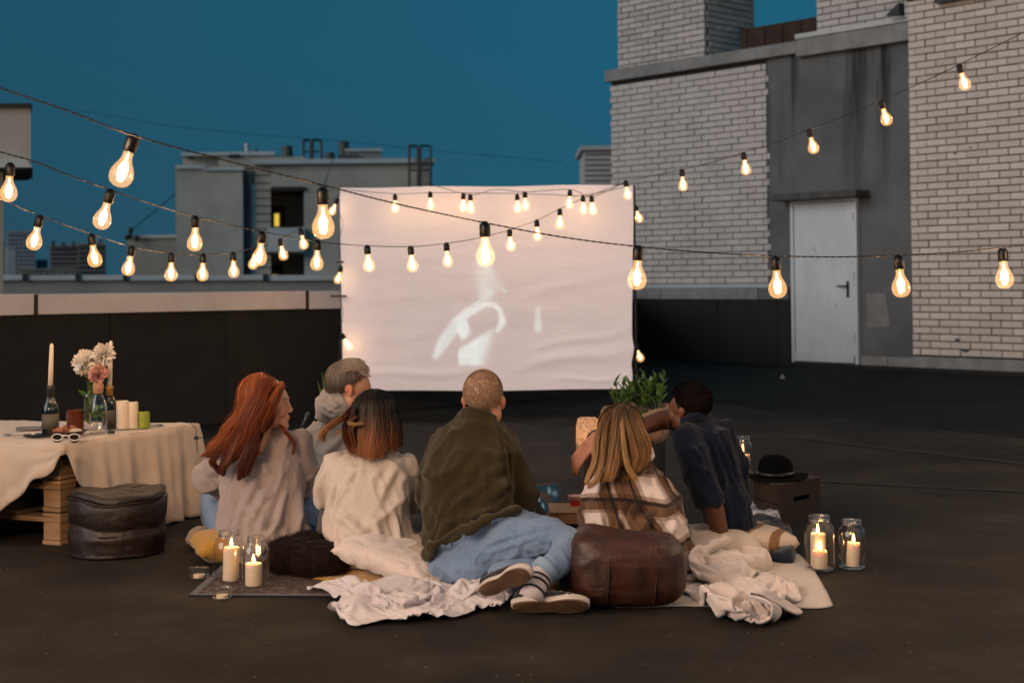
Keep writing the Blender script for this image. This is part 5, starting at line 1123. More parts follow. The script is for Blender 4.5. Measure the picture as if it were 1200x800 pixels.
def spiky():
    c = W(385, 480, 7.6); c.z = 0; root = thing('spiky_plant', 'green long leaved potted plant behind the man in the grey hoodie', 'plant', c); MB().lathe([(.07, 0), (.10, .18), (.095, .18), (.09, .15), (0, .15)], c, 24).build('pot', mat('dark_pot', (.03, .03, .03), .5), root, smooth='auto')
    for x, y, dx in ((377, 436, -6), (391, 424, 2), (386, 440, -1), (394, 432, 4), (372, 446, -8), (383, 446, -3)):
        tp = W(x, y, 7.55); b = c+Vector((0, 0, .15)); P = smoothpath([b, b.lerp(tp, .6)+Vector((-dx*.002, 0, .02)), tp], 9); mb = MB(); V = []
        for i, q_ in enumerate(P): w = .014*math.sin(PI*min(.97, .15+i/8*.85)); V += [q_+np.array((-w, 0, 0)), q_+np.array((0, .004, 0)), q_+np.array((w, 0, 0))]
        mb.add(V, [(i*3+k, i*3+k+1, i*3+k+4, i*3+k+3) for i in range(8) for k in (0, 1)]); mb.build('leaf', M['leaf'], root, smooth=True)
spiky()
# ---- cream lantern behind the blonde woman
def lantern():
    p = W(689, 535, 6.9); D = p.y; p.z = 0; root = thing('candle_lantern', 'cream etched glass candle lantern behind the blonde hair', 'lantern', p); zt, zb = W(689, 489, D).z, W(689, 531, D).z; r = 14*D/F
    MB().lathe([(r*.5, 0), (r*.55, .01), (r*.3, zb-.03), (r*.7, zb-.004), (0, zb-.003)], p, 24).build('stand', M['wood_d'], root, smooth=True)
    m, n, l, pb_ = newmat('etched_glass'); pb_.inputs['Base Color'].default_value = (.62, .47, .38, 1); pb_.inputs['Roughness'].default_value = .4; out = n['Material Output']
    tr = n.new('ShaderNodeBsdfTransparent'); tl_ = n.new('ShaderNodeBsdfTranslucent'); tl_.inputs[0].default_value = (.8, .6, .45, 1); mx = n.new('ShaderNodeMixShader'); mx.inputs[0].default_value = .5; l.new(pb_.outputs[0], mx.inputs[1]); l.new(tl_.outputs[0], mx.inputs[2])
    m2 = n.new('ShaderNodeMixShader'); l.new(RAMP(n, l, NZ(n, l, 70, 3), [(.48, (.12,)*3), (.60, (.6,)*3)]), m2.inputs[0]); l.new(mx.outputs[0], m2.inputs[1]); l.new(tr.outputs[0], m2.inputs[2]); l.new(m2.outputs[0], out.inputs[0])
    MB().lathe([(r*.75, zb), (r*.95, zb+.02), (r, zb+.06), (r*.97, zt-.04), (r*.85, zt-.008), (r*.7, zt)], p, 32).build('glass', m, root, smooth=True)
    q_ = W(694, 524, D-.02); candle(root, Vector((q_.x, D, zb+.004)), .028, max(.03, W(694, 516, D).z-zb), True, None, .5)
lantern()
# ================================================================== PEOPLE
def strands_mesh(name, S, r, C, matl, parent, label=None):
    """S: (N,K,3) strand points, r: (N,K) half-widths, C: (N,K,3) colours -> fine ribbons lying over the head, one mesh"""
    N_, K, _ = S.shape; T_ = np.gradient(S, axis=1); T_ /= np.linalg.norm(T_, axis=2, keepdims=True)+1e-9
    cen = S.reshape(-1, 3).mean(0); out = S-cen; out /= np.linalg.norm(out, axis=2, keepdims=True)+1e-9; out = out+RNG.normal(0, .45, (N_, 1, 3)); A = np.cross(T_, out); A /= np.linalg.norm(A, axis=2, keepdims=True)+1e-9
    V = np.stack([S-r[..., None]*A, S+r[..., None]*A], 2).reshape(-1, 3); CC = np.repeat(C.reshape(-1, 3), 2, axis=0)
    n0 = (np.arange(N_)*K*2)[:, None]+(np.arange(K-1)*2)[None, :]; Fq = np.stack([n0, n0+1, n0+3, n0+2], -1).reshape(-1, 4)
    me = bpy.data.meshes.new(name); me.vertices.add(len(V)); me.vertices.foreach_set('co', V.astype(np.float32).ravel())
    me.loops.add(Fq.size); me.loops.foreach_set('vertex_index', Fq.astype(np.int32).ravel()); me.polygons.add(len(Fq))
    me.polygons.foreach_set('loop_start', (np.arange(len(Fq))*4).astype(np.int32)); me.update(calc_edges=True)
    me.polygons.foreach_set('use_smooth', [True]*len(Fq)); setcol(me, CC); return as_obj(name, me, matl, parent, label)
def hairmat(name, rough=.38, spec=.45):
    m, n, l, p = newmat(name); a = n.new('ShaderNodeAttribute'); a.attribute_name = 'Col'; l.new(a.outputs['Color'], p.inputs['Base Color']); p.inputs['Roughness'].default_value = rough; p.inputs['Specular IOR Level'].default_value = spec; return m
M['hair'] = hairmat('hair_strands', .45, .3); M['hairmatt'] = hairmat('short_hair', .85, .06)
def headframe(c, fwd, pitch=0, roll=0, scale=1):
    f = Vector(fwd).normalized(); r = f.cross(Vector((0, 0, 1))).normalized(); u = r.cross(f).normalized()
    R = Matrix((r, f, u)).transposed() @ Matrix.Rotation(pitch, 3, 'X') @ Matrix.Rotation(roll, 3, 'Y'); return np.array(R)*scale, np.array(tuple(c))
def loc(fr, p): R, c = fr; return R @ np.array(p, float)+c
def head_parts(mb, fr, neck_to=None, ears=(1, 1)):
    R, c = fr; s = np.linalg.norm(R[:, 0]); Q = R/s
    E = lambda p, r, rot=None: mb.ell(loc(fr, p), tuple(k*s for k in r), Q if rot is None else Q @ np.array(rot), 22, 14)
    K = lambda p, q, a, b: mb.cap(loc(fr, p), loc(fr, q), a*s, b*s)
    E((0, -.014, .036), (.073, .094, .082)); E((0, .030, .012), (.064, .062, .072)); E((0, .036, -.030), (.055, .052, .076)); E((0, .050, -.078), (.038, .038, .026)); E((0, .080, -.094), (.017, .014, .015))
    for x in (-1, 1):
        E((x*.034, .060, -.032), (.023, .024, .027)); E((x*.052, .012, -.055), (.014, .034, .03)); E((x*.027, .082, .020), (.020, .011, .009)); E((x*.030, .078, .002), (.013, .012, .010))
    K((0, .086, .012), (0, .1035, -.028), .0070, .0090); E((-.0095, .097, -.033), (.0080, .009, .006)); E((.0095, .097, -.033), (.0080, .009, .006))
    E((0, .088, -.056), (.021, .010, .0065)); E((0, .087, -.066), (.018, .010, .007))
    for x, on in ((-1, ears[0]), (1, ears[1])):
        if on: E((x*.077, -.006, -.004), (.007, .018, .027), Matrix.Rotation(x*-.35, 3, 'Z')); E((x*.076, -.002, -.026), (.006, .010, .010)); K((x*.080, -.020, .012), (x*.083, -.022, -.010), .005, .004)
    K((0, -.016, -.05), neck_to if neck_to is not None else (0, -.05, -.19), .050, .058)
def skin_color(fr, me, base, lips=(1.25, .55, .5), stubble=None, red=.18, ears=1.15):
    R, c = fr; s2 = np.linalg.norm(R[:, 0])**2; P = (get_co(me)-c) @ R/s2; b = np.array(base); C = np.tile(b, (len(P), 1))
    def m_(p, r, k, col): d = np.linalg.norm((P-np.array(p))/np.array(r), axis=1); w = np.clip(1.3-d, 0, 1)[:, None]*k; return C*(1-w)+w*np.array(col)*b
    C = m_((0, .095, -.061), (.02, .02, .011), .75, lips)
    for x in (-1, 1): C = m_((x*.036, .08, -.03), (.03, .03, .025), .35, (1.2, .8, .75)); C = m_((x*.078, -.005, -.005), (.016, .025, .035), .7, (ears*1.15, .72, .62)); C = m_((x*.028, .09, .022), (.02, .02, .005), .8, (.35, .28, .22)); C = m_((x*.03, .09, .003), (.013, .015, .0045), .9, (.16, .13, .12))
    C = m_((0, .112, -.03), (.015, .015, .02), .3, (1.2, .8, .7))
    nz = N3(P, (25, 25, 25), seed=4); C *= (1+.07*nz)[:, None]
    if stubble is not None:
        col, zf = stubble; hl = P[:, 2]-(.018+.55*np.clip(P[:, 1], -.02, 1)-.35*np.clip(-P[:, 1]-.02, 0, 1)*1.0); side = 1/(1+np.exp(-hl/.006)); C = C*(1-side[:, None]*zf)+side[:, None]*zf*np.array(col)*(1+.25*N3(P, (180, 180, 180), seed=9))[:, None]
    setcol(me, C)
M['skin'] = vcol('skin', .48, .35, .10, .12, 140)
def hand_parts(mb, w, d, n, side=1, curl=.35, s=1.0, fcurl=None):
    """w wrist, d pointing along the hand, n back-of-hand normal; side = +1 thumb on the +x side of (d x n)"""
    w = Vector(w); d = Vector(d).normalized(); n = (Vector(n)-d*Vector(n).dot(d)).normalized(); x = d.cross(n)*side
    R = np.array(Matrix((x, d, n)).transposed()); mb.ell(w+d*.045*s, (.038*s, .050*s, .014*s), R, 18, 10, 2.4); mb.cap(w-d*.02*s, w+d*.02*s, .024*s, .026*s)
    for k, (ox, L, a0) in enumerate(((.029, .066, .05), (.010, .076, .01), (-.010, .070, -.03), (-.028, .056, -.10))):
        p = w+d*(.088-.004*abs(k-1))*s+x*ox*s; c = (fcurl[k] if fcurl else curl*(1+.15*k)); dd = (d+x*a0).normalized(); r = .0092-.0006*k; pts = [(p-dd*.02*s, r*s)]; ang = c*.5
        for f_, fl in enumerate((.46, .30, .24)):
            q = p+(dd*math.cos(ang)-n*math.sin(ang))*L*fl*s; pts.append((p, (r-.0006*f_)*s)); p = q; ang += c
        pts.append((p, (r-.002)*s)); mb.chain(pts)
    p = w+x*.026*s+d*.018*s; q = p+(x*.75+d*.62-n*.35).normalized()*.036*s; r_ = q+(x*.35+d*.85-n*.30).normalized()*.030*s; e = r_+(x*.12+d*.95-n*.35).normalized()*.024*s
    mb.chain([(p, .014*s), (q, .0115*s), (r_, .0100*s), (e, .0082*s)])
def px_loft(mb, rows, n=36, p=2.3, lean=0):
    """rows: (py, left px, right px, D, half-depth)"""
    rg = []
    for y, l, r, D, hd in rows:
        a, b = W(l, y, D), W(r, y, D); rg.append(((a+b)/2, (b-a)/2, Vector((0, hd, 0))))
    P = [np.concatenate([np.array(tuple(k)) for k in q_]) for q_ in rg]; S = smoothpath_n(P, len(P)*3)
    return mb.loft([(s[:3], s[3:6], s[6:9]) for s in S], n, p)
def smoothpath_n(P, n):
    P = np.array(P); Q = np.vstack([2*P[0]-P[1], P, 2*P[-1]-P[-2]]); out = []
    for x in np.linspace(0, len(P)-1-1e-6, n):
        i = int(x); t = x-i; a, b, c, d = Q[i:i+4]; out.append(.5*((2*b)+(-a+c)*t+(2*a-5*b+4*c-d)*t*t+(-a+3*b-3*c+d)*t**3))
    return out
def ch(mb, *pts): return mb.chain([(W(x, y, D), r) for x, y, D, r in pts])
def cr(lst): return [(W(a, b, D), W(c, d, D2), w*.85, amp*1.7) for a, b, D, c, d, D2, w, amp in lst]
def cap_hair(fr, n, az0, az1, zend, rx=.086, ry=.104, rz=.094, flare=1.0, crown=(0, -.01), K=14, seed=1, locks=40, root=(.02, .012, .008), tip=(.2, .08, .03), streak=.5, wave=.0, lay=.10, zc=.036, zr=.02, thick=.0007, shade_front=0, mid=.45, jit=1.0):
    """hair falling over the skull from the crown; azimuth 0 = nape, +-pi = brow (local frame)"""
    R, c = fr; n = int(n*2.0); rg = np.random.default_rng(seed); lk = rg.uniform(az0, az1, locks); lr = rg.uniform(-1, 1, locks); lz = rg.uniform(-1, 1, locks); lb = rg.uniform(-1, 1, locks)
    i = rg.integers(0, locks, n); az = lk[i]+rg.normal(0, .075*jit, n)*(az1-az0)/3; start = rg.uniform(0, .85, n)**.8; t = np.linspace(0, 1, K)[None, :]
    ze = np.vectorize(zend)(az)+lz[i]*zr+rg.normal(0, zr*.8, n); tot_top = .22; 
    lat = start*PI/2                                   # where on the top arc the strand begins
    arc = (PI/2-lat)*.09; drop = (zc-ze); u = t*(arc+drop)[:, None]; onarc = np.clip(u/arc[:, None], 0, 1); th = lat[:, None]+(PI/2-lat)[:, None]*onarc; d = np.clip(u-arc[:, None], 0, None)
    lay_ = (1+lay*(rg.uniform(0, 1, n)-.5)+.028*lr[i])[:, None]; fall = d/np.maximum(drop, 1e-3)[:, None]; rad = np.sin(th)*lay_*(1+(flare-1)*fall**1.2+.05*np.sin(PI*fall)); azz = az[:, None]+wave*np.sin(fall*9+lb[i][:, None]*3)+lb[i][:, None]*.10*fall
    x = -np.sin(azz)*rx*rad+crown[0]*np.cos(th); y = -np.cos(azz)*ry*rad+crown[1]*np.cos(th)-.014; z = zc+rz*np.cos(th)*(.98+.04*lay_)-d
    S = np.stack([x, y, z], 2) @ R.T+c; w = np.clip((t-.0)/.9, 0, 1)**.9; sk = (1+streak*lb[i]*.5+rg.normal(0, .20, n))[:, None]
    g = np.clip((t*1.0+(lb[i]*.22+rg.normal(0, .10, n))[:, None]-mid)*2.2+.5, 0, 1)[..., None]; C = (np.array(root)*(1-g)+np.array(tip)*g)*np.clip(sk, .25, 2.4)[..., None]; r = thick*(1-.55*t**2)*np.ones((n, 1)); return S, r, C
def clumps(lst, seed=2, K=16, thick=.0007):
    """guided locks: (guide [(px,py,D)...], n, r0, r1, wave, root, tip)"""
    rg = np.random.default_rng(seed); SS, RR, CC = [], [], []
    for g, n, r0, r1, wv, root, tip in lst:
        n = int(n*2.0)
        P = smoothpath([W(*q_) for q_ in g], K); t = np.linspace(0, 1, K); off = rg.normal(0, 1, (n, 3)); off /= (np.linalg.norm(off, axis=1)**.55)[:, None]; rad = (r0+(r1-r0)*t)*(.9+.25*np.sin(PI*t)); rad[-1] *= .5; rad[-2] *= .75
        ph = rg.uniform(0, .9, n)[:, None]; s = P[None]+off[:, None, :]*rad[None, :, None]*.62; a = wv*np.clip(t*2, 0, 1)[None]
        s[..., 0] += a*np.sin(t[None]*15+ph*2+n*.37); s[..., 2] += a*.5*np.cos(t[None]*13+ph*2+n)
        s += rg.normal(0, .0012, (n, 1, 3))+np.cumsum(rg.normal(0, .0007, (n, K, 3)), axis=1)
        inner = np.clip(np.linalg.norm(off, axis=1)/1.5, .5, 1.2); sk = inner*(1+rg.normal(0, .24, n)); gg = t[None, :, None]
        SS.append(s); CC.append((np.array(root)*(1-gg)+np.array(tip)*gg)*np.clip(sk, .25, 2)[:, None, None]); RR.append(thick*(1-.5*t**2)[None]*np.ones((n, 1)))
    return np.concatenate(SS), np.concatenate(RR), np.concatenate(CC)
def join_s(*a, K=14):
    rs = lambda x: x if x.shape[1] == K else np.stack([x[:, int(round(k))] for k in np.linspace(0, x.shape[1]-1, K)], 1)
    return [np.concatenate([rs(q_[k]) for q_ in a]) for k in range(3)]
def eye(fr, parent):
    for x in (-1, 1):
        c = loc(fr, (x*.030, .0755, .002)); MB().ell(c, .0105, None, 14, 10).build('eye', M['eyewhite'], parent, smooth=True)
M['eyewhite'] = mat('eye', (.12, .09, .07), .15, bump=0)

SK_F = (.55, .30, .20); SK_M = (.46, .24, .15); SK_B = (.115, .048, .026)
fp, fn_, fur = FUR; rgf = np.random.default_rng(2); dr = fn_*.7+rgf.normal(0, .45, fp.shape); dr /= np.linalg.norm(dr, axis=1)[:, None]; tt = np.linspace(0, 1, 5)[None, :, None]
SF = fp[:, None]+dr[:, None]*tt*.022*rgf.uniform(.5, 1.2, (len(fp), 1, 1))-np.array((0, 0, 1.))*tt**2*.008
strands_mesh('fur', SF, np.full(SF.shape[:2], .0007)*(1-.6*np.linspace(0, 1, 5)), np.ones(SF.shape)*np.array((.018, .010, .007))*rgf.uniform(.4, 2.0, (len(fp), 1, 1)), M['hairmatt'], fur)
# ---------------------------------------------------------------- red haired woman
def person_red():
    root = thing('person', 'seated woman with long wavy red hair and grey mauve sweatshirt, face in profile', 'person', G(308, 655)); fr = headframe(W(313, 473, 5.76), (1, .02, 0), 0, 0, .94)
    b = MB(); head_parts(b, fr, (0, -.06, -.17)); px_loft(b, [(640, 270, 350, 5.78, .10), (590, 272, 345, 5.8, .09), (540, 275, 345, 5.83, .08), (510, 300, 340, 5.83, .05)])
    ch(b, (275, 528, 5.84, .045), (246, 560, 5.90, .04), (264, 585, 6.10, .03)); ch(b, (346, 524, 5.84, .04), (358, 562, 5.90, .035), (345, 590, 6.12, .03))
    hand_parts(b, W(266, 588, 6.12), (.4, .7, -.3), (0, 0, 1), 1); hand_parts(b, W(343, 592, 6.14), (-.3, .7, -.3), (0, 0, 1), -1)
    me = fuse(b, .0050, 2, .5); skin_color(fr, me, SK_F); as_obj('body', me, M['skin'], root); eye(fr, root)
    g = MB(); px_loft(g, [(650, 266, 356, 5.74, .12), (636, 256, 366, 5.73, .15), (618, 256, 362, 5.74, .15), (590, 259, 356, 5.77, .14), (562, 261, 356, 5.80, .13), (540, 264, 357, 5.82, .12), (524, 268, 356, 5.84, .105), (512, 280, 350, 5.84, .09), (504, 296, 342, 5.84, .07), (498, 306, 334, 5.84, .052), (493, 309, 331, 5.83, .05)])
    ch(g, (274, 527, 5.82, .062), (258, 546, 5.84, .070), (245, 560, 5.90, .066), (260, 572, 6.05, .045)); ch(g, (347, 520, 5.83, .062), (355, 545, 5.85, .060), (355, 566, 5.92, .056), (348, 585, 6.08, .042)); ch(g, (262, 640, 5.72, .05), (300, 646, 5.66, .06), (350, 640, 5.72, .05))
    me = fuse(g, .0085, 5); folds(me, cr([(330, 540, 5.68, 285, 620, 5.60, .022, .010), (345, 555, 5.7, 318, 635, 5.58, .020, .014), (300, 560, 5.68, 268, 640, 5.6, .022, .012), (352, 575, 5.75, 345, 638, 5.62, .018, .014), (262, 575, 5.75, 300, 600, 5.62, .018, .010), (285, 520, 5.72, 320, 560, 5.68, .025, .008), (335, 600, 5.62, 300, 642, 5.56, .016, .013), (235, 550, 5.85, 262, 568, 5.8, .014, .010), (350, 530, 5.8, 362, 560, 5.85, .010, .008), (270, 600, 5.62, 262, 640, 5.6, .014, .010), (345, 508, 5.78, 325, 530, 5.73, .015, .006)]), (((7, 5, 4), .010, True), ((15, 9, 9), .005, True)))
    as_obj('sweatshirt', me, fabric('grey_mauve_jersey', (.36, .30, .29), (.30, .25, .24), bump=.35, wr=.8), root)
    g = MB(); px_loft(g, [(655, 262, 352, 5.85, .10), (628, 262, 352, 5.85, .11)]); ch(g, (275, 636, 5.85, .085), (251, 590, 6.10, .062), (256, 640, 6.28, .05)); ch(g, (345, 636, 5.85, .085), (357, 592, 6.08, .060), (346, 642, 6.25, .05)); me = fuse(g, .009, 4); folds(me, (), (((14, 14, 8), .006, True),)); as_obj('jeans', me, M['denim'], root)
    R_, T_ = (.19, .040, .011), (.38, .105, .028); dk = (.075, .018, .007)
    top = cap_hair(fr, 3400, -2.6, 2.6, lambda a: -.03-.06*np.cos(a/1.6), rx=.088, ry=.110, rz=.098, root=(.36, .10, .028), tip=R_, locks=60, seed=3, lay=.12, mid=.5, flare=1.12, wave=.04, zr=.03)
    keep = np.array([(lambda q_: not (q_[0] > .066*0+.055 and q_[2] < .03))(np.linalg.inv(fr[0]) @ (s[-1]-fr[1])[[0, 1, 2]][[1, 0, 2]]) if False else True for s in top[0]])
    loc_end = (top[0]-fr[1]) @ np.linalg.inv(fr[0]).T; bad = ((loc_end[..., 1] > .050) & (loc_end[..., 2] < .045)).any(1); top = [a[~bad] for a in top]
    L = [([(330, 449, 5.70), (325, 458, 5.66), (319, 472, 5.65), (313, 488, 5.65), (306, 505, 5.65)], 260, .010, .010, .003, (.40, .12, .03), R_), ([(333, 452, 5.72), (328, 463, 5.67), (322, 476, 5.66), (316, 490, 5.66)], 120, .006, .005, .002, T_, R_), ([(318, 448, 5.74), (305, 462, 5.68), (300, 485, 5.68), (296, 510, 5.66), (288, 535, 5.64), (281, 560, 5.62)], 520, .018, .016, .004, R_, dk), ([(318, 446, 5.75), (300, 458, 5.7), (294, 485, 5.68), (280, 510, 5.66), (268, 532, 5.66), (258, 553, 5.66)], 520, .020, .015, .005, R_, dk),
         ([(308, 446, 5.78), (292, 465, 5.74), (284, 490, 5.72), (270, 512, 5.70), (256, 526, 5.72), (243, 534, 5.74)], 420, .016, .012, .005, T_, (.22, .07, .025)), ([(318, 455, 5.7), (309, 478, 5.68), (301, 500, 5.67), (300, 520, 5.65), (292, 545, 5.63), (290, 556, 5.62)], 420, .016, .010, .004, (.16, .04, .012), dk),
         ([(318, 462, 5.70), (312, 484, 5.69), (308, 500, 5.70), (304, 512, 5.68), (298, 530, 5.65)], 300, .014, .008, .003, dk, dk), ([(300, 452, 5.76), (286, 475, 5.74), (277, 500, 5.72), (262, 518, 5.70), (250, 540, 5.68), (254, 552, 5.66)], 380, .014, .010, .006, T_, dk),
         ([(322, 450, 5.7), (302, 470, 5.66), (292, 500, 5.66), (276, 522, 5.64), (266, 540, 5.62), (262, 556, 5.62)], 360, .012, .010, .006, T_, (.09, .022, .009)), ([(326, 492, 5.74), (330, 502, 5.73), (340, 512, 5.74), (344, 520, 5.75), (344, 531, 5.74)], 70, .006, .003, .002, (.2, .05, .015), T_),
         ([(300, 512, 5.66), (294, 520, 5.66), (300, 526, 5.65), (304, 534, 5.65)], 26, .004, .002, .002, R_, T_), ([(320, 488, 5.7), (312, 500, 5.7), (300, 508, 5.7), (294, 518, 5.68)], 200, .014, .010, .003, dk, R_), ([(276, 495, 5.74), (266, 512, 5.74), (250, 522, 5.76), (238, 534, 5.78)], 60, .012, .008, .007, T_, T_),
  ([(312, 450, 5.70), (300, 480, 5.66), (284, 515, 5.66), (268, 540, 5.66)], 260, .045, .040, .008, R_, R_), ([(300, 455, 5.72), (282, 490, 5.70), (264, 515, 5.72), (246, 532, 5.74)], 200, .038, .034, .009, T_, T_), ([(310, 470, 5.68), (302, 500, 5.66), (292, 524, 5.64), (284, 545, 5.62), (284, 558, 5.62)], 380, .022, .014, .005, (.10, .024, .009), dk), ([(300, 470, 5.7), (288, 500, 5.68), (274, 525, 5.66), (262, 545, 5.65)], 380, .024, .016, .006, (.17, .045, .014), dk)]
    S = join_s(top, clumps(L, 5)); strands_mesh('hair', *S, M['hair'], root); sc_ = MB(); R, c = fr; s = np.linalg.norm(R[:, 0]); sc_.ell(loc(fr, (0, -.020, .036)), (.079*s, .094*s, .087*s), R/s, 24, 14); me = sc_.mesh('hair_base'); fixn(me); P = (get_co(me)-c) @ R/s**2; ok = P[:, 1]+.6*np.clip(-P[:, 2]+.03, 0, 1) > .05
    as_obj('hair_base', me, mat('auburn_scalp', (.04, .012, .005), .9, bump=0), root)
person_red()
# ---------------------------------------------------------------- man in grey hoodie
def person_hoodie():
    root = thing('person', 'man in a light grey hoodie with greying swept hair and beard, face in profile', 'person', G(405, 625)); fr = headframe(W(410, 455, 6.45), (1, .16, 0), -.03, 0, 1.0)
    b = MB(); head_parts(b, fr, (0, -.05, -.19)); px_loft(b, [(620, 380, 430, 6.5, .1), (560, 378, 432, 6.5, .1), (510, 376, 436, 6.5, .09), (492, 388, 424, 6.48, .06)]); ch(b, (378, 512, 6.5, .045), (372, 555, 6.55, .04), (400, 575, 6.7, .03)); ch(b, (436, 512, 6.5, .045), (440, 560, 6.6, .04), (420, 580, 6.8, .03)); hand_parts(b, W(404, 577, 6.73), (.4, .6, -.2), (0, 0, 1), 1); hand_parts(b, W(418, 581, 6.82), (-.3, .6, -.2), (0, 0, 1), -1)
    me = fuse(b, .0055, 2, .5); skin_color(fr, me, SK_M); R, c = fr; P = (get_co(me)-c) @ R; a = np.empty(len(P)*4, np.float32); me.color_attributes['Col'].data.foreach_get('color', a); a = a.reshape(-1, 4)
    bd = np.clip(1.25-np.linalg.norm((P-np.array((0, .05, -.085)))/np.array((.07, .065, .038)), axis=1), 0, 1)*3; bd = np.clip(bd, 0, 1)*(P[:, 2] < -.045); a[:, :3] = a[:, :3]*(1-bd[:, None]*.85)+np.array((.03, .018, .012))*bd[:, None]*.85; me.color_attributes['Col'].data.foreach_set('color', a.ravel()); as_obj('body', me, M['skin'], root); eye(fr, root)
    rg = np.random.default_rng(8); n = 1300; K = 4; az = rg.uniform(-2.4, 2.4, n); 
    # beard stubble strands
    q_ = rg.normal(0, 1, (900, 3)); q_ /= np.linalg.norm(q_, axis=1)[:, None]; base = np.array((0, .045, -.075))+q_*np.array((.050, .046, .036)); base = base[(base[:, 2] < -.052)]; S = base[:, None, :]+q_[:len(base)][:, None, :]*np.linspace(0, .010, 4)[None, :, None]*0+np.linspace(0, 1, 4)[None, :, None]*np.array((0, .002, -.010)); S = S @ R.T+c
    strands_mesh('beard', S, np.full(S.shape[:2], .0009), np.full(S.shape, .03)*np.array((1.2, .75, .5)), M['hairmatt'], root)
    g = MB(); px_loft(g, [(630, 366, 446, 6.5, .15), (600, 364, 444, 6.5, .15), (560, 360, 446, 6.5, .15), (530, 358, 447, 6.5, .14), (508, 361, 444, 6.5, .12), (496, 370, 434, 6.48, .10), (487, 380, 424, 6.46, .08)]); ch(g, (368, 512, 6.46, .062), (366, 545, 6.48, .058), (380, 560, 6.55, .05), (408, 570, 6.7, .04)); ch(g, (440, 512, 6.5, .06), (444, 555, 6.6, .055), (425, 575, 6.75, .04))
    me = fuse(g, .008, 5); folds(me, cr([(362, 520, 6.4, 395, 545, 6.36, .02, .012), (375, 500, 6.38, 362, 540, 6.4, .015, .008), (400, 510, 6.36, 380, 530, 6.36, .02, .010)]), (((7, 6, 5), .010, True), ((15, 9, 9), .005, True))); hm = fabric('heather_grey_fleece', (.34, .31, .29), (.28, .255, .24), bump=.35, wr=.8); as_obj('hoodie', me, hm, root)
    g = MB(); ch(g, (384, 466, 6.42, .030), (377, 474, 6.40, .036), (378, 486, 6.38, .034)); ch(g, (380, 462, 6.44, .024), (394, 463, 6.42, .030), (408, 472, 6.42, .030), (414, 484, 6.44, .026)); ch(g, (378, 480, 6.38, .034), (392, 480, 6.36, .040), (408, 484, 6.40, .032)); g.ell(W(392, 475, 6.42), (.065, .05, .045))
    me = fuse(g, .006, 4); folds(me, cr([(378, 466, 6.36, 400, 472, 6.33, .010, .008), (372, 475, 6.36, 392, 488, 6.32, .009, -.010), (382, 470, 6.35, 410, 480, 6.34, .008, -.008), (380, 485, 6.33, 405, 470, 6.33, .008, .006)]), (((14, 14, 14), .006, True),)); as_obj('hood', me, hm, root)
    g = MB(); ch(g, (380, 620, 6.5, .09), (372, 590, 6.75, .07), (374, 625, 6.95, .055)); ch(g, (430, 620, 6.5, .09), (440, 590, 6.75, .07), (425, 625, 6.95, .055)); me = fuse(g, .01, 4); as_obj('trousers', me, fabric('charcoal_trousers', (.02, .02, .022)), root)
    # hair: short sides, longer swept top
    gr, lt = (.20, .165, .135), (.42, .34, .26)
    side = cap_hair(fr, 1500, -1.9, 1.9, lambda a: .012-.035*np.cos(a), rx=.075, ry=.097, rz=.088, flare=.90, locks=200, seed=5, lay=.05, root=gr, tip=(.10, .08, .065), streak=.3, zr=.008, thick=.0007, jit=3)
    rg = np.random.default_rng(4); n = 2600; u = rg.uniform(-1, 1, n); v = rg.uniform(-1, 1, n); t = np.linspace(0, 1, 9)[None]
    x0 = u*.066; y0 = -.06+(v+1)*.5*.13; z0 = .036+.084*np.sqrt(np.clip(1-(x0/.074)**2-((y0+.014)/.096)**2, .06, 1)); L = (.045+.02*rg.uniform(0, 1, n))*(1-.45*np.clip(v, 0, 1)); lean = (.55+.35*rg.normal(0, 1, n)*.4)
    S = np.stack([x0[:, None]+t*L[:, None]*.25*u[:, None], y0[:, None]+t*L[:, None]*np.clip(lean, .1, 1.2)[:, None], z0[:, None]+.018*np.sin(np.clip(t*1.9, 0, 3.1))-.020*t**2*np.clip(v, 0, 1)[:, None]], 2) @ R.T+c
    tone = (rg.uniform(.6, 1.3, n))[:, None, None]; g_ = np.clip(t[..., None]*.9+np.clip(v, -.5, 1)[:, None, None]*.5, 0, 1); C = (np.array(gr)*(1-g_)+np.array(lt)*g_)*tone; S2 = (S, np.full(S.shape[:2], .0010)*(1-.4*t), C)
    A = join_s(side, S2, K=9); strands_mesh('hair', *A, M['hair'], root)
    s = 1; MB().ell(loc(fr, (0, -.020, .040)), (.0755, .093, .083), R, 24, 14).build('hair_base', mat('grey_brown_scalp', (.05, .038, .03), .9, bump=0), root, smooth=True)
    st = MB(); st.tube([W(361, 484, 6.3), W(355, 500, 6.33), W(352, 512, 6.36)], .010, 6); st.build('strap', mat('blue_black_strap', (.02, .035, .055), .5), root, smooth=True)
person_hoodie()
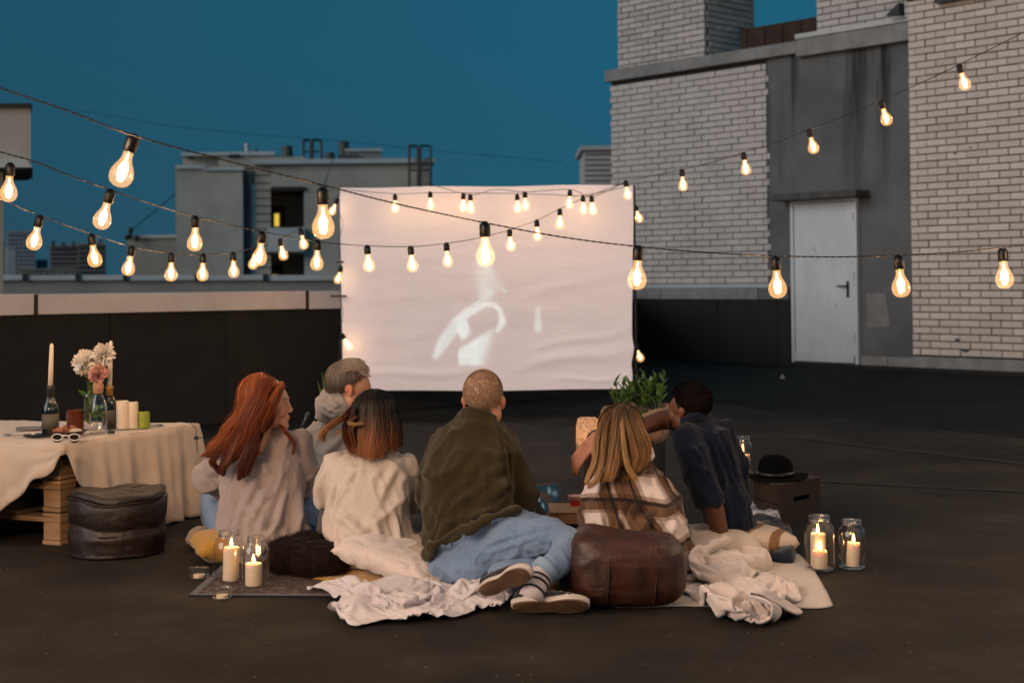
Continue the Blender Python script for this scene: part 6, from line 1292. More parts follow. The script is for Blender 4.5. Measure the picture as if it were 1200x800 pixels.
# ---------------------------------------------------------------- woman with dark bob
def person_bob():
    root = thing('person', 'woman with a short dark bob fading to copper and cream sweater, seen from behind', 'person', G(440, 655)); fr = headframe(W(438.5, 492, 5.62), (-.12, 1, 0), 0, .03, .93)
    b = MB(); head_parts(b, fr, (0, -.03, -.17)); px_loft(b, [(640, 400, 478, 5.62, .10), (600, 400, 474, 5.63, .09), (550, 400, 474, 5.63, .08), (535, 415, 460, 5.63, .06)]); ch(b, (398, 545, 5.63, .04), (384, 583, 5.68, .035), (402, 600, 5.9, .03)); ch(b, (476, 545, 5.63, .04), (484, 585, 5.7, .035), (470, 602, 5.92, .03)); hand_parts(b, W(404, 602, 5.93), (.3, .7, -.3), (0, 0, 1), 1); hand_parts(b, W(468, 604, 5.95), (-.3, .7, -.3), (0, 0, 1), -1)
    me = fuse(b, .0055, 2, .5); skin_color(fr, me, SK_F); as_obj('body', me, M['skin'], root)
    g = MB(); px_loft(g, [(662, 400, 494, 5.55, .13), (645, 390, 494, 5.54, .15), (622, 382, 487, 5.56, .15), (595, 382, 481, 5.58, .14), (565, 384, 480, 5.60, .13), (547, 388, 482, 5.62, .12), (536, 396, 478, 5.63, .10), (529, 410, 464, 5.63, .075), (524, 421, 454, 5.63, .056), (516, 423, 452, 5.63, .052)])
    ch(g, (394, 545, 5.62, .050), (385, 565, 5.63, .052), (383, 584, 5.68, .052), (398, 598, 5.88, .038)); ch(g, (476, 545, 5.62, .050), (481, 568, 5.64, .048), (482, 588, 5.70, .048), (472, 602, 5.9, .036)); ch(g, (405, 652, 5.52, .05), (470, 655, 5.50, .06), (492, 652, 5.55, .04))
    me = fuse(g, .0085, 5); folds(me, cr([(390, 560, 5.5, 388, 600, 5.5, .014, -.014), (395, 600, 5.45, 440, 640, 5.42, .022, .012), (470, 570, 5.5, 475, 640, 5.42, .014, -.014), (460, 590, 5.46, 480, 650, 5.42, .018, .014), (400, 625, 5.44, 430, 655, 5.4, .018, .012), (415, 550, 5.5, 400, 575, 5.5, .02, .008), (465, 545, 5.52, 450, 575, 5.48, .02, .007), (385, 615, 5.46, 400, 650, 5.42, .014, .012), (440, 610, 5.44, 450, 655, 5.40, .02, .010)]), (((6, 5, 4), .009, True), ((14, 9, 8), .005, True)))
    as_obj('sweater', me, fabric('cream_knit', (.58, .51, .45), (.52, .45, .39), weave=500, bump=.18, wr=.5), root)
    g = MB(); ch(g, (405, 650, 5.65, .09), (392, 622, 5.95, .06), (400, 648, 6.15, .05)); ch(g, (478, 650, 5.65, .09), (488, 620, 5.95, .06), (478, 648, 6.15, .05)); as_obj('trousers', fuse(g, .01, 4), fabric('dark_grey_trousers', (.03, .028, .028)), root)
    top = cap_hair(fr, 5200, -2.9, 2.9, lambda a: -.112-.012*np.cos(a*2)-.01*np.sin(a), rx=.094, ry=.110, rz=.096, locks=60, seed=11, root=(.014, .007, .005), tip=(.27, .10, .04), streak=.8, flare=1.20, mid=.66, wave=.03, zr=.014, lay=.16, thick=.0007)
    fly = clumps([([(412, 478, 5.55), (403, 488, 5.5), (393, 495, 5.48), (382, 502, 5.47), (375, 512, 5.46)], 190, .010, .010, .002, (.10, .03, .010), (.42, .20, .07)), ([(408, 484, 5.55), (398, 492, 5.5), (386, 500, 5.47), (378, 509, 5.46), (380, 516, 5.46)], 130, .008, .008, .003, (.16, .05, .016), (.36, .16, .055)),
                  ([(418, 488, 5.50), (408, 494, 5.47), (414, 497, 5.46), (424, 496, 5.47)], 40, .003, .002, .001, (.2, .08, .03), (.4, .2, .08)), ([(408, 490, 5.55), (404, 505, 5.52), (408, 520, 5.52), (414, 528, 5.53)], 240, .012, .008, .002, (.08, .02, .008), (.22, .08, .03)),
                  ([(415, 480, 5.52), (412, 500, 5.5), (415, 518, 5.50), (425, 528, 5.51)], 200, .012, .008, .002, (.03, .010, .006), (.20, .07, .025))], 6)
    S = join_s((top[0][:, :], top[1], top[2]), tuple(np.stack([a[:, int(round(k))] for k in np.linspace(0, 15, 14)], 1) for a in fly)); strands_mesh('hair', *S, M['hair'], root)
    R, c = fr; s = np.linalg.norm(R[:, 0]); q_ = MB(); q_.ell(loc(fr, (0, -.016, .036)), (.080*s, .096*s, .086*s), R/s, 24, 14); q_.ell(loc(fr, (0, -.030, -.03)), (.078*s, .070*s, .085*s), R/s, 24, 14); q_.build('hair_base', mat('dark_brown_scalp', (.012, .006, .004), .9, bump=0), root, smooth=True)
person_bob()
# ---------------------------------------------------------------- man in olive jacket
def shoe(root, heel, toe, up, label, side=1):
    """low canvas sneaker: sole, foxing band, canvas upper, laces"""
    heel, toe, up = Vector(heel), Vector(toe), Vector(up); d = (toe-heel); L = d.length; d.normalize(); up = (up-d*up.dot(d)).normalized(); x = d.cross(up); R = np.array(Matrix((x, d, up)).transposed()); k = L/.28
    def outline(s, z):
        P = []
        for a in np.linspace(0, 2*PI, 44, endpoint=False):
            y = -math.cos(a); w = (.037+.010*max(0, y)**.8-.010*math.exp(-((y+.05)/.35)**2)) if True else 0; yy = .14+.14*y; e = abs(math.sin(a))**.75*math.copysign(1, math.sin(a)); P.append((x*(w*e*s+.004*math.sin(y*2))+d*(.14+(yy-.14)*(.97+.03*s)*s)+up*z)*k+heel)
        return P
    def ringmesh(rows, name, m, capb=True, capt=True):
        V = []; n = 44
        for s, z in rows: V += [tuple(v) for v in outline(s, z)]
        f = [(i*n+j, i*n+(j+1) % n, (i+1)*n+(j+1) % n, (i+1)*n+j) for i in range(len(rows)-1) for j in range(n)]
        if capb: f.append(tuple(range(n)))
        if capt: f.append(tuple((len(rows)-1)*n+j for j in range(n)))
        return MB().add(V, f).build(name, m, root, smooth='auto', label=None)
    o = ringmesh([(.95, -.002), (.985, 0), (.985, .004)], 'shoe_sole', M['gumsole']); o['label'] = label
    ringmesh([(.99, .0035), (1.03, .005), (1.035, .024), (1.0, .028), (.96, .028)], 'shoe_band', M['whiterubber'])
    u = MB(); H_ = lambda y, z: heel+(d*y+up*z)*k
    u.loft([(H_(.012, .030), x*.030*k, up*.012*k), (H_(.014, .055), x*.030*k, d*.014*k)], 16) if False else None
    for y, w, h in ((.035, .036, .052), (.06, .037, .055), (.09, .038, .052), (.12, .040, .046), (.15, .043, .038), (.18, .045, .032), (.21, .043, .027), (.235, .036, .022)): u.ell(H_(y, .026), (w*k, .034*k, h*k), R, 18, 12)
    me = fuse(u, .004, 3); folds(me, (), (((40, 40, 40), .0015, True),)); P = get_co(me); zl = (P-np.array(tuple(heel))) @ np.array(tuple(up)); P += np.maximum(0, .024*k-zl)[:, None]*np.array(tuple(up)); set_co(me, P); as_obj('shoe_upper', me, M['blackcanvas'], root)
    for q_ in range(4):
        y = .105+q_*.022; zz = .026+(.052-.35*max(0, y-.08)); MB().tube([H_(y, zz)+x*.022*k, H_(y+.004, zz+.010), H_(y, zz)-x*.022*k], .0026, 5).build('lace', M['whiterubber'], root)
M['gumsole'] = mat('gum_sole', (.13, .070, .035), .7, (.085, .045, .025), ns=25, bump=.6, bs=160, bd=.003); M['whiterubber'] = mat('white_rubber', (.58, .53, .48), .55, (.46, .41, .36), ns=12, bump=.1); M['blackcanvas'] = fabric('black_canvas', (.016, .018, .024), bump=.3)
def person_olive():
    root = thing('person', 'man with shaved head in olive jacket and blue jeans, legs folded to the right', 'person', G(560, 690)); fr = headframe(W(567, 469, 5.42), (.22, 1, 0), .0, 0, .98)
    b = MB(); head_parts(b, fr, (0, -.012, -.17)); px_loft(b, [(640, 510, 590, 5.45, .11), (590, 510, 592, 5.45, .10), (530, 525, 588, 5.43, .08), (500, 545, 580, 5.42, .05)]); ch(b, (524, 535, 5.45, .035), (508, 575, 5.5, .035), (525, 605, 5.8, .035)); ch(b, (590, 538, 5.45, .035), (611, 586, 5.48, .033), (628, 602, 5.75, .030)); hand_parts(b, W(528, 607, 5.82), (.3, .7, -.2), (0, 0, 1), 1); hand_parts(b, W(630, 604, 5.80), (.1, .8, -.1), (0, 0, 1), -1)
    ch(b, (648, 668, 4.98, .034), (636, 690, 4.92, .030), (625, 705, 4.88, .03)); me = fuse(b, .0050, 2, .5); skin_color(fr, me, SK_M, stubble=((.34, .235, .165), .80)); as_obj('body', me, M['skin'], root)
    R, c = fr; rg = np.random.default_rng(3); q_ = rg.normal(0, 1, (9000, 3)); q_ /= np.linalg.norm(q_, axis=1)[:, None]; ba = q_*np.array((.0735, .0945, .0825))+np.array((0, -.014, .036)); ok = ba[:, 2] > (.012+.55*np.clip(ba[:, 1], -.02, 1)-.30*np.clip(-ba[:, 1]-.02, 0, 1)); q_, ba = q_[ok], ba[ok]
    dirn = q_*.6+np.array((0, -.15, -.45)); dirn /= np.linalg.norm(dirn, axis=1)[:, None]; S = (ba[:, None]+dirn[:, None]*np.linspace(-.001, .0055, 3)[None, :, None]) @ R.T+c; tone = rg.uniform(.6, 1.25, len(ba))*(1+.45*np.clip(ba[:, 2]/.12, 0, 1)); strands_mesh('hair', S, np.full(S.shape[:2], .00055), np.ones(S.shape)*np.array((.32, .22, .145))*tone[:, None, None], M['hairmatt'], root)
    g = MB(); px_loft(g, [(655, 510, 545, 5.36, .08), (645, 501, 572, 5.34, .14), (625, 496, 596, 5.34, .17), (600, 493, 602, 5.36, .17), (570, 494, 603, 5.38, .16), (540, 498, 605, 5.40, .15), (520, 503, 608, 5.42, .135), (508, 513, 602, 5.43, .12), (499, 525, 592, 5.42, .10), (491, 535, 584, 5.41, .082), (485, 540, 580, 5.41, .07), (479, 542, 578, 5.41, .064)])
    ch(g, (519, 525, 5.44, .060), (507, 555, 5.45, .060), (504, 580, 5.5, .058), (522, 602, 5.75, .042)); ch(g, (592, 525, 5.43, .062), (601, 550, 5.42, .058), (612, 578, 5.42, .055), (617, 592, 5.48, .048), (630, 602, 5.72, .036))
    ch(g, (500, 648, 5.20, .020), (510, 638, 5.14, .018), (530, 624, 5.11, .017), (556, 616, 5.10, .017), (584, 603, 5.12, .018), (606, 597, 5.18, .022)); me = fuse(g, .0085, 5); folds(me, cr([(600, 560, 5.28, 520, 620, 5.2, .020, .014), (590, 545, 5.28, 530, 575, 5.24, .018, .010), (605, 590, 5.3, 540, 640, 5.2, .016, .014), (560, 545, 5.26, 510, 600, 5.24, .022, .010), (598, 520, 5.32, 607, 590, 5.3, .013, -.018), (530, 505, 5.34, 515, 560, 5.3, .02, .006), (520, 590, 5.22, 505, 640, 5.24, .016, .012), (615, 545, 5.34, 632, 590, 5.36, .012, .010), (585, 600, 5.22, 545, 615, 5.18, .012, -.012), (570, 500, 5.36, 600, 525, 5.33, .015, .007), (545, 600, 5.2, 520, 645, 5.2, .012, .010)]), (((6, 5, 5), .010, True), ((14, 9, 9), .006, True)))
    om = fabric('olive_cotton_drill', (.040, .030, .011), (.027, .021, .008), bump=.3, wr=.7, sheen=.2); as_obj('jacket', me, om, root)
    g = MB(); P = [W(x, y, D) for x, y, D in ((542, 486, 5.41), (543, 480, 5.37), (550, 478, 5.345), (562, 480, 5.335), (573, 484, 5.35), (580, 489, 5.39))]; g.chain([(q_, .008) for q_ in P]); g.chain([(q_+Vector((0, .006, -.012)), .010) for q_ in P]); g.chain([(q_+Vector((0, .008, -.024)), .012) for q_ in P]); as_obj('collar', fuse(g, .004, 3), om, root)
    # jeans
    g = MB(); g.ell(W(535, 652, 5.30), (.12, .15, .095)); g.ell(W(560, 638, 5.28), (.12, .15, .09)); ch(g, (525, 658, 5.24, .075), (560, 662, 5.18, .080)); ch(g, (552, 645, 5.26, .115), (600, 636, 5.16, .092), (640, 629, 5.07, .068), (663, 633, 5.02, .052)); ch(g, (600, 612, 5.4, .06), (650, 625, 5.2, .05))
    me = fuse(g, .0065, 4); folds(me, cr([(530, 668, 5.08, 625, 645, 4.98, .010, -.010), (560, 645, 5.12, 650, 618, 5.0, .011, -.007), (545, 655, 5.08, 640, 632, 4.97, .010, .009), (600, 655, 5.03, 650, 636, 4.97, .009, .008), (515, 645, 5.12, 530, 675, 5.05, .009, .008), (585, 612, 5.1, 610, 640, 5.02, .008, -.006), (610, 610, 5.1, 660, 620, 4.98, .008, .006), (560, 672, 5.02, 610, 660, 4.95, .009, .008), (655, 622, 4.98, 640, 648, 4.96, .008, -.007), (520, 635, 5.12, 560, 655, 5.08, .009, -.005)]), (((9, 9, 12), .005, True), ((20, 16, 20), .003, True)))
    j = as_obj('jeans', me, M['denim'], root)
    g = MB(); ch(g, (664, 640, 4.98, .054), (662, 652, 4.93, .053), (650, 662, 4.89, .049), (638, 670, 4.865, .044)); ch(g, (672, 650, 5.02, .046), (664, 672, 5.0, .040)); me = fuse(g, .0055, 3); folds(me, cr([(676, 640, 4.95, 650, 672, 4.86, .008, .006), (655, 640, 4.9, 632, 662, 4.86, .007, .005), (668, 630, 4.94, 672, 660, 4.9, .008, -.005)]), (((16, 16, 16), .003, True),)); as_obj('lower_leg', me, M['denim'], root)
    g = MB(); ch(g, (622, 668, 5.06, .045), (596, 670, 5.03, .044), (585, 672, 5.05, .042)); as_obj('lower_leg', fuse(g, .006, 3), M['denim'], root)
    cu0, cu1 = W(643, 664, 4.872), W(634.5, 672, 4.855); MB().tube([cu0, cu0.lerp(cu1, .08), cu0.lerp(cu1, .9), cu1], [.044, .0485, .0480, .043], 22).build('turned_cuff', fabric('pale_denim', (.24, .36, .50), (.19, .29, .42), weave=700), root, smooth=True)
    # sock with stripes
    a, b2 = W(637, 671, 4.86), W(622, 700, 4.78); P = [a.lerp(b2, t) for t in np.linspace(0, 1, 9)]; sm_ = fabric('white_sock', (.58, .52, .54), weave=600); MB().tube(P, [.041, .040, .039, .038, .038, .038, .039, .041, .042], 18).build('sock', sm_, root, smooth=True)
    for t in (.30, .48, .80): q_ = a.lerp(b2, t); dv = (b2-a).normalized(); MB().tube([q_-dv*.004, q_+dv*.004], .0405+.002*(t > .7), 18).build('sock_stripe', M['blackcanvas'], root, smooth=True)
    a, b2 = W(612, 676, 4.98), W(596, 682, 4.93); MB().tube([a, b2], [.040, .040], 16).build('sock', sm_, root, smooth=True)
    # shoes
    hl = G(600, 722)+Vector((.0, .0, .034)); tl2 = G(690, 722)+Vector((0, .0, .030)); shoe(root, hl, tl2, (0, .80, .60), 'white banded sneaker lying on its side of the roof')
    hl2, tl3 = W(561, 694, 4.86), W(619, 672, 4.70); tl3 = hl2+(tl3-hl2).normalized()*.255; shoe(root, hl2+Vector((0, -.0, .0)), tl3, (.12, .93, .35), 'brown gum sole turned towards the viewer')
person_olive()
# ---------------------------------------------------------------- blonde woman in plaid shirt
def plaid():
    m, n, l, p = newmat('brown_white_plaid'); at = n.new('ShaderNodeUVMap'); at.uv_map = 'cloth'; sep = n.new('ShaderNodeSeparateXYZ'); l.new(at.outputs[0], sep.inputs[0])
    def bands(sock, stops, interp='CONSTANT'):
        f = n.new('ShaderNodeMath'); f.operation = 'FRACT'; l.new(sock, f.inputs[0]); r = n.new('ShaderNodeValToRGB'); r.color_ramp.interpolation = interp; e = r.color_ramp.elements
        while len(e) < len(stops): e.new(.5)
        for i, (q_, v) in enumerate(stops): e[i].position = q_; e[i].color = (v, v, v, 1)
        l.new(f.outputs[0], r.inputs[0]); return r.outputs[0]
    W_ = [(0, 1), (.31, .5), (.37, 0), (.56, .4), (.62, 0), (.94, .5)]; wu, wv = bands(sep.outputs[0], W_), bands(sep.outputs[1], [(0, 1), (.50, .4), (.58, 0), (.90, .4)])
    B_ = [(0, 0), (.50, 1), (.54, 0), (.72, .6), (.735, 0), (.84, 1), (.88, 0)]; bu, bv = bands(sep.outputs[0], B_), bands(sep.outputs[1], [(0, 0), (.80, 1), (.88, 0)])
    c = MIX(n, l, MIX(n, l, .5, wu, wv), (.12, .062, .032), (.60, .53, .50)); prod = MIX(n, l, 1., wu, wv, 'MULTIPLY')
    c = MIX(n, l, prod, MIX(n, l, MIX(n, l, 1., wu, wv, 'ADD'), (.050, .024, .013), (.125, .066, .036)), (.62, .54, .52))
    c = MIX(n, l, bu, c, MIX(n, l, .82, c, (.008, .008, .010))); c = MIX(n, l, bv, c, MIX(n, l, .82, c, (.008, .008, .010)))
    c = MIX(n, l, .35, c, RAMP(n, l, NZ(n, l, 260, 2), [(.3, (.1, .08, .07)), (.7, (.6, .5, .45))])) if False else c
    l.new(c, p.inputs['Base Color']); p.inputs['Roughness'].default_value = .95; p.inputs['Sheen Weight'].default_value = .25; p.inputs['Specular IOR Level'].default_value = .1
    l.new(BUMP(n, l, NZ(n, l, 220, 3), .35, .006), p.inputs['Normal']); return m
def cloth_uv(me, c, ang=0.0, period=.15, shear=0.0, off=(0, 0)):
    P = get_co(me)-np.array(tuple(c)); th = np.arctan2(P[:, 0], -P[:, 1]+.10); u = th*.17+P[:, 2]*shear; v = P[:, 2]+.03*np.sin(P[:, 0]*9); a, b = u*math.cos(ang)-v*math.sin(ang), u*math.sin(ang)+v*math.cos(ang); a = a+.008*N3(P, (7, 7, 7), seed=3); b = b+.008*N3(P, (7, 7, 7), seed=8)
    uv = me.uv_layers.new(name='cloth'); li = np.empty(len(me.loops), np.int32); me.loops.foreach_get('vertex_index', li); uv.data.foreach_set('uv', np.stack([a[li]/period+off[0], b[li]/(period*.66)+off[1]], 1).astype(np.float32).ravel())
def person_plaid():
    root = thing('person', 'woman with straight blonde hair in a brown and white plaid shirt, behind the leather pouffe', 'person', G(745, 670)); fr = headframe(W(727, 510, 5.46), (-.25, 1, 0), .05, -.06, .92)
    b = MB(); head_parts(b, fr, (0, -.03, -.17)); px_loft(b, [(655, 700, 790, 5.45, .10), (610, 702, 780, 5.45, .09), (575, 702, 770, 5.46, .08), (556, 712, 758, 5.46, .06)]); ch(b, (703, 575, 5.46, .04), (692, 618, 5.5, .035), (715, 640, 5.75, .03)); ch(b, (770, 572, 5.46, .04), (795, 618, 5.5, .035), (770, 642, 5.75, .03)); hand_parts(b, W(718, 642, 5.78), (.3, .7, -.3), (0, 0, 1), 1); hand_parts(b, W(768, 644, 5.78), (-.3, .7, -.3), (0, 0, 1), -1)
    me = fuse(b, .0055, 2, .5); skin_color(fr, me, SK_F); as_obj('body', me, M['skin'], root)
    g = MB(); px_loft(g, [(668, 690, 818, 5.42, .14), (650, 686, 814, 5.41, .16), (625, 684, 808, 5.41, .165), (600, 685, 800, 5.42, .16), (580, 688, 791, 5.44, .15), (565, 693, 782, 5.45, .13), (553, 702, 772, 5.46, .11), (545, 712, 762, 5.46, .08), (539, 718, 752, 5.46, .06)]); ch(g, (701, 572, 5.44, .052), (692, 600, 5.45, .052), (690, 625, 5.52, .048), (712, 642, 5.75, .036)); ch(g, (772, 570, 5.44, .056), (786, 600, 5.44, .056), (797, 628, 5.50, .050), (775, 645, 5.75, .038)); ch(g, (806, 640, 5.36, .028), (822, 660, 5.34, .022))
    me = fuse(g, .0085, 5); folds(me, cr([(780, 570, 5.28, 740, 640, 5.24, .018, .012), (760, 560, 5.3, 735, 610, 5.26, .016, .010), (795, 600, 5.3, 770, 655, 5.26, .016, .014), (705, 590, 5.3, 715, 650, 5.26, .014, -.012), (697, 580, 5.3, 690, 640, 5.3, .012, .010), (730, 580, 5.28, 722, 640, 5.25, .014, .009), (803, 610, 5.3, 812, 655, 5.28, .012, -.010), (775, 560, 5.32, 800, 615, 5.3, .014, -.010)]), (((6, 6, 5), .010, True), ((15, 10, 10), .006, True)))
    cloth_uv(me, W(742, 600, 5.46), -.22, .20, .10, (.74, .40)); as_obj('plaid_shirt', me, plaid(), root)
    g = MB(); g.chain([(W(x, y, D), .012) for x, y, D in ((722, 548, 5.36), (735, 549, 5.34), (748, 548, 5.35), (758, 543, 5.38), (764, 534, 5.42), (762, 526, 5.45))]); g.chain([(W(x, y, D), .014) for x, y, D in ((735, 553, 5.35), (750, 552, 5.35), (762, 545, 5.38))]); me = fuse(g, .004, 3); cloth_uv(me, W(742, 600, 5.46), .4, .20, .1, (.1, .1)); as_obj('collar', me, bpy.data.materials['brown_white_plaid'], root)
    g = MB(); ch(g, (715, 660, 5.5, .09), (705, 640, 5.85, .06), (715, 660, 6.05, .05)); ch(g, (780, 660, 5.5, .09), (790, 640, 5.85, .06), (780, 660, 6.05, .05)); as_obj('trousers', fuse(g, .01, 4), fabric('dark_jeans', (.03, .035, .05)), root)
    rt, tp = (.045, .022, .010), (.58, .33, .13)
    top = cap_hair(fr, 4600, -2.8, 2.8, lambda a: -.125-.02*np.cos(a+.3), rx=.090, ry=.110, rz=.100, locks=80, seed=21, root=rt, tip=tp, streak=.6, flare=1.06, mid=.36, wave=.03, zr=.018, lay=.12, thick=.0007)
    L = [([(712, 486, 5.37), (702, 505, 5.33), (699, 530, 5.31), (694, 550, 5.30), (687, 566, 5.30)], 260, .012, .007, .002, (.12, .06, .025), (.52, .30, .13)), ([(716, 484, 5.36), (708, 510, 5.31), (706, 540, 5.30), (700, 560, 5.29), (691, 570, 5.30)], 240, .011, .006, .002, (.08, .04, .018), (.50, .28, .12)), ([(722, 482, 5.35), (720, 515, 5.31), (722, 545, 5.29), (716, 562, 5.29)], 220, .011, .007, .002, (.12, .055, .025), (.42, .23, .09)),
         ([(727, 482, 5.35), (730, 512, 5.30), (734, 540, 5.28), (742, 556, 5.28), (746, 562, 5.28)], 170, .008, .004, .001, (.34, .19, .08), (.56, .34, .15)), ([(736, 484, 5.36), (748, 505, 5.33), (755, 528, 5.32), (750, 545, 5.31), (740, 551, 5.30)], 300, .012, .009, .002, (.08, .04, .018), (.50, .28, .11)), ([(742, 488, 5.38), (755, 508, 5.35), (760, 530, 5.34), (756, 545, 5.33)], 220, .011, .007, .002, (.3, .15, .06), (.52, .3, .12)), ([(730, 484, 5.35), (740, 510, 5.31), (745, 535, 5.30), (742, 548, 5.29)], 200, .010, .008, .002, (.14, .07, .03), (.40, .21, .08))]
    L += [([(727, 482, 5.36), (722, 515, 5.32), (718, 545, 5.31), (706, 562, 5.31)], 240, .034, .026, .002, (.06, .03, .014), (.50, .28, .11)), ([(732, 482, 5.36), (742, 512, 5.33), (746, 538, 5.32), (742, 552, 5.32)], 240, .030, .024, .002, (.06, .03, .014), (.50, .28, .11))]
    fl = clumps(L, 9); S = join_s(top, tuple(np.stack([a[:, int(round(k))] for k in np.linspace(0, 15, 14)], 1) for a in fl)); strands_mesh('hair', *S, M['hair'], root)
    R, c = fr; s = np.linalg.norm(R[:, 0]); q_ = MB(); q_.ell(loc(fr, (0, -.016, .038)), (.079*s, .096*s, .088*s), R/s, 24, 14); q_.ell(loc(fr, (0, -.030, -.04)), (.074*s, .066*s, .095*s), R/s, 24, 14); q_.build('hair_base', mat('dark_blonde_scalp', (.05, .026, .012), .9, bump=0), root, smooth=True)
person_plaid()
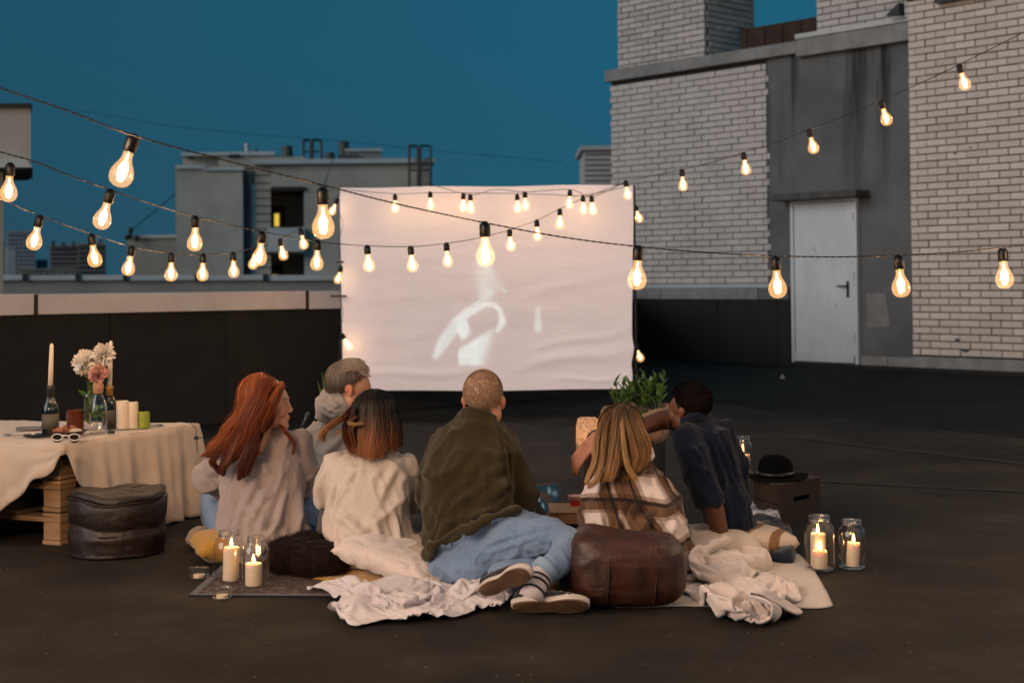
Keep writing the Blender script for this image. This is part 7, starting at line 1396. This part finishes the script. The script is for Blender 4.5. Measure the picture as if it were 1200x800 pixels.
# ---------------------------------------------------------------- curly haired man in navy shirt
def person_navy():
    root = thing('person', 'man with short curly black hair and navy shirt, one arm stretched behind the blonde woman', 'person', G(850, 660)); fr = headframe(W(807, 480, 5.88), (-.80, .62, 0), .04, 0, .85)
    b = MB(); head_parts(b, fr, (0, -.03, -.18)); px_loft(b, [(615, 832, 872, 5.85, .10), (580, 818, 866, 5.86, .10), (530, 800, 856, 5.88, .09), (505, 806, 846, 5.88, .06)])
    ch(b, (812, 520, 5.78, .050), (833, 582, 5.66, .042), (838, 600, 5.66, .040), (845, 628, 5.66, .034), (849, 646, 5.66, .027)); hand_parts(b, W(849, 648, 5.66), (.15, -.35, -.75), (.1, -.9, .4), 1, .15)
    ch(b, (806, 508, 6.00, .048), (795, 492, 6.02, .044), (775, 492, 6.0, .040), (752, 500, 5.94, .036), (735, 504, 5.92, .034), (712, 507, 5.80, .028), (697, 514, 5.72, .0235)); hand_parts(b, W(695, 516, 5.71), (-.55, -.05, -.62), (-.55, -.55, .45), -1, .42, 1.0, (.30, .38, .45, .5))
    me = fuse(b, .0040, 2, .5); skin_color(fr, me, SK_B, lips=(1.0, .8, .8), ears=1.1); R, c = fr; P = get_co(me); a = np.empty(len(P)*4, np.float32); me.color_attributes['Col'].data.foreach_get('color', a); a = a.reshape(-1, 4); hp = np.array(tuple(W(692, 525, 5.7))); k = np.clip(1.6-np.linalg.norm(P-hp, axis=1)/.10, 0, 1)[:, None]; a[:, :3] = a[:, :3]*(1-k)+k*np.array((.42, .20, .14)); me.color_attributes['Col'].data.foreach_set('color', a.ravel()); as_obj('body', me, M['skin'], root); eye(fr, root)  # hand painted paler and pinker: the light on it is in the skin colour
    for t, x, y, rr in ((0, 699, 512.5, .029), (1, 696, 515.5, .0285)):
        q0 = np.array(tuple(W(x, y, 5.73))); ax = np.array(tuple((W(712, 507, 5.80)-W(697, 514, 5.72)).normalized())); u = np.cross(ax, (0, 0, 1)); u /= np.linalg.norm(u); v = np.cross(ax, u); MB().tube([q0+rr*(math.cos(t_)*u+math.sin(t_)*v) for t_ in np.linspace(0, 2*PI, 26)], .0035+.002*t, 6).build('bracelet', M['blackcanvas'], root, smooth=True)
    g = MB(); px_loft(g, [(624, 846, 886, 5.82, .09), (610, 830, 884, 5.82, .13), (585, 816, 878, 5.83, .14), (555, 802, 870, 5.85, .14), (530, 794, 864, 5.87, .135), (512, 790, 858, 5.88, .12), (502, 793, 851, 5.89, .11), (495, 800, 842, 5.90, .085), (488, 804, 834, 5.90, .065), (483, 806, 830, 5.90, .058)])
    ch(g, (807, 514, 5.80, .066), (815, 540, 5.72, .066), (824, 565, 5.67, .063), (829, 579, 5.66, .062)); ch(g, (850, 505, 5.9, .05), (862, 545, 5.92, .05), (868, 590, 6.0, .045)); ch(g, (803, 508, 5.98, .058), (797, 500, 6.02, .052))
    me = fuse(g, .0085, 4); folds(me, cr([(835, 495, 5.78, 862, 560, 5.72, .014, .009), (828, 510, 5.76, 850, 590, 5.70, .013, -.010), (845, 520, 5.76, 872, 600, 5.72, .014, .010), (825, 545, 5.62, 846, 600, 5.64, .010, -.014), (860, 560, 5.76, 882, 618, 5.72, .012, -.010), (808, 520, 5.7, 832, 545, 5.62, .014, .007), (850, 570, 5.72, 870, 618, 5.70, .012, .010), (815, 500, 5.8, 850, 520, 5.78, .012, .006)]), (((7, 6, 5), .008, True), ((15, 10, 10), .005, True)))
    as_obj('shirt', me, M['navy'], root); g = MB(); g.chain([(W(x, y, D), .012) for x, y, D in ((800, 492, 5.84), (808, 488, 5.81), (818, 485, 5.81), (828, 486, 5.84), (832, 490, 5.88))]); g.chain([(W(x, y+4, D+.005), .013) for x, y, D in ((800, 492, 5.84), (808, 488, 5.81), (818, 485, 5.81), (828, 486, 5.84), (833, 490, 5.88))]); as_obj('collar', fuse(g, .004, 3), M['navy'], root)
    g = MB(); ch(g, (850, 622, 5.85, .10), (845, 620, 6.2, .07), (835, 628, 6.5, .055)); ch(g, (868, 628, 5.85, .09), (872, 622, 6.2, .06), (862, 630, 6.5, .05)); me = fuse(g, .009, 4); as_obj('trousers', me, fabric('black_trousers', (.012, .012, .014)), root)
    # tight curls
    rg = np.random.default_rng(12); n = 2600; q_ = rg.normal(0, 1, (n*2, 3)); q_ /= np.linalg.norm(q_, axis=1)[:, None]; ok = q_[:, 2] > (-.30+1.0*np.clip(q_[:, 1], 0, 1)-.35*np.clip(-q_[:, 1], 0, 1)); q_ = q_[ok][:n]; n = len(q_); ba = q_*np.array((.074, .094, .083))+np.array((0, -.016, .036)); K = 14; t = np.linspace(0, 1, K)[None]
    L = (.008+.014*np.clip(q_[:, 2]+.4, 0, 1))*rg.uniform(.7, 1.15, n); u = np.cross(q_, (0.3, .5, .8)); u /= np.linalg.norm(u, axis=1)[:, None]; v = np.cross(q_, u); ph = rg.uniform(0, 6.28, n)[:, None]; rr = .0045
    S = ba[:, None]+q_[:, None]*(t*L[:, None])[..., None]+rr*(np.cos(t*13+ph)[..., None]*u[:, None]+np.sin(t*13+ph)[..., None]*v[:, None]); S = S @ R.T+c; C = np.ones(S.shape)*np.array((.007, .005, .0045))*rg.uniform(.5, 1.8, n)[:, None, None]; strands_mesh('hair', S, np.full(S.shape[:2], .0011), C, M['hairmatt'], root)
    MB().ell(loc(fr, (0, -.022, .042)), (.067, .082, .073), R/.85, 24, 14).build('hair_base', mat('black_scalp', (.006, .005, .004), .95, bump=0), root, smooth=True)
    bb = rg.normal(0, 1, (1400, 3)); bb /= np.linalg.norm(bb, axis=1)[:, None]; base = np.array((0, .045, -.072))+bb*np.array((.052, .048, .038)); kk = (base[:, 2] < -.045); base, bb = base[kk], bb[kk]; S = (base[:, None]+bb[:, None]*np.linspace(0, .006, 4)[None, :, None]) @ R.T+c; strands_mesh('beard', S, np.full(S.shape[:2], .001), np.ones(S.shape)*.008, M['hairmatt'], root)
person_navy()
TRI = sum(len(p.vertices)-2 for o in SC.objects if o.type == 'MESH' and o.data.users == 1 for p in o.data.polygons) if False else 0
